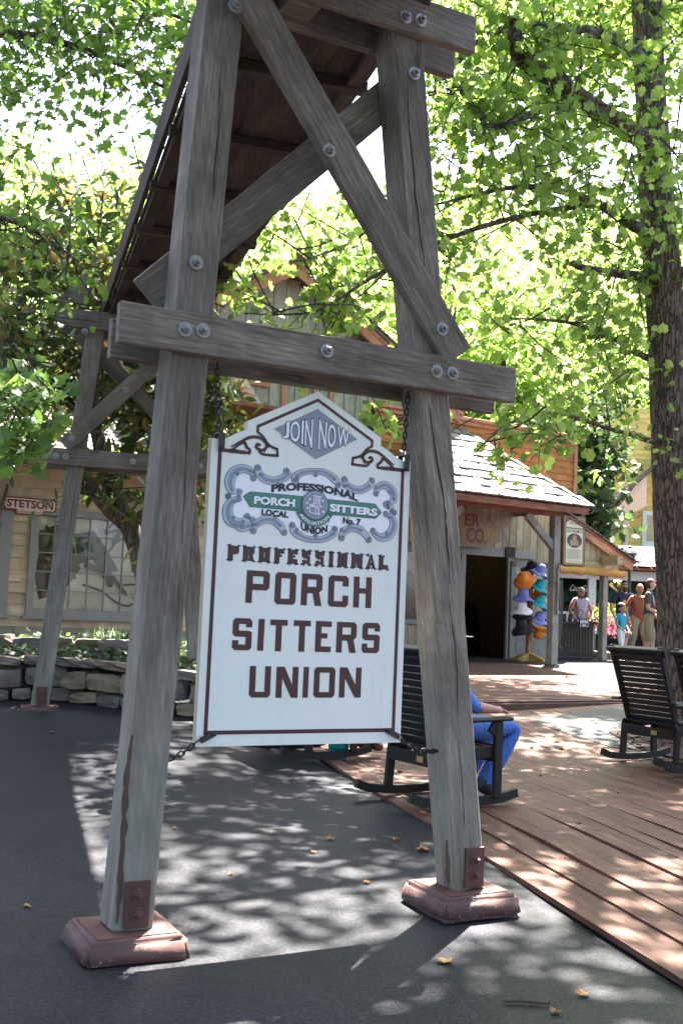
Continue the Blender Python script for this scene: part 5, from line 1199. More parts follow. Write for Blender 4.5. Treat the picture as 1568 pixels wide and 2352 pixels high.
# ================================================================== people
def skin(name, V, E, Rd, roots):
    me = bpy.data.meshes.new(name); me.from_pydata([tuple(v) for v in V], E, []); ob = bpy.data.objects.new(name, me); COL.objects.link(ob)
    m1 = ob.modifiers.new('s', 'SKIN'); m1.use_smooth_shade = True; m2 = ob.modifiers.new('d', 'SUBSURF'); m2.levels = 2; m2.render_levels = 2
    sv = me.skin_vertices[0].data
    for i, r_ in enumerate(Rd): sv[i].radius = r_ if isinstance(r_, tuple) else (r_, r_); sv[i].use_root = i in roots
    dg = bpy.context.evaluated_depsgraph_get(); dg.update(); out = bpy.data.meshes.new_from_object(ob.evaluated_get(dg)); bpy.data.objects.remove(ob); return out
def person(name, label, M, J, rad, mats, rule, head, extras=(), group=None, hands=None, sc=1.0):
    """J joints (sitter frame: x right, y forward, z up), rule(bone, t, p) -> material slot"""
    t = thing(name, label, 'person', M, group)
    names = list(J); V = [Vector(J[n]) for n in names]; ix = {n: i for i, n in enumerate(names)}
    bones = [('pelvis','spine'),('spine','chest'),('chest','neck'),('neck','skull')]
    for s_ in 'LR': bones += [('chest','sh'+s_),('sh'+s_,'sl'+s_),('sl'+s_,'el'+s_),('el'+s_,'wr'+s_),('wr'+s_,'kn'+s_+'h'),('pelvis','hip'+s_),('hip'+s_,'hem'+s_),('hem'+s_,'knee'+s_),('knee'+s_,'ank'+s_),('ank'+s_,'toe'+s_)]
    E = [(ix[a], ix[b_]) for a, b_ in bones]; Rd = [rad[n] for n in names]; roots = {ix['pelvis']}
    # fingers: separate short chains rooted in the palm
    FB = []
    for s_, sg in (('L',-1),('R',1)):
        w_, k_ = Vector(J['wr'+s_]), Vector(J['kn'+s_+'h']); d = (k_-w_).normalized(); side = d.cross(Vector((0,0,1)) if abs(d.z) < .8 else Vector((0,1,0))).normalized(); dn = side.cross(d)
        if dn.z > 0 and abs(d.z) < .8: dn = -dn
        for f in range(5):
            k0 = len(V)
            if f < 4:
                o = k_+side*(f-1.5)*.019-d*.02; L_ = (.062,.074,.068,.052)[f]; pts = [o, o+d*L_*.6+dn*.006, o+d*L_+dn*.028]; rr_ = [.0095,.0088,.0072]
            else:
                o = w_.lerp(k_, .35)+side*sg*-.024*(1); pts = [o, o+d*.03+side*sg*-.022, o+d*.06+side*sg*-.022+dn*.008]; rr_ = [.012,.0105,.0085]
            V += pts; Rd += rr_; E += [(k0,k0+1),(k0+1,k0+2)]; roots.add(k0); FB += [(k0,k0+1),(k0+1,k0+2)]
    me = skin(name, V, E, Rd, roots)
    vs = [v.co.copy() for v in me.vertices]; fs = [tuple(p.vertices) for p in me.polygons]; bpy.data.meshes.remove(me)
    ctr = np.array([sum((vs[i] for i in f), Vector())/len(f) for f in fs]); best = np.full(len(fs), 9.); mi = np.zeros(len(fs), int); bt = np.zeros(len(fs)); bn = np.zeros(len(fs), int)
    for k, (a, b_) in enumerate(bones):
        p, q = np.array(J[a]), np.array(J[b_]); d = q-p; tt = np.clip(((ctr-p)@d)/max(1e-9, d@d), 0, 1); ra = rad[a] if not isinstance(rad[a], tuple) else min(rad[a]); rb_ = rad[b_] if not isinstance(rad[b_], tuple) else min(rad[b_])
        ds = np.linalg.norm(ctr-(p+tt[:,None]*d), axis=1)/(ra+(rb_-ra)*tt); up_ = ds < best; best[up_] = ds[up_]; bt[up_] = tt[up_]; bn[up_] = k
    nf = len(FB)
    for i in range(len(fs)): mi[i] = rule(bones[bn[i]][1], bt[i], ctr[i])
    for (a, b_) in FB:
        p, q = np.array(V[a]), np.array(V[b_]); d = q-p; tt = np.clip(((ctr-p)@d)/(d@d), 0, 1); mi[np.linalg.norm(ctr-(p+tt[:,None]*d), axis=1) < .016] = 0
    # head
    H = Matrix.Translation(Vector(J['skull'])) @ Matrix.Rotation(R(head.get('turn',0)), 4, 'Z') @ Matrix.Rotation(R(head.get('nod',0)), 4, 'X')
    hv, hf, nn, mm = [], [], 20, 14
    for i in range(mm+1):
        for j in range(nn):
            a, e = 2*math.pi*j/nn, math.pi*i/mm; x, y, z = math.sin(e)*math.cos(a), math.sin(e)*math.sin(a), -math.cos(e)
            wj = 1-.30*max(0,-z)**1.3; q = Vector((x*.074*wj, y*.094*(1-.12*max(0,-z)), z*.118))
            if y > .2:
                q.y += .012*max(0,-z)*(1-abs(x))*y; q.y += .024*math.exp(-((x/.16)**2+((z+.12)/.16)**2)); q.y -= .010*math.exp(-(((abs(x)-.38)/.2)**2+((z-.08)/.12)**2)); q.y += .006*math.exp(-((x/.3)**2+((z+.48)/.10)**2))
            hv.append(H @ q)
    hf = [(i*nn+j, i*nn+(j+1)%nn, (i+1)*nn+(j+1)%nn, (i+1)*nn+j) for i in range(mm) for j in range(nn)]
    k0 = len(vs); vs += hv; fs += [tuple(i+k0 for i in f) for f in hf]; mi = list(mi)+[0]*len(hf)
    e_ = MB()
    for sx in (-1, 1): e_.sphere((sx*.076,-.008,-.01), (.012,.022,.032))
    k0 = len(vs); vs += [H @ v for v in e_.v]; fs += [tuple(i+k0 for i in f) for f in e_.f]; mi += [0]*len(e_.f)
    body = obj('body', mesh('body', vs, fs, mats, True, [int(x) for x in mi]), t, M)
    b = MB()
    for sx in (-1, 1): b.sphere((sx*.029,.083,.008), (.0095,.006,.007))
    b.done('eyes', M_ink, t, M @ H); b = MB(); b.box((0,.093,-.055), (.04,.004,.007)); b.done('mouth', flat('lips', (.25,.10,.08)), t, M @ H)
    if head.get('hair'):
        hb = MB(); k = head.get('grow', 1.07)
        sel = [f for f in hf if head['sel'](sum((H.inverted() @ hv[i] for i in f), Vector())/4)]
        ctrh = H.translation; hb.add([ctrh+(v-ctrh)*k for v in hv], sel); hb.done('hair', head['hair'], t, M, True)
    for ex in extras: ex(t, M, H)
    return t
def stand(h=1.75, wdt=1.0, stride=.12, arms=((-.05,.0),(.0,.05)), elbow=(.0,.0), lean=0):
    k = h/1.75; J = dict(pelvis=(0,0,.96), spine=(0,.0,1.13), chest=(0,0,1.34), neck=(0,-.005,1.49), skull=(0,.02,1.635))
    for s_, sg, (fy, dx), eb in (('L',-1,arms[0],elbow[0]),('R',1,arms[1],elbow[1])):
        sh = Vector((sg*.17*wdt,0,1.43)); el = sh+Vector((sg*(.06+dx), fy, -.28)); fw = Vector((sg*(-.01)-sg*eb*.6, .06+eb, -.25+eb*.62)); wr = el+fw; kn = wr+fw.normalized()*.085
        J['sh'+s_], J['sl'+s_], J['el'+s_], J['wr'+s_], J['kn'+s_+'h'] = sh, sh.lerp(el,.62), el, wr, kn
        st = stride*sg; hip = Vector((sg*.09,0,.93)); kn_ = Vector((sg*.10, st*.55+.02, .50)); an = Vector((sg*.105, st, .085)); J['hip'+s_], J['hem'+s_], J['knee'+s_], J['ank'+s_], J['toe'+s_] = hip, hip.lerp(kn_,.86), kn_, an, an+Vector((sg*.01,.15,-.045))
    return {n: Vector(v)*k for n, v in J.items()}
def radii(k=1.0, belly=1.0, hem=.088, sleeve=.062):
    r_ = dict(pelvis=(.15*belly,.115*belly), spine=(.145*belly,.115*belly), chest=(.165,.115), neck=.058, skull=.045)
    for s_ in 'LR': r_.update({'sh'+s_:.068,'sl'+s_:sleeve,'el'+s_:.042,'wr'+s_:.028,'kn'+s_+'h':(.038,.016),'hip'+s_:.098,'hem'+s_:hem,'knee'+s_:.056,'ank'+s_:.042,'toe'+s_:.036})
    return {n: (tuple(x*k for x in v) if isinstance(v, tuple) else v*k) for n, v in r_.items()}
def skinmat(name, c): 
    m = pm(name, c, .1, 10, .55, .05, rnd=0); m.node_tree.nodes['Principled BSDF'].inputs['Subsurface Weight'].default_value = .08; return m
SK1, SK2, SK3 = skinmat('fair_skin', (.42,.24,.17)), skinmat('tanned_skin', (.30,.16,.10)), skinmat('ruddy_skin', (.40,.20,.14))
M_shoe = flat('dark_shoe', (.02,.02,.022), .5); M_shoe2 = flat('white_trainer', (.5,.5,.5), .6)
def std_rule(sleeve_end='sl', longp=False, barearm=False):
    def f(bone, t, p):
        if bone in ('spine','chest') or bone.startswith('sh'): return 1
        if bone == 'neck': return 1 if t < .72 else 0
        if bone == 'skull': return 0
        if bone.startswith('sl'): return 0 if barearm and t > .25 else 1
        if bone.startswith('el'): return 1 if t < .25 and not barearm else 0
        if bone.startswith('hip') or bone.startswith('hem'): return 2
        if bone.startswith('knee'): return 2 if longp or t < .35 else 0
        if bone.startswith('ank'): return 2 if longp and t < .93 else (3 if t > .93 else 0)
        if bone.startswith('toe'): return 3
        return 0
    return f
cap = lambda z0, back=-.02: (lambda p: p.z > z0 or (p.y < back and p.z > -.075))
def at_px(x, ytop, yfoot, z=.6):
    d = ray(x, yfoot); tt = (z-CAMH)/d.z; q = CPOS+d*tt; return q
def facing(p, deg): return Matrix.Translation(p) @ Matrix.Rotation(R(deg-90), 4, 'Z')
HB, HD, HG = pm('brown_hair', (.06,.03,.015), .3, 40, .6, .4), pm('dark_hair', (.014,.011,.01), .3, 40, .5, .4), pm('grey_hair', (.25,.24,.23), .3, 40, .7, .4)
def Z(p, zz=.6): return Vector((p.x, p.y, zz))
def plaidmat():
    m, nt, bs, L = newmat('plaid_cloth'); v = vecnode(nt, (1,1,1), False); cols = None
    c = None
    out = []
    for dr in ('X','Z'):
        wv = N(nt, 'ShaderNodeTexWave', bands_direction=dr); wv.inputs['Scale'].default_value = 5.5; L(v, wv.inputs['Vector']); out.append(ramp(nt, wv.outputs['Fac'], [(.55,(.22,.16,.24)),(.62,(.5,.42,.48))]))
    L(mixc(nt, .5, out[0], out[1]), bs.inputs['Base Color']); bs.inputs['Roughness'].default_value = .9; return m
# woman behind the counter
pw_ = P(1330, 1500, 27.2); 
person('person', 'grey-haired person in a sleeveless plaid shirt standing behind the iron gate', facing(Z(pw_), -100+30), stand(1.68, 1.05, .02, ((-.02,.1),(.0,.08)), (.1,.1)), radii(1.0, 1.12), [SK3, plaidmat(), flat('navy_slacks', (.03,.035,.06)), M_shoe], std_rule(barearm=True, longp=True), dict(hair=HG, sel=cap(.03), turn=15))
# bearded man in navy
def beard(t, M, H):
    b = MB(); b.sphere((0,.055,-.085), (.058,.052,.075), n=12, m=8); b.done('beard', HD, t, M @ H, True)
    b = MB(); b.box((0,.098,.012), (.125,.012,.03)); b.box((-.066,.05,.014), (.006,.1,.01)); b.box((.066,.05,.014), (.006,.1,.01)); b.done('sunglasses', M_ink, t, M @ H)
    b = MB(); b.box((.05,.125,1.33), (.07,.012,.09)); b.done('chest_badge', flat('gold_print', (.35,.27,.12)), t, M)
p = Z(P(1429, 1500, 25.2))
person('person', 'bearded person in navy tee and sunglasses walking behind the girl', facing(Z(p), -75), stand(1.83, 1.15, .16, ((-.03,.06),(.02,.06)), (.02,.05)), radii(1.05, 1.18), [SK1, pm('navy_tee', (.012,.014,.05), .15, 6, .85, .15), pm('grey_shorts', (.16,.16,.16), .1), M_shoe2], std_rule(), dict(hair=HD, sel=cap(.045), turn=-10), (beard,))
# girl in turquoise
def longhair(t, M, H):
    b = MB(); b.sphere((0,-.035,-.14), (.085,.055,.21), n=14, m=9); b.sphere((0,-.02,.05), (.084,.098,.085), n=14, m=8); b.done('long_hair', HD, t, M @ H, True)
p = Z(P(1424, 1500, 23.6))
person('person', 'child with long dark hair in turquoise shirt and white shorts', facing(Z(p), -48), stand(1.24, .92, .14, ((-.02,.05),(.0,.05)), (.12,.14)), radii(.66, 1.0), [SK2, pm('turquoise_shirt', (.01,.22,.34), .12, 6, .8, .15), pm('white_shorts', (.5,.56,.6), .08), M_shoe2], std_rule(), dict(hair=HD, sel=cap(.05), turn=0), (longhair,))
# man in rust shirt
p = Z(P(1465, 1500, 24.4))
def lanyard(t, M, H): b = MB(); b.tube([(-.08,.115,1.46),(-.02,.15,1.25),(-.02,.155,1.12)], .006, 4); b.done('camera_strap', M_straw2, t, M)
person('person', 'person in rust red shirt and khaki trousers with a strap across the chest', facing(Z(p), -80), stand(1.73, 1.05, -.16, ((.02,.05),(-.04,.05)), (.04,.02)), radii(1.0, 1.08, .09), [SK2, pm('rust_shirt', (.19,.045,.018), .12, 6, .8, .15), pm('khaki_cloth', (.22,.18,.13), .1), M_shoe], lambda bo, t, q: 2 if bo.startswith('ank') and t < .35 else std_rule()(bo, t, q), dict(hair=HD, sel=lambda q: q.z > .07 and q.y < -.02 or (q.y < -.03 and q.z > -.05), turn=10), (lanyard,))
# person in dark grey tee with a drink
def drink(t, M, H):
    q = Vector(JD['knRh'])+Vector((0,.02,.02)); b = MB(); b.lathe([(0,-.06),(.03,-.06),(.04,.07),(.041,.075),(0,.075)], 14, Matrix.Translation(q)); b.done('cup', pm('drink_cup', (.6,.42,.42), .3, 20, .3, .05), t, M)
    b = MB(); b.tube([q+Vector((0,0,.07)), q+Vector((.02,.0,.18))], .005, 5); b.done('straw', flat('red_straw', (.5,.03,.03)), t, M)
    b = MB(); b.box((.05,.118,1.30), (.16,.01,.03)); b.box((.06,.118,1.24), (.12,.01,.06)); b.done('shirt_print', flat('red_print', (.35,.03,.03)), t, M)
p = at_px(1487, 1328, 1531); JD = stand(1.77, 1.08, .10, ((.0,.05),(.0,.04)), (.10,.22))
person('person', 'person in dark grey tee and khaki shorts holding a drink by the trunk', facing(Z(p), -20), JD, radii(1.02, 1.05, .094), [SK1, pm('charcoal_tee', (.055,.048,.055), .12, 6, .85, .15), pm('khaki_shorts', (.26,.19,.12), .1), M_shoe], std_rule(), dict(hair=HB, sel=cap(.04, -.0), turn=15), (drink,))
p = at_px(1535, 1345, 1533)
person('person', 'walker in khaki shorts mostly hidden behind the big trunk', facing(Z(p), -60), stand(1.7, 1.0, .12), radii(1.0), [SK3, pm('beige_shirt', (.4,.33,.25), .1), pm('tan_shorts', (.28,.2,.13), .1), M_shoe2], std_rule(), dict(hair=HB, sel=cap(.04)))
# sitters
def sit(kf=.40, af=.20, ax=.12, dy=0.0):
    J = dict(pelvis=(0,-.10+dy*.5,.545), spine=(0,-.16+dy,.72), chest=(0,-.22+dy*2,.94), neck=(0,-.235+dy*3,1.09), skull=(0,-.20+dy*4.2,1.225))
    for s_, sg in (('L',-1),('R',1)):
        sh = Vector((sg*.19,-.22+dy*1.6,1.02)); el = Vector((sg*.35,-.06+dy,.745)); wr = Vector((sg*.375,.14+dy*.9,.728)); kn = wr+Vector((0,.08,-.005))
        J['sh'+s_], J['sl'+s_], J['el'+s_], J['wr'+s_], J['kn'+s_+'h'] = sh, sh.lerp(el,.6), el, wr, kn
        hip = Vector((sg*.10,-.08,.535)); kn_ = Vector((sg*ax, kf, .56)); an = Vector((sg*ax, af, .10)); J['hip'+s_], J['hem'+s_], J['knee'+s_], J['ank'+s_], J['toe'+s_] = hip, hip.lerp(kn_,.8), kn_, an, an+Vector((0,.16,-.05))
    return J
def sitrad(): 
    r_ = radii(1.0, 1.1, .085, .068)
    for s_ in 'LR': r_['knee'+s_] = .085; r_['ank'+s_] = .075; r_['el'+s_] = .058; r_['toe'+s_] = .04; r_['hip'+s_] = .105
    return r_
def sit_rule(bo, t, q):
    if bo.startswith('ank'): return 2 if t < .92 else 3
    if bo.startswith('toe'): return 3
    if bo.startswith('wr'): return 1 if t < .25 else 0
    if bo.startswith('el') or bo.startswith('sl'): return 1
    if bo.startswith('kn') and bo.endswith('h'): return 0
    return std_rule(longp=True)(bo, t, q)
M_bluecloth = pm('royal_blue_cloth', (.055,.145,.46), .2, 9, .8, .7, (1,1,.5), dirt=(.09,.2,.55), dirtamt=.6, bd=.03); M_bluep = pm('blue_trousers', (.05,.13,.42), .2, 9, .8, .7, (1,1,.4), dirt=(.08,.18,.52), dirtamt=.6, bd=.03)
def brim(t, M, H): b = MB(); b.lathe([(.0,.16),(.07,.155),(.092,.10),(.098,.05),(.17,.045),(.172,.04),(.10,.04)], 20); b.done('hat', flat('cream_hat', (.6,.58,.5)), t, M @ H, True)
sitM = c1M @ Matrix.Scale(1, 4)
person('person', 'person in royal blue shirt and trousers sitting in the rocking chair', sitM, sit(.64, .30, dy=.06), sitrad(), [SK3, M_bluecloth, M_bluep, M_shoe], sit_rule, dict(hair=HG, sel=cap(.03)), (brim,))
sit2 = c4M @ Matrix.Scale(1, 4)
person('person', 'sitter in grey trousers and brown shoes mostly hidden behind the sign', sit2, sit(.50, .62), sitrad(), [SK1, pm('green_shirt', (.06,.09,.07), .1), pm('grey_trousers', (.12,.12,.115), .12), flat('brown_shoe', (.05,.018,.012), .25)], sit_rule, dict(hair=HB, sel=cap(.03)))
# teal bucket
q = G(776,1752); bk_ = thing('toy_bucket', 'translucent teal plastic bucket with handle standing on the deck edge', 'bucket', Matrix.Translation((q.x,q.y,q.z+.03)))
def tealmat():
    m, nt, bs, L = newmat('teal_plastic'); bs.inputs['Base Color'].default_value = (.01,.33,.36,1); bs.inputs['Roughness'].default_value = .25; bs.inputs['Transmission Weight'].default_value = .35
    v = vecnode(nt, (1,1,1), False); wv = N(nt, 'ShaderNodeTexWave', bands_direction='Z'); wv.inputs['Scale'].default_value = 6; wv.inputs['Distortion'].default_value = 2; L(v, wv.inputs[0]); L(ramp(nt, wv.outputs['Fac'], [(.4,(.008,.26,.30)),(.8,(.03,.45,.42))]), bs.inputs['Base Color']); return m
M_teal = tealmat()
b = MB(); b.lathe([(0,0),(.078,0),(.085,.01),(.108,.185),(.118,.19),(.118,.215),(.108,.215),(.104,.19),(.08,.012),(0,.012)], 24); b.done('pail', M_teal, bk_, Matrix.Translation((q.x,q.y,q.z+.03)), True)
b = MB(); b.tube([(.115*math.cos(a),-.03-.05*math.sin(a),.205-.075*math.sin(a)) for a in [math.pi*i/12 for i in range(13)]], .006, 6); b.done('handle', M_teal, bk_, Matrix.Translation((q.x,q.y,q.z+.03)), True)

# ================================================================== hat rack
RK = hit(SH, .9, 1215, 1400)[0]; rn_ = .9
rack = thing('hat_rack', 'wooden hat stand with splayed yellow feet in front of the open shop door', 'hat stand', SH @ Matrix.Translation((RK, rn_, .58)))
M_rack = wood('rack_wood', (.22,.10,.04), (.38,.20,.09), (.46,.28,.14), rnd=.03, bmp=.15, saw=False, crack=.05); M_rfoot = wood('yellow_feet', (.30,.17,.04), (.42,.26,.07), (.48,.32,.1), rnd=.03, bmp=.1, saw=False, crack=.02)
beam('pole', (RK,rn_,.62), (RK,rn_,2.55), .09, .09, M_rack, rack, SH, up=(1,0,0))
for a in (0, 90):
    b = MB(); Mx = SH @ Matrix.Translation((RK,rn_,0)) @ Matrix.Rotation(R(a+20), 4, 'Z'); b.prism([(-.36,-.04,.585),(.36,-.04,.585),(.36,-.04,.65),(.08,-.04,.76),(-.08,-.04,.76),(-.36,-.04,.65)], 0, (0,.08,0)); b.done('foot', M_rfoot, rack, Mx)
hatc = {'orange': ((.62,.19,.02), 'orange bucket hat'), 'blue': ((.14,.16,.42), 'periwinkle blue bucket hat'), 'teal': ((.01,.27,.32), 'teal bucket hat'), 'white': ((.62,.6,.66), 'white bucket hat'), 'black': ((.012,.012,.014), 'black bucket hat'), 'pink': ((.6,.32,.2), 'salmon lined orange hat')}
HM = {k: pm('felt_'+k, c, .12, 10, .9, .2, rnd=0) for k, (c, _) in hatc.items()}
hl = [('blue',1262,(1745+1340)*0+1345-20,0,'at the top of the hat stand'),]
def hat(x, y, colr, where, tilt, big=1.0, nn=-.22):
    s_, z_ = hit(SH, rn_+nn, x, y); side = 1 if s_ > RK else -1
    M = SH @ Matrix.Translation((s_, rn_+nn, z_)) @ Matrix.Rotation(R(tilt[1]), 4, 'Y') @ Matrix.Rotation(R(tilt[0]*.35 if tilt[0] < 100 else tilt[0]), 4, 'X') @ Matrix.Scale(1.22*big, 4)
    t = thing('hat', hatc[colr][1]+' '+where, 'hat', M, 'hats hung on the hat stand')
    rd = random.Random(x); prof = [(0,.135),(.045,.133),(.072,.118),(.086,.07),(.10,.0)]; b = MB(); b.lathe(prof, 18); b.v = [v+Vector((rd.uniform(-1,1),rd.uniform(-1,1),rd.uniform(-1,1)))*.006 for v in b.v]; b.done('crown', HM[colr], t, M, True)
    b = MB(); b.lathe([(.099,.004),(.14,-.025),(.182,-.058),(.180,-.064),(.135,-.032),(.097,-.004)], 22); b.v = [v+Vector((0,0,.014*math.sin(3*math.atan2(v.y,v.x)+x)))+Vector((rd.uniform(-1,1),rd.uniform(-1,1),rd.uniform(-1,1)))*.003 for v in b.v]; b.done('brim', HM[colr], t, M, True)
    pg = MB(); pg.tube([SH.inverted() @ (M @ Vector((0,0,.02))), (RK, rn_, z_-.03)], .014, 6); pg.done('peg', M_rack, rack, SH)
zx = lambda x, y: ((1500+x/2.352)/1.65306, (1600+y/2.352)/1.65306)
for (x, y, c_, wh, tl) in ((1280,1340,'blue','at the top of the hat stand',(35,15)), (1140,1410,'orange','facing the doorway at the top of the hat stand',(70,-60)), (1280,1480,'teal','below the topmost blue hat',(40,20)), (1140,1560,'blue','just below the big orange hat',(25,-5)),
    (1280,1620,'teal','in the middle of the hat stand above the pale tags',(40,20)), (1125,1670,'white','with a badge on the hat stand',(30,-12)), (1280,1770,'blue','low on the hat stand beside the post',(30,12)), (1125,1840,'black','lowest on the doorway side of the hat stand',(20,-30)), (1285,1870,'orange','at the bottom of the hat stand beside the post',(190,10)), (1140,1720,'black','tucked under the white hat',(40,-10)), (1215,1315,'black','tucked behind the topmost blue hat',(40,0)), (1275,1555,'orange','squeezed between the two teal hats',(60,0))):
    hat(*zx(x, y), c_, wh, tl, nn=-.22 if 'tucked' not in wh and 'squeezed' not in wh else -.06)
# hats in the shop window
for i, (x, y, m_) in enumerate(((948,1290,M_straw),(950,1330,M_straw2))):
    s_, z_ = hit(SH, WN+.3, x, y); M = SH @ Matrix.Translation((s_, WN+.3, z_)) @ Matrix.Rotation(R(75), 4, 'X'); t = thing('hat', ['pale straw hat hung upper in the shop window', 'tan wide-brimmed hat hung lower in the shop window'][i], 'hat', M, 'hats in the shop window')
    b = MB(); b.lathe([(0,.14),(.07,.13),(.1,.0),(.24,.02),(.235,.01),(.1,-.01)], 20); b.done('body', m_, t, M, True)
s_, z_ = hit(SH, WN+.4, 945, 1400); bgM = SH @ Matrix.Translation((s_, WN+.4, z_)); t = thing('leather_bag', 'dark red leather bag low in the shop window', 'bag', bgM)
b = MB(); b.v, b.f = bevel_box(.34,.16,.28,.04,2); b.m = [0]*len(b.f); b.done('body', flat('red_leather', (.16,.02,.02), .3), t, bgM); b = MB(); b.tube([(.1*math.cos(a),0,.14+.1*math.sin(a)) for a in [math.pi*i/10 for i in range(11)]], .012, 6); b.done('handle', M_lth, t, bgM)
# barrel inside the door
bM = SH @ Matrix.Translation((-.15, 3.3, .56)); t = thing('barrel', 'wooden barrel with hoops inside the dark doorway', 'barrel', bM)
b = MB(); b.lathe([(0,0),(.24,0),(.29,.2),(.30,.35),(.29,.5),(.24,.7),(0,.68)], 18); b.done('staves', M_rack, t, bM, True)
for zz, r_ in ((.1,.272),(.27,.301),(.44,.301),(.6,.272)): b = MB(); b.lathe([(r_,zz-.02),(r_+.006,zz-.02),(r_+.006,zz+.02),(r_,zz+.02)], 18); b.done('hoop', M_black, t, bM)
# flower bed across the street
for i, (x, y, d, cs, lab, n) in enumerate(((1404,1438,26.5,[(.16,.02,.03),(.28,.04,.05),(.09,.05,.03)],'bushy red-leaved bedding plant beside the white porch',260), (1400,1412,27.5,[(.1,.2,.03),(.2,.32,.05),(.28,.4,.08)],'bright lime green shrub beside the white porch',380), (1360,1413,28.2,[(.35,.1,.05),(.45,.25,.06),(.2,.25,.05)],'orange flowering plant on the porch railing',220))):
    c = P(x, y, d); t = thing('garden_plant', lab, 'plant', Matrix.Translation((c.x, c.y, c.z-.3))); rg = np.random.default_rng(i); b = MB()
    for j in range(n):
        v = Vector(rg.normal(size=3)); v = v.normalized()*rg.random()**.4; q = c+Vector((v.x*.45, v.y*.3, v.z*.32)); a = Vector(rg.normal(size=3)).normalized()*.045; e = a.orthogonal().normalized()*.03; b.add([q-a, q+e, q+a, q-e], [(0,1,2,3)])
    tag(b.done('foliage', leafmat('bed_%d' % i, cs, .35), t), kind='stuff')
# kerb of the bed
b = MB(); c = P(1430,1480,25.5); b.v, b.f = bevel_box(5.0,.3,.22,.03); b.m = [0]*len(b.f); kb = b.done('bed_edging', M_timber, None, Matrix.Translation((c.x+.6, c.y, .68))); tag(kb, 'dark timber edging of the flower bed across the street', 'edging')
# ================================================================== trees
def shape_lobed():
    ang = [-90,-62,-38,-14,8,32,52,72,90,108,128,148,172,194,218,242]; rad_ = [.16,.40,.30,.50,.34,.52,.36,.42,.62,.42,.36,.52,.34,.50,.30,.40]
    o = [(r_*math.cos(R(a)), r_*math.sin(R(a)), -.10*abs(math.cos(R(a)))*r_) for a, r_ in zip(ang, rad_)]
    return np.array([(0,0,.04)]+o), [(0,i,i % 16+1) for i in range(1,17)]
def shape_broad():
    ang = [-90,-66,-40,-12,10,34,56,74,90,106,124,146,170,192,220,246]; rad_ = [.22,.42,.44,.52,.43,.55,.45,.47,.60,.47,.45,.55,.43,.52,.44,.42]
    o = [(r_*math.cos(R(a)), r_*math.sin(R(a)), -.20*abs(math.cos(R(a)))**2*r_-.10*(i % 2)+.16*max(0, math.sin(R(a)))*r_*(-1 if i % 4 < 2 else 1)*.5) for i, (a, r_) in enumerate(zip(ang, rad_))]
    return np.array([(0,0,.05)]+o), [(0,i,i % 16+1) for i in range(1,17)]
def shape_long():
    o = [(0,-.5,-.03),(.13,-.2,.01),(.17,.1,.02),(.10,.36,-.01),(0,.52,-.07),(-.10,.36,-.01),(-.17,.1,.02),(-.13,-.2,.01)]
    return np.array([(0,0,-.03)]+o), [(0,i,i % 8+1) for i in range(1,9)]
def shape_quad(): return np.array([(0,-.5,0),(.36,.02,.08),(0,.5,-.04),(-.36,-.02,.08)]), [(0,1,2),(0,2,3)]
SHP = {'broad': shape_broad(), 'lobed': shape_lobed(), 'long': shape_long(), 'quad': shape_quad()}
def orient(n, rg, bias, spread=.8):
    nr = rg.normal(size=(n,3))*spread+np.array(bias); nr /= np.linalg.norm(nr, axis=1)[:,None]
    t = rg.normal(size=(n,3)); t -= (t*nr).sum(1)[:,None]*nr; t /= np.linalg.norm(t, axis=1)[:,None]
    return t, np.cross(nr, t), nr
def cloud_mesh(name, pos, size, kind, m, T, Bv, Nv):
    sv, sf = SHP[kind]; n, k = len(pos), len(sv)
    v = pos[:,None,:]+size[:,None,None]*(sv[None,:,0,None]*T[:,None,:]+sv[None,:,1,None]*Bv[:,None,:]+sv[None,:,2,None]*Nv[:,None,:])
    f = (np.array(sf)[None]+np.arange(n)[:,None,None]*k).reshape(-1,3)
    me = bpy.data.meshes.new(name); me.vertices.add(n*k); me.vertices.foreach_set('co', v.reshape(-1).astype(np.float32))
    me.loops.add(f.size); me.loops.foreach_set('vertex_index', f.reshape(-1).astype(np.int32)); me.polygons.add(len(f)); me.polygons.foreach_set('loop_start', np.arange(0, f.size, 3, dtype=np.int32)); me.polygons.foreach_set('loop_total', np.full(len(f), 3, np.int32))
    me.materials.append(m); me.update(calc_edges=True); me.validate(); return me
def project_np(p):
    Rm = np.array(CROT); q = (p-np.array(CPOS))@Rm; return 784-FPX*q[:,0]/q[:,2], 1176+FPX*q[:,1]/q[:,2], -q[:,2]
LEAFME = {}
def foliage(tree, pos, size, kind, m, rg, bias=(0,0,.7), single=0, spread=.8, name='foliage'):
    pos = np.asarray(pos); size = np.asarray(size); T, Bv, Nv = orient(len(pos), rg, bias, spread); keep = np.ones(len(pos), bool)
    if single:
        x, y, d = project_np(pos); vis = (x > 0) & (x < 1568) & (y > 0) & (y < 2352) & (d > 0); sc = np.where(vis, size/np.maximum(d,.1), 0); ids = np.argsort(-sc)[:single]
        key = (kind, m.name)
        if key not in LEAFME: sv, sf = SHP[kind]; LEAFME[key] = mesh('leaf', [tuple(v) for v in sv], sf, m)
        for i in ids:
            if sc[i] <= 0: continue
            Mo = Matrix(((T[i,0],Bv[i,0],Nv[i,0],0),(T[i,1],Bv[i,1],Nv[i,1],0),(T[i,2],Bv[i,2],Nv[i,2],0),(0,0,0,1))); Mo = Matrix.Translation(pos[i]) @ Mo @ Matrix.Scale(float(size[i]), 4)
            obj('leaf', LEAFME[key], tree, Mo); keep[i] = False
    o = obj(name, cloud_mesh(name, pos[keep], size[keep], kind, m, T[keep], Bv[keep], Nv[keep]), tree); tag(o, kind='stuff'); return o
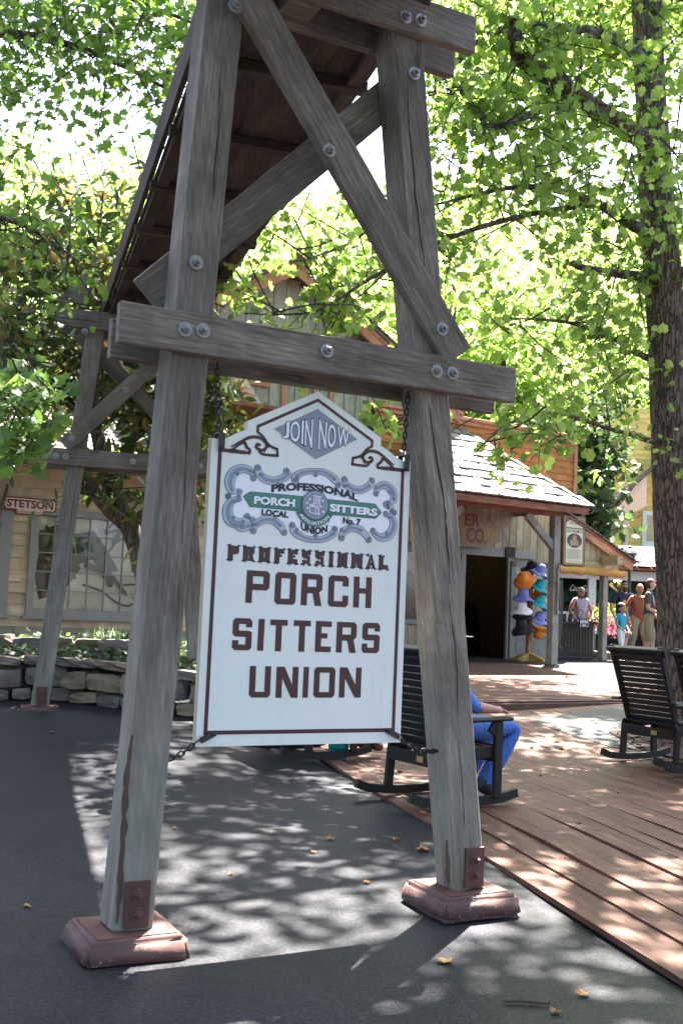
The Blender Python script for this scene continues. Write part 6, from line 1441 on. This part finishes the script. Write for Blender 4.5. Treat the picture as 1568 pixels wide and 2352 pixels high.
def barkmat(name, d, l, sc=1.0, patch=None):
    m, nt, bs, L = newmat(name); v = vecnode(nt, (1,1,1), False)
    mp = N(nt, 'ShaderNodeMapping'); mp.inputs['Scale'].default_value = (16*sc,16*sc,3.2*sc); L(v, mp.inputs[0]); n1 = noise(nt, mp.outputs[0], 1.6, 8, .7, .6)
    vo = N(nt, 'ShaderNodeTexVoronoi', feature='DISTANCE_TO_EDGE'); mp2 = N(nt, 'ShaderNodeMapping'); mp2.inputs['Scale'].default_value = (24*sc,24*sc,3.2*sc); L(v, mp2.inputs[0])
    nn = N(nt, 'ShaderNodeTexNoise'); nn.inputs['Scale'].default_value = 3; L(mp2.outputs[0], nn.inputs['Vector']); vm = N(nt, 'ShaderNodeVectorMath', operation='MULTIPLY_ADD'); L(nn.outputs['Color'], vm.inputs[0]); vm.inputs[1].default_value = (.9,.9,.9); L(mp2.outputs[0], vm.inputs[2]); L(vm.outputs[0], vo.inputs['Vector']); vo.inputs['Scale'].default_value = 1.0
    c = ramp(nt, n1, [(.3, d), (.7, l)]); ed = ramp(nt, vo.outputs['Distance'], [(.0,(.8,.8,.8)),(.12,(0,0,0))]); c = mixc(nt, ed, c, tuple(x*.35 for x in d))
    if patch is not None: pn = noise(nt, v, 7, 3, .5); c = mixc(nt, ramp(nt, pn, [(.50,(0,0,0)),(.53,(.9,.9,.9))]), c, patch)
    L(c, bs.inputs['Base Color']); bs.inputs['Roughness'].default_value = .95; bs.inputs['Specular IOR Level'].default_value = .15
    hh = N(nt, 'ShaderNodeMath', operation='MULTIPLY_ADD'); L(ed, hh.inputs[0]); hh.inputs[1].default_value = -1.2; L(n1, hh.inputs[2]); bump(nt, hh.outputs[0], bs, .9, .03); return m
M_bark = barkmat('dark_furrowed_bark', (.11,.083,.062), (.25,.19,.15)); M_limb = barkmat('mottled_limb_bark', (.10,.085,.065), (.20,.18,.145), 1.4, (.33,.31,.26)); M_twig = flat('twig_bark', (.06,.045,.03), .9)
M_syc = leafmat('sycamore_leaf', [(.07,.135,.025),(.11,.20,.04),(.16,.26,.06),(.22,.31,.09)], .62, .5)
M_map = leafmat('maple_leaf', [(.05,.115,.022),(.08,.17,.032),(.13,.23,.05)], .6, .45)
M_mag = leafmat('magnolia_leaf', [(.03,.06,.015),(.055,.10,.022),(.09,.145,.035),(.22,.16,.04)], .35, .25)
M_wood = leafmat('woodland_leaf', [(.09,.17,.035),(.14,.24,.05),(.20,.30,.08)], .6, .6); M_woodd = leafmat('dark_woodland_leaf', [(.018,.04,.014),(.03,.06,.018),(.045,.085,.025)], .3, .5)

def rough_tube(pts, rad_, n, amp, seed, steps=6):
    q = smooth3(pts, steps); rr_ = [float(np.interp(i/(len(q)-1)*(len(pts)-1), range(len(pts)), rad_)) for i in range(len(q))]
    b = MB(); b.tube(q, rr_, n); rd = random.Random(seed)
    cen = [q[min(i//n, len(q)-1)] for i in range(len(b.v))]; b.v = [c+(v-c)*(1+rd.uniform(-amp,amp)) for v, c in zip(b.v, cen)]; return b
def smooth3(p, k=6):
    p = [Vector(q) for q in p]; out = []
    for i in range(len(p)-1):
        a, b_, c, d = p[max(i-1,0)], p[i], p[i+1], p[min(i+2,len(p)-1)]
        for j in range(k): t = j/k; out.append(.5*((2*b_)+(c-a)*t+(2*a-5*b_+4*c-d)*t*t+(3*b_-a-3*c+d)*t**3))
    return out+[p[-1]]
def twigs_along(path, count, rg, L=(.4,1.1), dirbias=(0,0,0), per=9, spread=.13, start=.15):
    """twigs leaving a limb; returns twig polylines and leaf positions"""
    q = smooth3(path, 8); tw, lv = [], []
    for _ in range(count):
        p = q[int((start+(1-start)*rg.random())*(len(q)-1))]; d = Vector(rg.normal(size=3))+Vector(dirbias); d.normalize(); ln = rg.uniform(*L)
        pts = [p, p+d*ln*.4+Vector(rg.normal(size=3))*.04, p+d*ln*.75+Vector((0,0,-.06*ln)), p+d*ln+Vector((0,0,-.2*ln))]; tw.append(pts)
        for j in range(per):
            t = rg.uniform(.25,1.0)*3; i = min(2, int(t)); lv.append(pts[i].lerp(pts[i+1], t-i)+Vector(rg.normal(size=3))*spread)
    return tw, lv
def twig_mesh(name, tw, m, tree, r_=.007):
    b = MB()
    for p in tw: b.tube(p, [r_*1.6, r_*1.2, r_, r_*.5], 4, False)
    o = b.done(name, m, tree); tag(o, kind='stuff'); return o
def px_path(pts): return [P(x, y, d) for x, y, d in pts]
def cluster_fill(region, count, drange, rg, per, sp, weight=None):
    """loose sprays of leaves through a volume in front of the camera"""
    out, tw = [], []
    while count > 0:
        x, y = rg.uniform(region[0], region[1]), rg.uniform(region[2], region[3])
        if weight and rg.random() > weight(x, y): continue
        c = P(x, y, rg.uniform(*drange)); k = per+rg.integers(-3,4); d = Vector(rg.normal(size=3)); d.z -= .3; d.normalize(); ln = sp*2
        tw.append([c-d*ln*.8+Vector((0,0,.15)), c-d*ln*.3+Vector((0,0,.05)), c+d*ln*.2, c+d*ln*.6])
        for j in range(k): out.append(c+d*ln*rg.uniform(-.5,.7)+Vector(rg.normal(size=3))*sp*.55)
        count -= 1
    return tw, out
def cloud_ellipsoid(c, r_, clumps, per, rg, csize, lo=-1.0):
    out = []
    while clumps > 0:
        v = rg.normal(size=3); v /= np.linalg.norm(v); v *= rg.random()**.38
        if v[2] < lo: continue
        q = np.array(c)+v*np.array(r_); out.append(q+rg.normal(size=(per,3))*np.array((csize,csize,csize*.55))); clumps -= 1
    return np.concatenate(out)

# ---- big sycamore on the right
rg = np.random.default_rng(5)
base = G(1566,1690); td = 13.6
syc = thing('sycamore_tree', 'tall dark-trunked sycamore with broad bright leaves rising beside the rocking chairs', 'tree', Matrix.Translation(base))
tp = [Vector((base.x+.03, base.y, base.z-.1))]+px_path([(1568,1600,td),(1562,1400,td),(1545,1100,td),(1532,800,td),(1510,500,td),(1495,250,td),(1482,0,td),(1470,-350,td-.3),(1480,-800,td-.5)])
rough_tube(tp, [.40,.32,.285,.255,.235,.215,.19,.17,.15,.10], 22, .035, 3, 8).done('trunk', M_bark, syc, None, True)
limbs = [([(1500,335,td),(1420,285,13.2),(1330,225,12.7),(1265,180,12.3),(1195,130,12),(1175,40,11.8)], [.13,.125,.115,.10,.10,.06]),
 ([(1505,548,td),(1440,510,13.4),(1370,468,13.1),(1290,440,12.8),(1180,430,12.4),(1000,470,12)], [.08,.068,.055,.04,.03,.012]),
 ([(1515,640,td),(1430,630,13.4),(1350,618,13.2),(1312,604,13.1)], [.07,.055,.045,.04]),
 ([(1520,650,td),(1600,600,13.5),(1680,520,13.3)], [.07,.05,.03]),
 ([(1515,835,td),(1460,810,13.5),(1400,775,13.3),(1300,740,13),(1150,730,12.6)], [.045,.04,.03,.022,.01]),
 ([(1490,150,td),(1400,85,13),(1250,60,12.4),(1110,85,11.8),(1010,190,11.4)], [.08,.065,.05,.035,.015]),
 ([(1330,225,12.7),(1220,260,12),(1120,290,11.6),(1060,206,11.3),(985,220,11)], [.06,.04,.03,.025,.01]),
 ([(1525,1020,td),(1400,985,13),(1280,950,12.4),(1170,970,11.9),(1090,1040,11.5)], [.03,.025,.02,.014,.006]),
 ([(1370,468,13.1),(1180,500,12.2),(1000,560,11.6),(850,640,11.2),(720,715,11),(560,720,10.8)], [.035,.03,.025,.02,.015,.007]),
 ([(1000,560,11.6),(900,500,11.4),(800,560,11.2),(690,600,11)], [.022,.018,.012,.006]),
 ([(1485,40,td),(1580,-60,13.5),(1700,-250,13.3)], [.09,.06,.04]),
 ([(1478,-150,td),(1300,-300,12.5),(1050,-420,11.5),(800,-480,11)], [.09,.07,.05,.02]),
 ([(1478,-300,td),(1380,-550,15),(1200,-800,17)], [.09,.06,.03])]
LV, TW = [], []
for i, (p, r_) in enumerate(limbs):
    pts = px_path(p); rough_tube(pts, r_, 10, .05, 20+i).done('limb', M_limb if i in (1,2,4,5,6) else M_bark, syc, None, True)
    k = {2: 6, 7: 14, 8: 24, 9: 9, 0: 22, 4: 22}.get(i, 26)
    tw, lv = twigs_along(pts, k, rg, (.4,1.2), (0,-.1,-.15), 14, .12); TW += tw; LV += lv
def wsyc(x, y):
    if x > 1330 and y > 1040: return .0
    if y > 900: return .10
    if y > 620: return .5
    return 1.0
tw, lv = cluster_fill((940,1640,-260,1060), 190, (11.2,17.5), rg, 16, .26, wsyc); TW += tw; LV += lv
tw, lv = cluster_fill((520,960,420,720), 20, (10.6,13), rg, 10, .24); TW += tw; LV += lv
tw, lv = cluster_fill((1050,1230,930,1050), 6, (10.8,11.8), rg, 9, .2); TW += tw; LV += lv
tw, lv = cluster_fill((870,900,950,1000), 4, (9.5,10.5), rg, 8, .16); TW += tw; LV += lv
twig_mesh('twigs', TW, M_twig, syc)
foliage(syc, [tuple(v) for v in LV], rg.uniform(.07,.155,len(LV)), 'broad', M_syc, rg, (0,-.15,.55), 290)
# the crown overhead that dapples the ground
def shadow_at(p): k = p[:,2]/SUND.z; return p[:,0]-SUND.x*k, p[:,1]-SUND.y*k
def clumps(c, r_, n, per, rg, cs):
    out = []
    while n > 0:
        v = rg.normal(size=3); v /= np.linalg.norm(v); v *= rg.random()**.38; q = np.array(c)+v*np.array(r_); n -= 1
        k = rg.uniform(.7,1.35); out.append(q+rg.normal(size=(int(per*k*k),3))*np.array((cs,cs,cs*.5))*k)
    return np.concatenate(out)
rgc = np.random.default_rng(77)
can = np.concatenate([clumps((4.8,17.0,14.3), (7.4,7.5,2.2), 215, 84, rgc, .34), clumps((5.6,23.0,14.0), (4.6,2.2,1.5), 70, 84, rgc, .34)])
foliage(syc, can, rg.uniform(.14,.24,len(can)), 'quad', M_syc, rg, (0,0,.8), 0, .7, 'crown')

# ---- maple whose trunk stands left of the view
rg = np.random.default_rng(6)
mp_ = thing('maple_tree', 'leafy maple reaching in from beyond the left with small pointed leaves', 'tree', Matrix.Translation((-6.6,10.5,gz(-6.6,10.5))))
rough_tube([(-6.6,10.5,-.1),(-6.5,10.5,2),(-6.2,10.6,4.5),(-5.9,10.8,7),(-5.4,11,10)], [.30,.24,.2,.16,.1], 14, .04, 4).done('trunk', M_bark, mp_, None, True)
LV, TW = [], []
for i, (p, r_) in enumerate((([(-250,60,11),(-60,70,11),(110,90,11),(260,140,11.2),(430,230,11.4)], [.08,.06,.04,.03,.01]), ([(-250,-120,11),(0,-80,11),(250,-20,11.3),(460,60,11.5)], [.08,.05,.03,.012]), ([(-250,420,10.6),(-80,480,10.5),(60,520,10.4),(180,600,10.3)], [.05,.035,.02,.008]), ([(-200,880,7.8),(-60,900,7.6),(50,930,7.5),(130,990,7.4)], [.03,.022,.014,.006]))):
    pts = px_path(p); rough_tube(pts, r_, 8, .05, 40+i).done('limb', M_bark, mp_, None, True)
    if i < 3: tw, lv = twigs_along(pts, 46, rg, (.4,1.1), (0,0,-.1), 11, .11); TW += tw; LV += lv
tw, lv = cluster_fill((-60,470,-60,330), 120, (10,13), rg, 12, .22, lambda x, y: 1 if y < 220 else .3); TW += tw; LV += lv
near = []
tw, near = cluster_fill((-40,118,870,1060), 34, (7.0,8.2), rg, 9, .11); TW += tw
twig_mesh('twigs', TW, M_twig, mp_, .005)
foliage(mp_, [tuple(v) for v in LV], rg.uniform(.075,.14,len(LV)), 'lobed', M_map, rg, (0,-.15,.5), 120)
foliage(mp_, [tuple(v) for v in near], rg.uniform(.10,.16,len(near)), 'lobed', M_map, rg, (0,-.5,.7), 160, .5)
rgc = np.random.default_rng(78)
can = np.concatenate([clumps((-2.6,14.6,12.6), (3.4,5.2,1.5), 80, 120, rgc, .45), clumps((2.4,9.7,13.2), (3.6,1.5,1.0), 66, 110, rgc, .42)])  # out-of-view clumps added to the maple to shade the left and near ground
foliage(mp_, can, rg.uniform(.12,.22,len(can)), 'quad', M_map, rg, (0,0,.8), 0, .7, 'crown')

# ---- magnolia in the planter
rg = np.random.default_rng(8)
mb_ = P(352,1540,14.0)
mag = thing('magnolia_tree', 'dark glossy-leaved magnolia growing from the planter before the paned window', 'tree', Matrix.Translation(mb_))
tr1 = [(356,1545,14),(350,1400,14),(325,1290,13.9),(290,1190,13.9),(250,1105,13.8),(225,1000,13.8),(205,860,13.9),(190,700,14),(175,560,14)]
rough_tube(px_path(tr1), [.16,.14,.13,.12,.10,.085,.07,.05,.03], 14, .04, 9).done('trunk', M_bark, mag, None, True)
ml = [([(300,1215,13.9),(250,1170,13.7),(205,1115,13.5),(185,1085,13.4)], [.10,.09,.08,.06]), ([(250,1105,13.8),(310,1000,13.5),(380,900,13.3),(440,850,13.2)], [.06,.05,.035,.02]), ([(225,1000,13.8),(140,900,13.8),(60,800,13.7),(10,700,13.6)], [.06,.05,.03,.015]), ([(205,860,13.9),(280,760,13.7),(330,640,13.6)], [.05,.035,.015]), ([(300,1215,13.9),(400,1080,13.2),(470,960,12.8),(505,900,12.6)], [.05,.035,.02,.01]), ([(190,700,14),(110,600,13.9),(60,520,13.8)], [.04,.025,.012]), ([(325,1290,13.9),(380,1130,13.4),(440,1060,13)], [.035,.025,.012])]
LV, TW = [], []
for i, (p, r_) in enumerate(ml):
    pts = px_path(p); rough_tube(pts, r_, 10, .05, 60+i).done('limb', M_bark, mag, None, True)
    tw, lv = twigs_along(pts, 22 if i else 4, rg, (.3,.8), (0,0,.1), 11, .10, .35); TW += tw; LV += lv
def wmag(x, y):
    if y < 560 and x > 300: return .1
    if y < 480: return .4
    if y > 960: return .22 if x < 420 else .5
    return 1
tw, lv = cluster_fill((-60,500,420,1065), 330, (12.8,15.0), rg, 12, .22, wmag); TW += tw; LV += lv
twig_mesh('twigs', TW, M_twig, mag)
foliage(mag, [tuple(v) for v in LV], rg.uniform(.16,.27,len(LV)), 'long', M_mag, rg, (0,-.2,.6), 260, .8)

# ================================================================== wooded hillside and trees behind the buildings
def hz(x, y): return .6+24*sstep(38, 74, y+.12*abs(x-4))+1.2*math.sin(x*.21)+.8*math.sin(y*.33+x*.1)
xs2 = list(range(-64, 66, 4)); ys2 = list(range(36, 96, 3)); vs = [(x, y, hz(x,y)-1.2) for y in ys2 for x in xs2]; nx = len(xs2)
tag(obj('hillside', mesh('hillside', vs, [(j*nx+i, j*nx+i+1, (j+1)*nx+i+1, (j+1)*nx+i) for j in range(len(ys2)-1) for i in range(nx-1)], pm('leaf_litter', (.05,.06,.025), .4, .5, .95, .3), True)), 'steep hillside behind the buildings', None, None, 'structure')
rg = np.random.default_rng(12); n = 60000
hx = rg.uniform(-30,36,n//30); hy = rg.uniform(38,80,n//30); cen = np.array([(x, y, hz(x,y)+rg.uniform(0,5.0)) for x, y in zip(hx, hy)])
pos = (cen[:,None,:]+rg.normal(size=(len(cen),30,3))*np.array((1.0,1.0,.8))).reshape(-1,3)
T, Bv, Nv = orient(len(pos), rg, (0,-.3,.6), .8)
tag(obj('woodland', cloud_mesh('woodland', pos, rg.uniform(.28,.55,len(pos)), 'quad', M_wood, T, Bv, Nv)), 'bright green far woodland covering the hillside', None, None, 'stuff')
def make_tree(M, label, m, h, r_, seed, group='trees behind the buildings'):
    rg = np.random.default_rng(seed); t = thing('broadleaf_tree', label, 'tree', M, group)
    rough_tube([(0,0,-.3),(.1,0,h*.3),(-.1,.1,h*.55),(.05,0,h*.85)], [.28,.22,.15,.05], 10, .05, seed).done('trunk', M_bark, t, M, True)
    for k in range(5): a = k*1.3+seed; z0 = h*(.35+.09*k); rough_tube([(0,0,z0),(math.cos(a)*r_*.4,math.sin(a)*r_*.4,z0+.8),(math.cos(a)*r_*.8,math.sin(a)*r_*.8,z0+1.4)], [.1,.06,.02], 6, .05, seed+k, 4).done('limb', M_bark, t, M, True)
    pos = cloud_ellipsoid((0,0,h*.62), (r_,r_,h*.42), 110, 42, rg, .42); T, Bv, Nv = orient(len(pos), rg, (0,-.2,.6), .8)
    tag(obj('crown', cloud_mesh('crown', pos, rg.uniform(.2,.36,len(pos)), 'quad', m, T, Bv, Nv), t, M), kind='stuff'); return t
places = [(1010,29,10,3.4,M_wood,'bright green tree rising behind the orange false front'), (1140,31,11,2.4,M_wood,'bright green tree rising behind the cornice end of the shop'), (1318,32,7.2,1.15,M_woodd,'dark green tree between the shop and the yellow house'), (1385,41,9.5,2.2,M_woodd,'dark green tree touching the yellow house eave'), (1290,48,15,3.4,M_wood,'tall pale tree behind the dark trees by the shop'),
  (560,29,11,3.2,M_wood,'bright green tree left of the hall gable'), (770,33,13,3.4,M_wood,'bright green tree right behind the hall gable'), (330,27,9.5,3.0,M_woodd,'dark tree behind the magnolia'), (120,26,9,3.2,M_wood,'bright green tree behind the clapboard roof'), (-60,25,9,3.0,M_woodd,'dark tree at the far end of the clapboard roof'), (1500,44,15,4,M_wood,'tall tree behind the yellow house roof'), (900,37,14,3.6,M_wood,'tall bright tree behind the ridge of the hall')]
for i, (x, d, h, r_, m, lab) in enumerate(places):
    q = P(x, 1400, d); make_tree(Matrix.Translation((q.x, q.y, .5)), lab, m, h, r_, 100+i)
for i, (x, y, h) in enumerate(((-5,-4,12),(1,-7,13),(7,-3,12),(10.5,4,11),(-9.5,3,12))):  # unseen trees added behind the camera to cut the sky fill
    make_tree(Matrix.Translation((x, y, -.1)), 'leafy shade tree on the near side of the square', M_woodd, h, 4.6, 200+i, 'shade trees on the near side of the square')
# planter ground cover
rg = np.random.default_rng(21); c = []
for _ in range(700):
    t = rg.random()*.98; k = min(len(fb)-2, int(t*(len(fb)-1))); a = fb[k].lerp(fb[k+1], t*(len(fb)-1)-k); u = rg.random()**1.5
    c.append((a.x+u*.2, a.y+.1+u*1.6, gz(a.x,a.y)+.46+u*.2+rg.random()*.10))
c = np.array(c); T, Bv, Nv = orient(len(c), rg, (0,-.2,.8), .6); tag(obj('ground_cover', cloud_mesh('ground_cover', c, rg.uniform(.05,.11,len(c)), 'quad', M_gc, T, Bv, Nv)), 'low green ground cover in the stone planter', None, None, 'stuff')
# ================================================================== fallen leaves and twigs
FLM = [pm('dry_leaf_%d' % i, c, .25, 14, .8, .2) for i, c in enumerate(((.30,.13,.04),(.22,.10,.03),(.36,.22,.08)))]
sv, sf = SHP['lobed']
for i, (x, y, wd_) in enumerate([(975,1955,.11),(757,1930,.07),(1022,2215,.09),(1335,2290,.07),(908,1930,.06),(628,1915,.05),(120,1685,.07),(915,1782,.08),(1220,1725,.08),(1290,1728,.09),(970,1880,.08),(1240,1790,.06),(1090,1905,.06),(1275,2330,.06),(720,1960,.04),(530,2010,.04),(400,1905,.04),(60,2085,.05),(1420,1830,.06),(1330,1900,.06),(1150,1720,.06),(1300,1560,.12),(1180,1572,.10),(1120,1600,.09),(445,1790,.05),(840,2030,.05)]):
    q = G(x, y); v = [(p[0], p[1], p[2]*-2.2+.12*abs(p[0])+random.uniform(-.05,.08)) for p in sv]; on = q.x > -.08+.27*(10.68-q.y)
    o = obj('fallen_leaf', mesh('fallen_leaf', v, sf, FLM[i % 3]), None, Matrix.Translation((q.x,q.y,q.z+(.035 if on else .008))) @ Matrix.Rotation(random.random()*6.3, 4, 'Z') @ Matrix.Rotation(R(random.uniform(-12,12)), 4, 'X') @ Matrix.Scale(wd_*.95, 4))
    tag(o, 'small dry brown fallen leaf lying on the planks' if on else 'small dry brown fallen leaf lying on the asphalt', 'leaf', 'fallen leaves on the planks' if on else 'fallen leaves on the asphalt')
q = G(1205,2310); b = MB(); b.tube([(-.09,.0,.012),(-.02,.008,.015),(.05,0,.012),(.10,-.004,.012)], [.006,.009,.008,.004], 6); tag(b.done('fallen_twig', M_twig, None, Matrix.Translation(q)), 'short brown twig lying on the sunlit asphalt', 'twig')
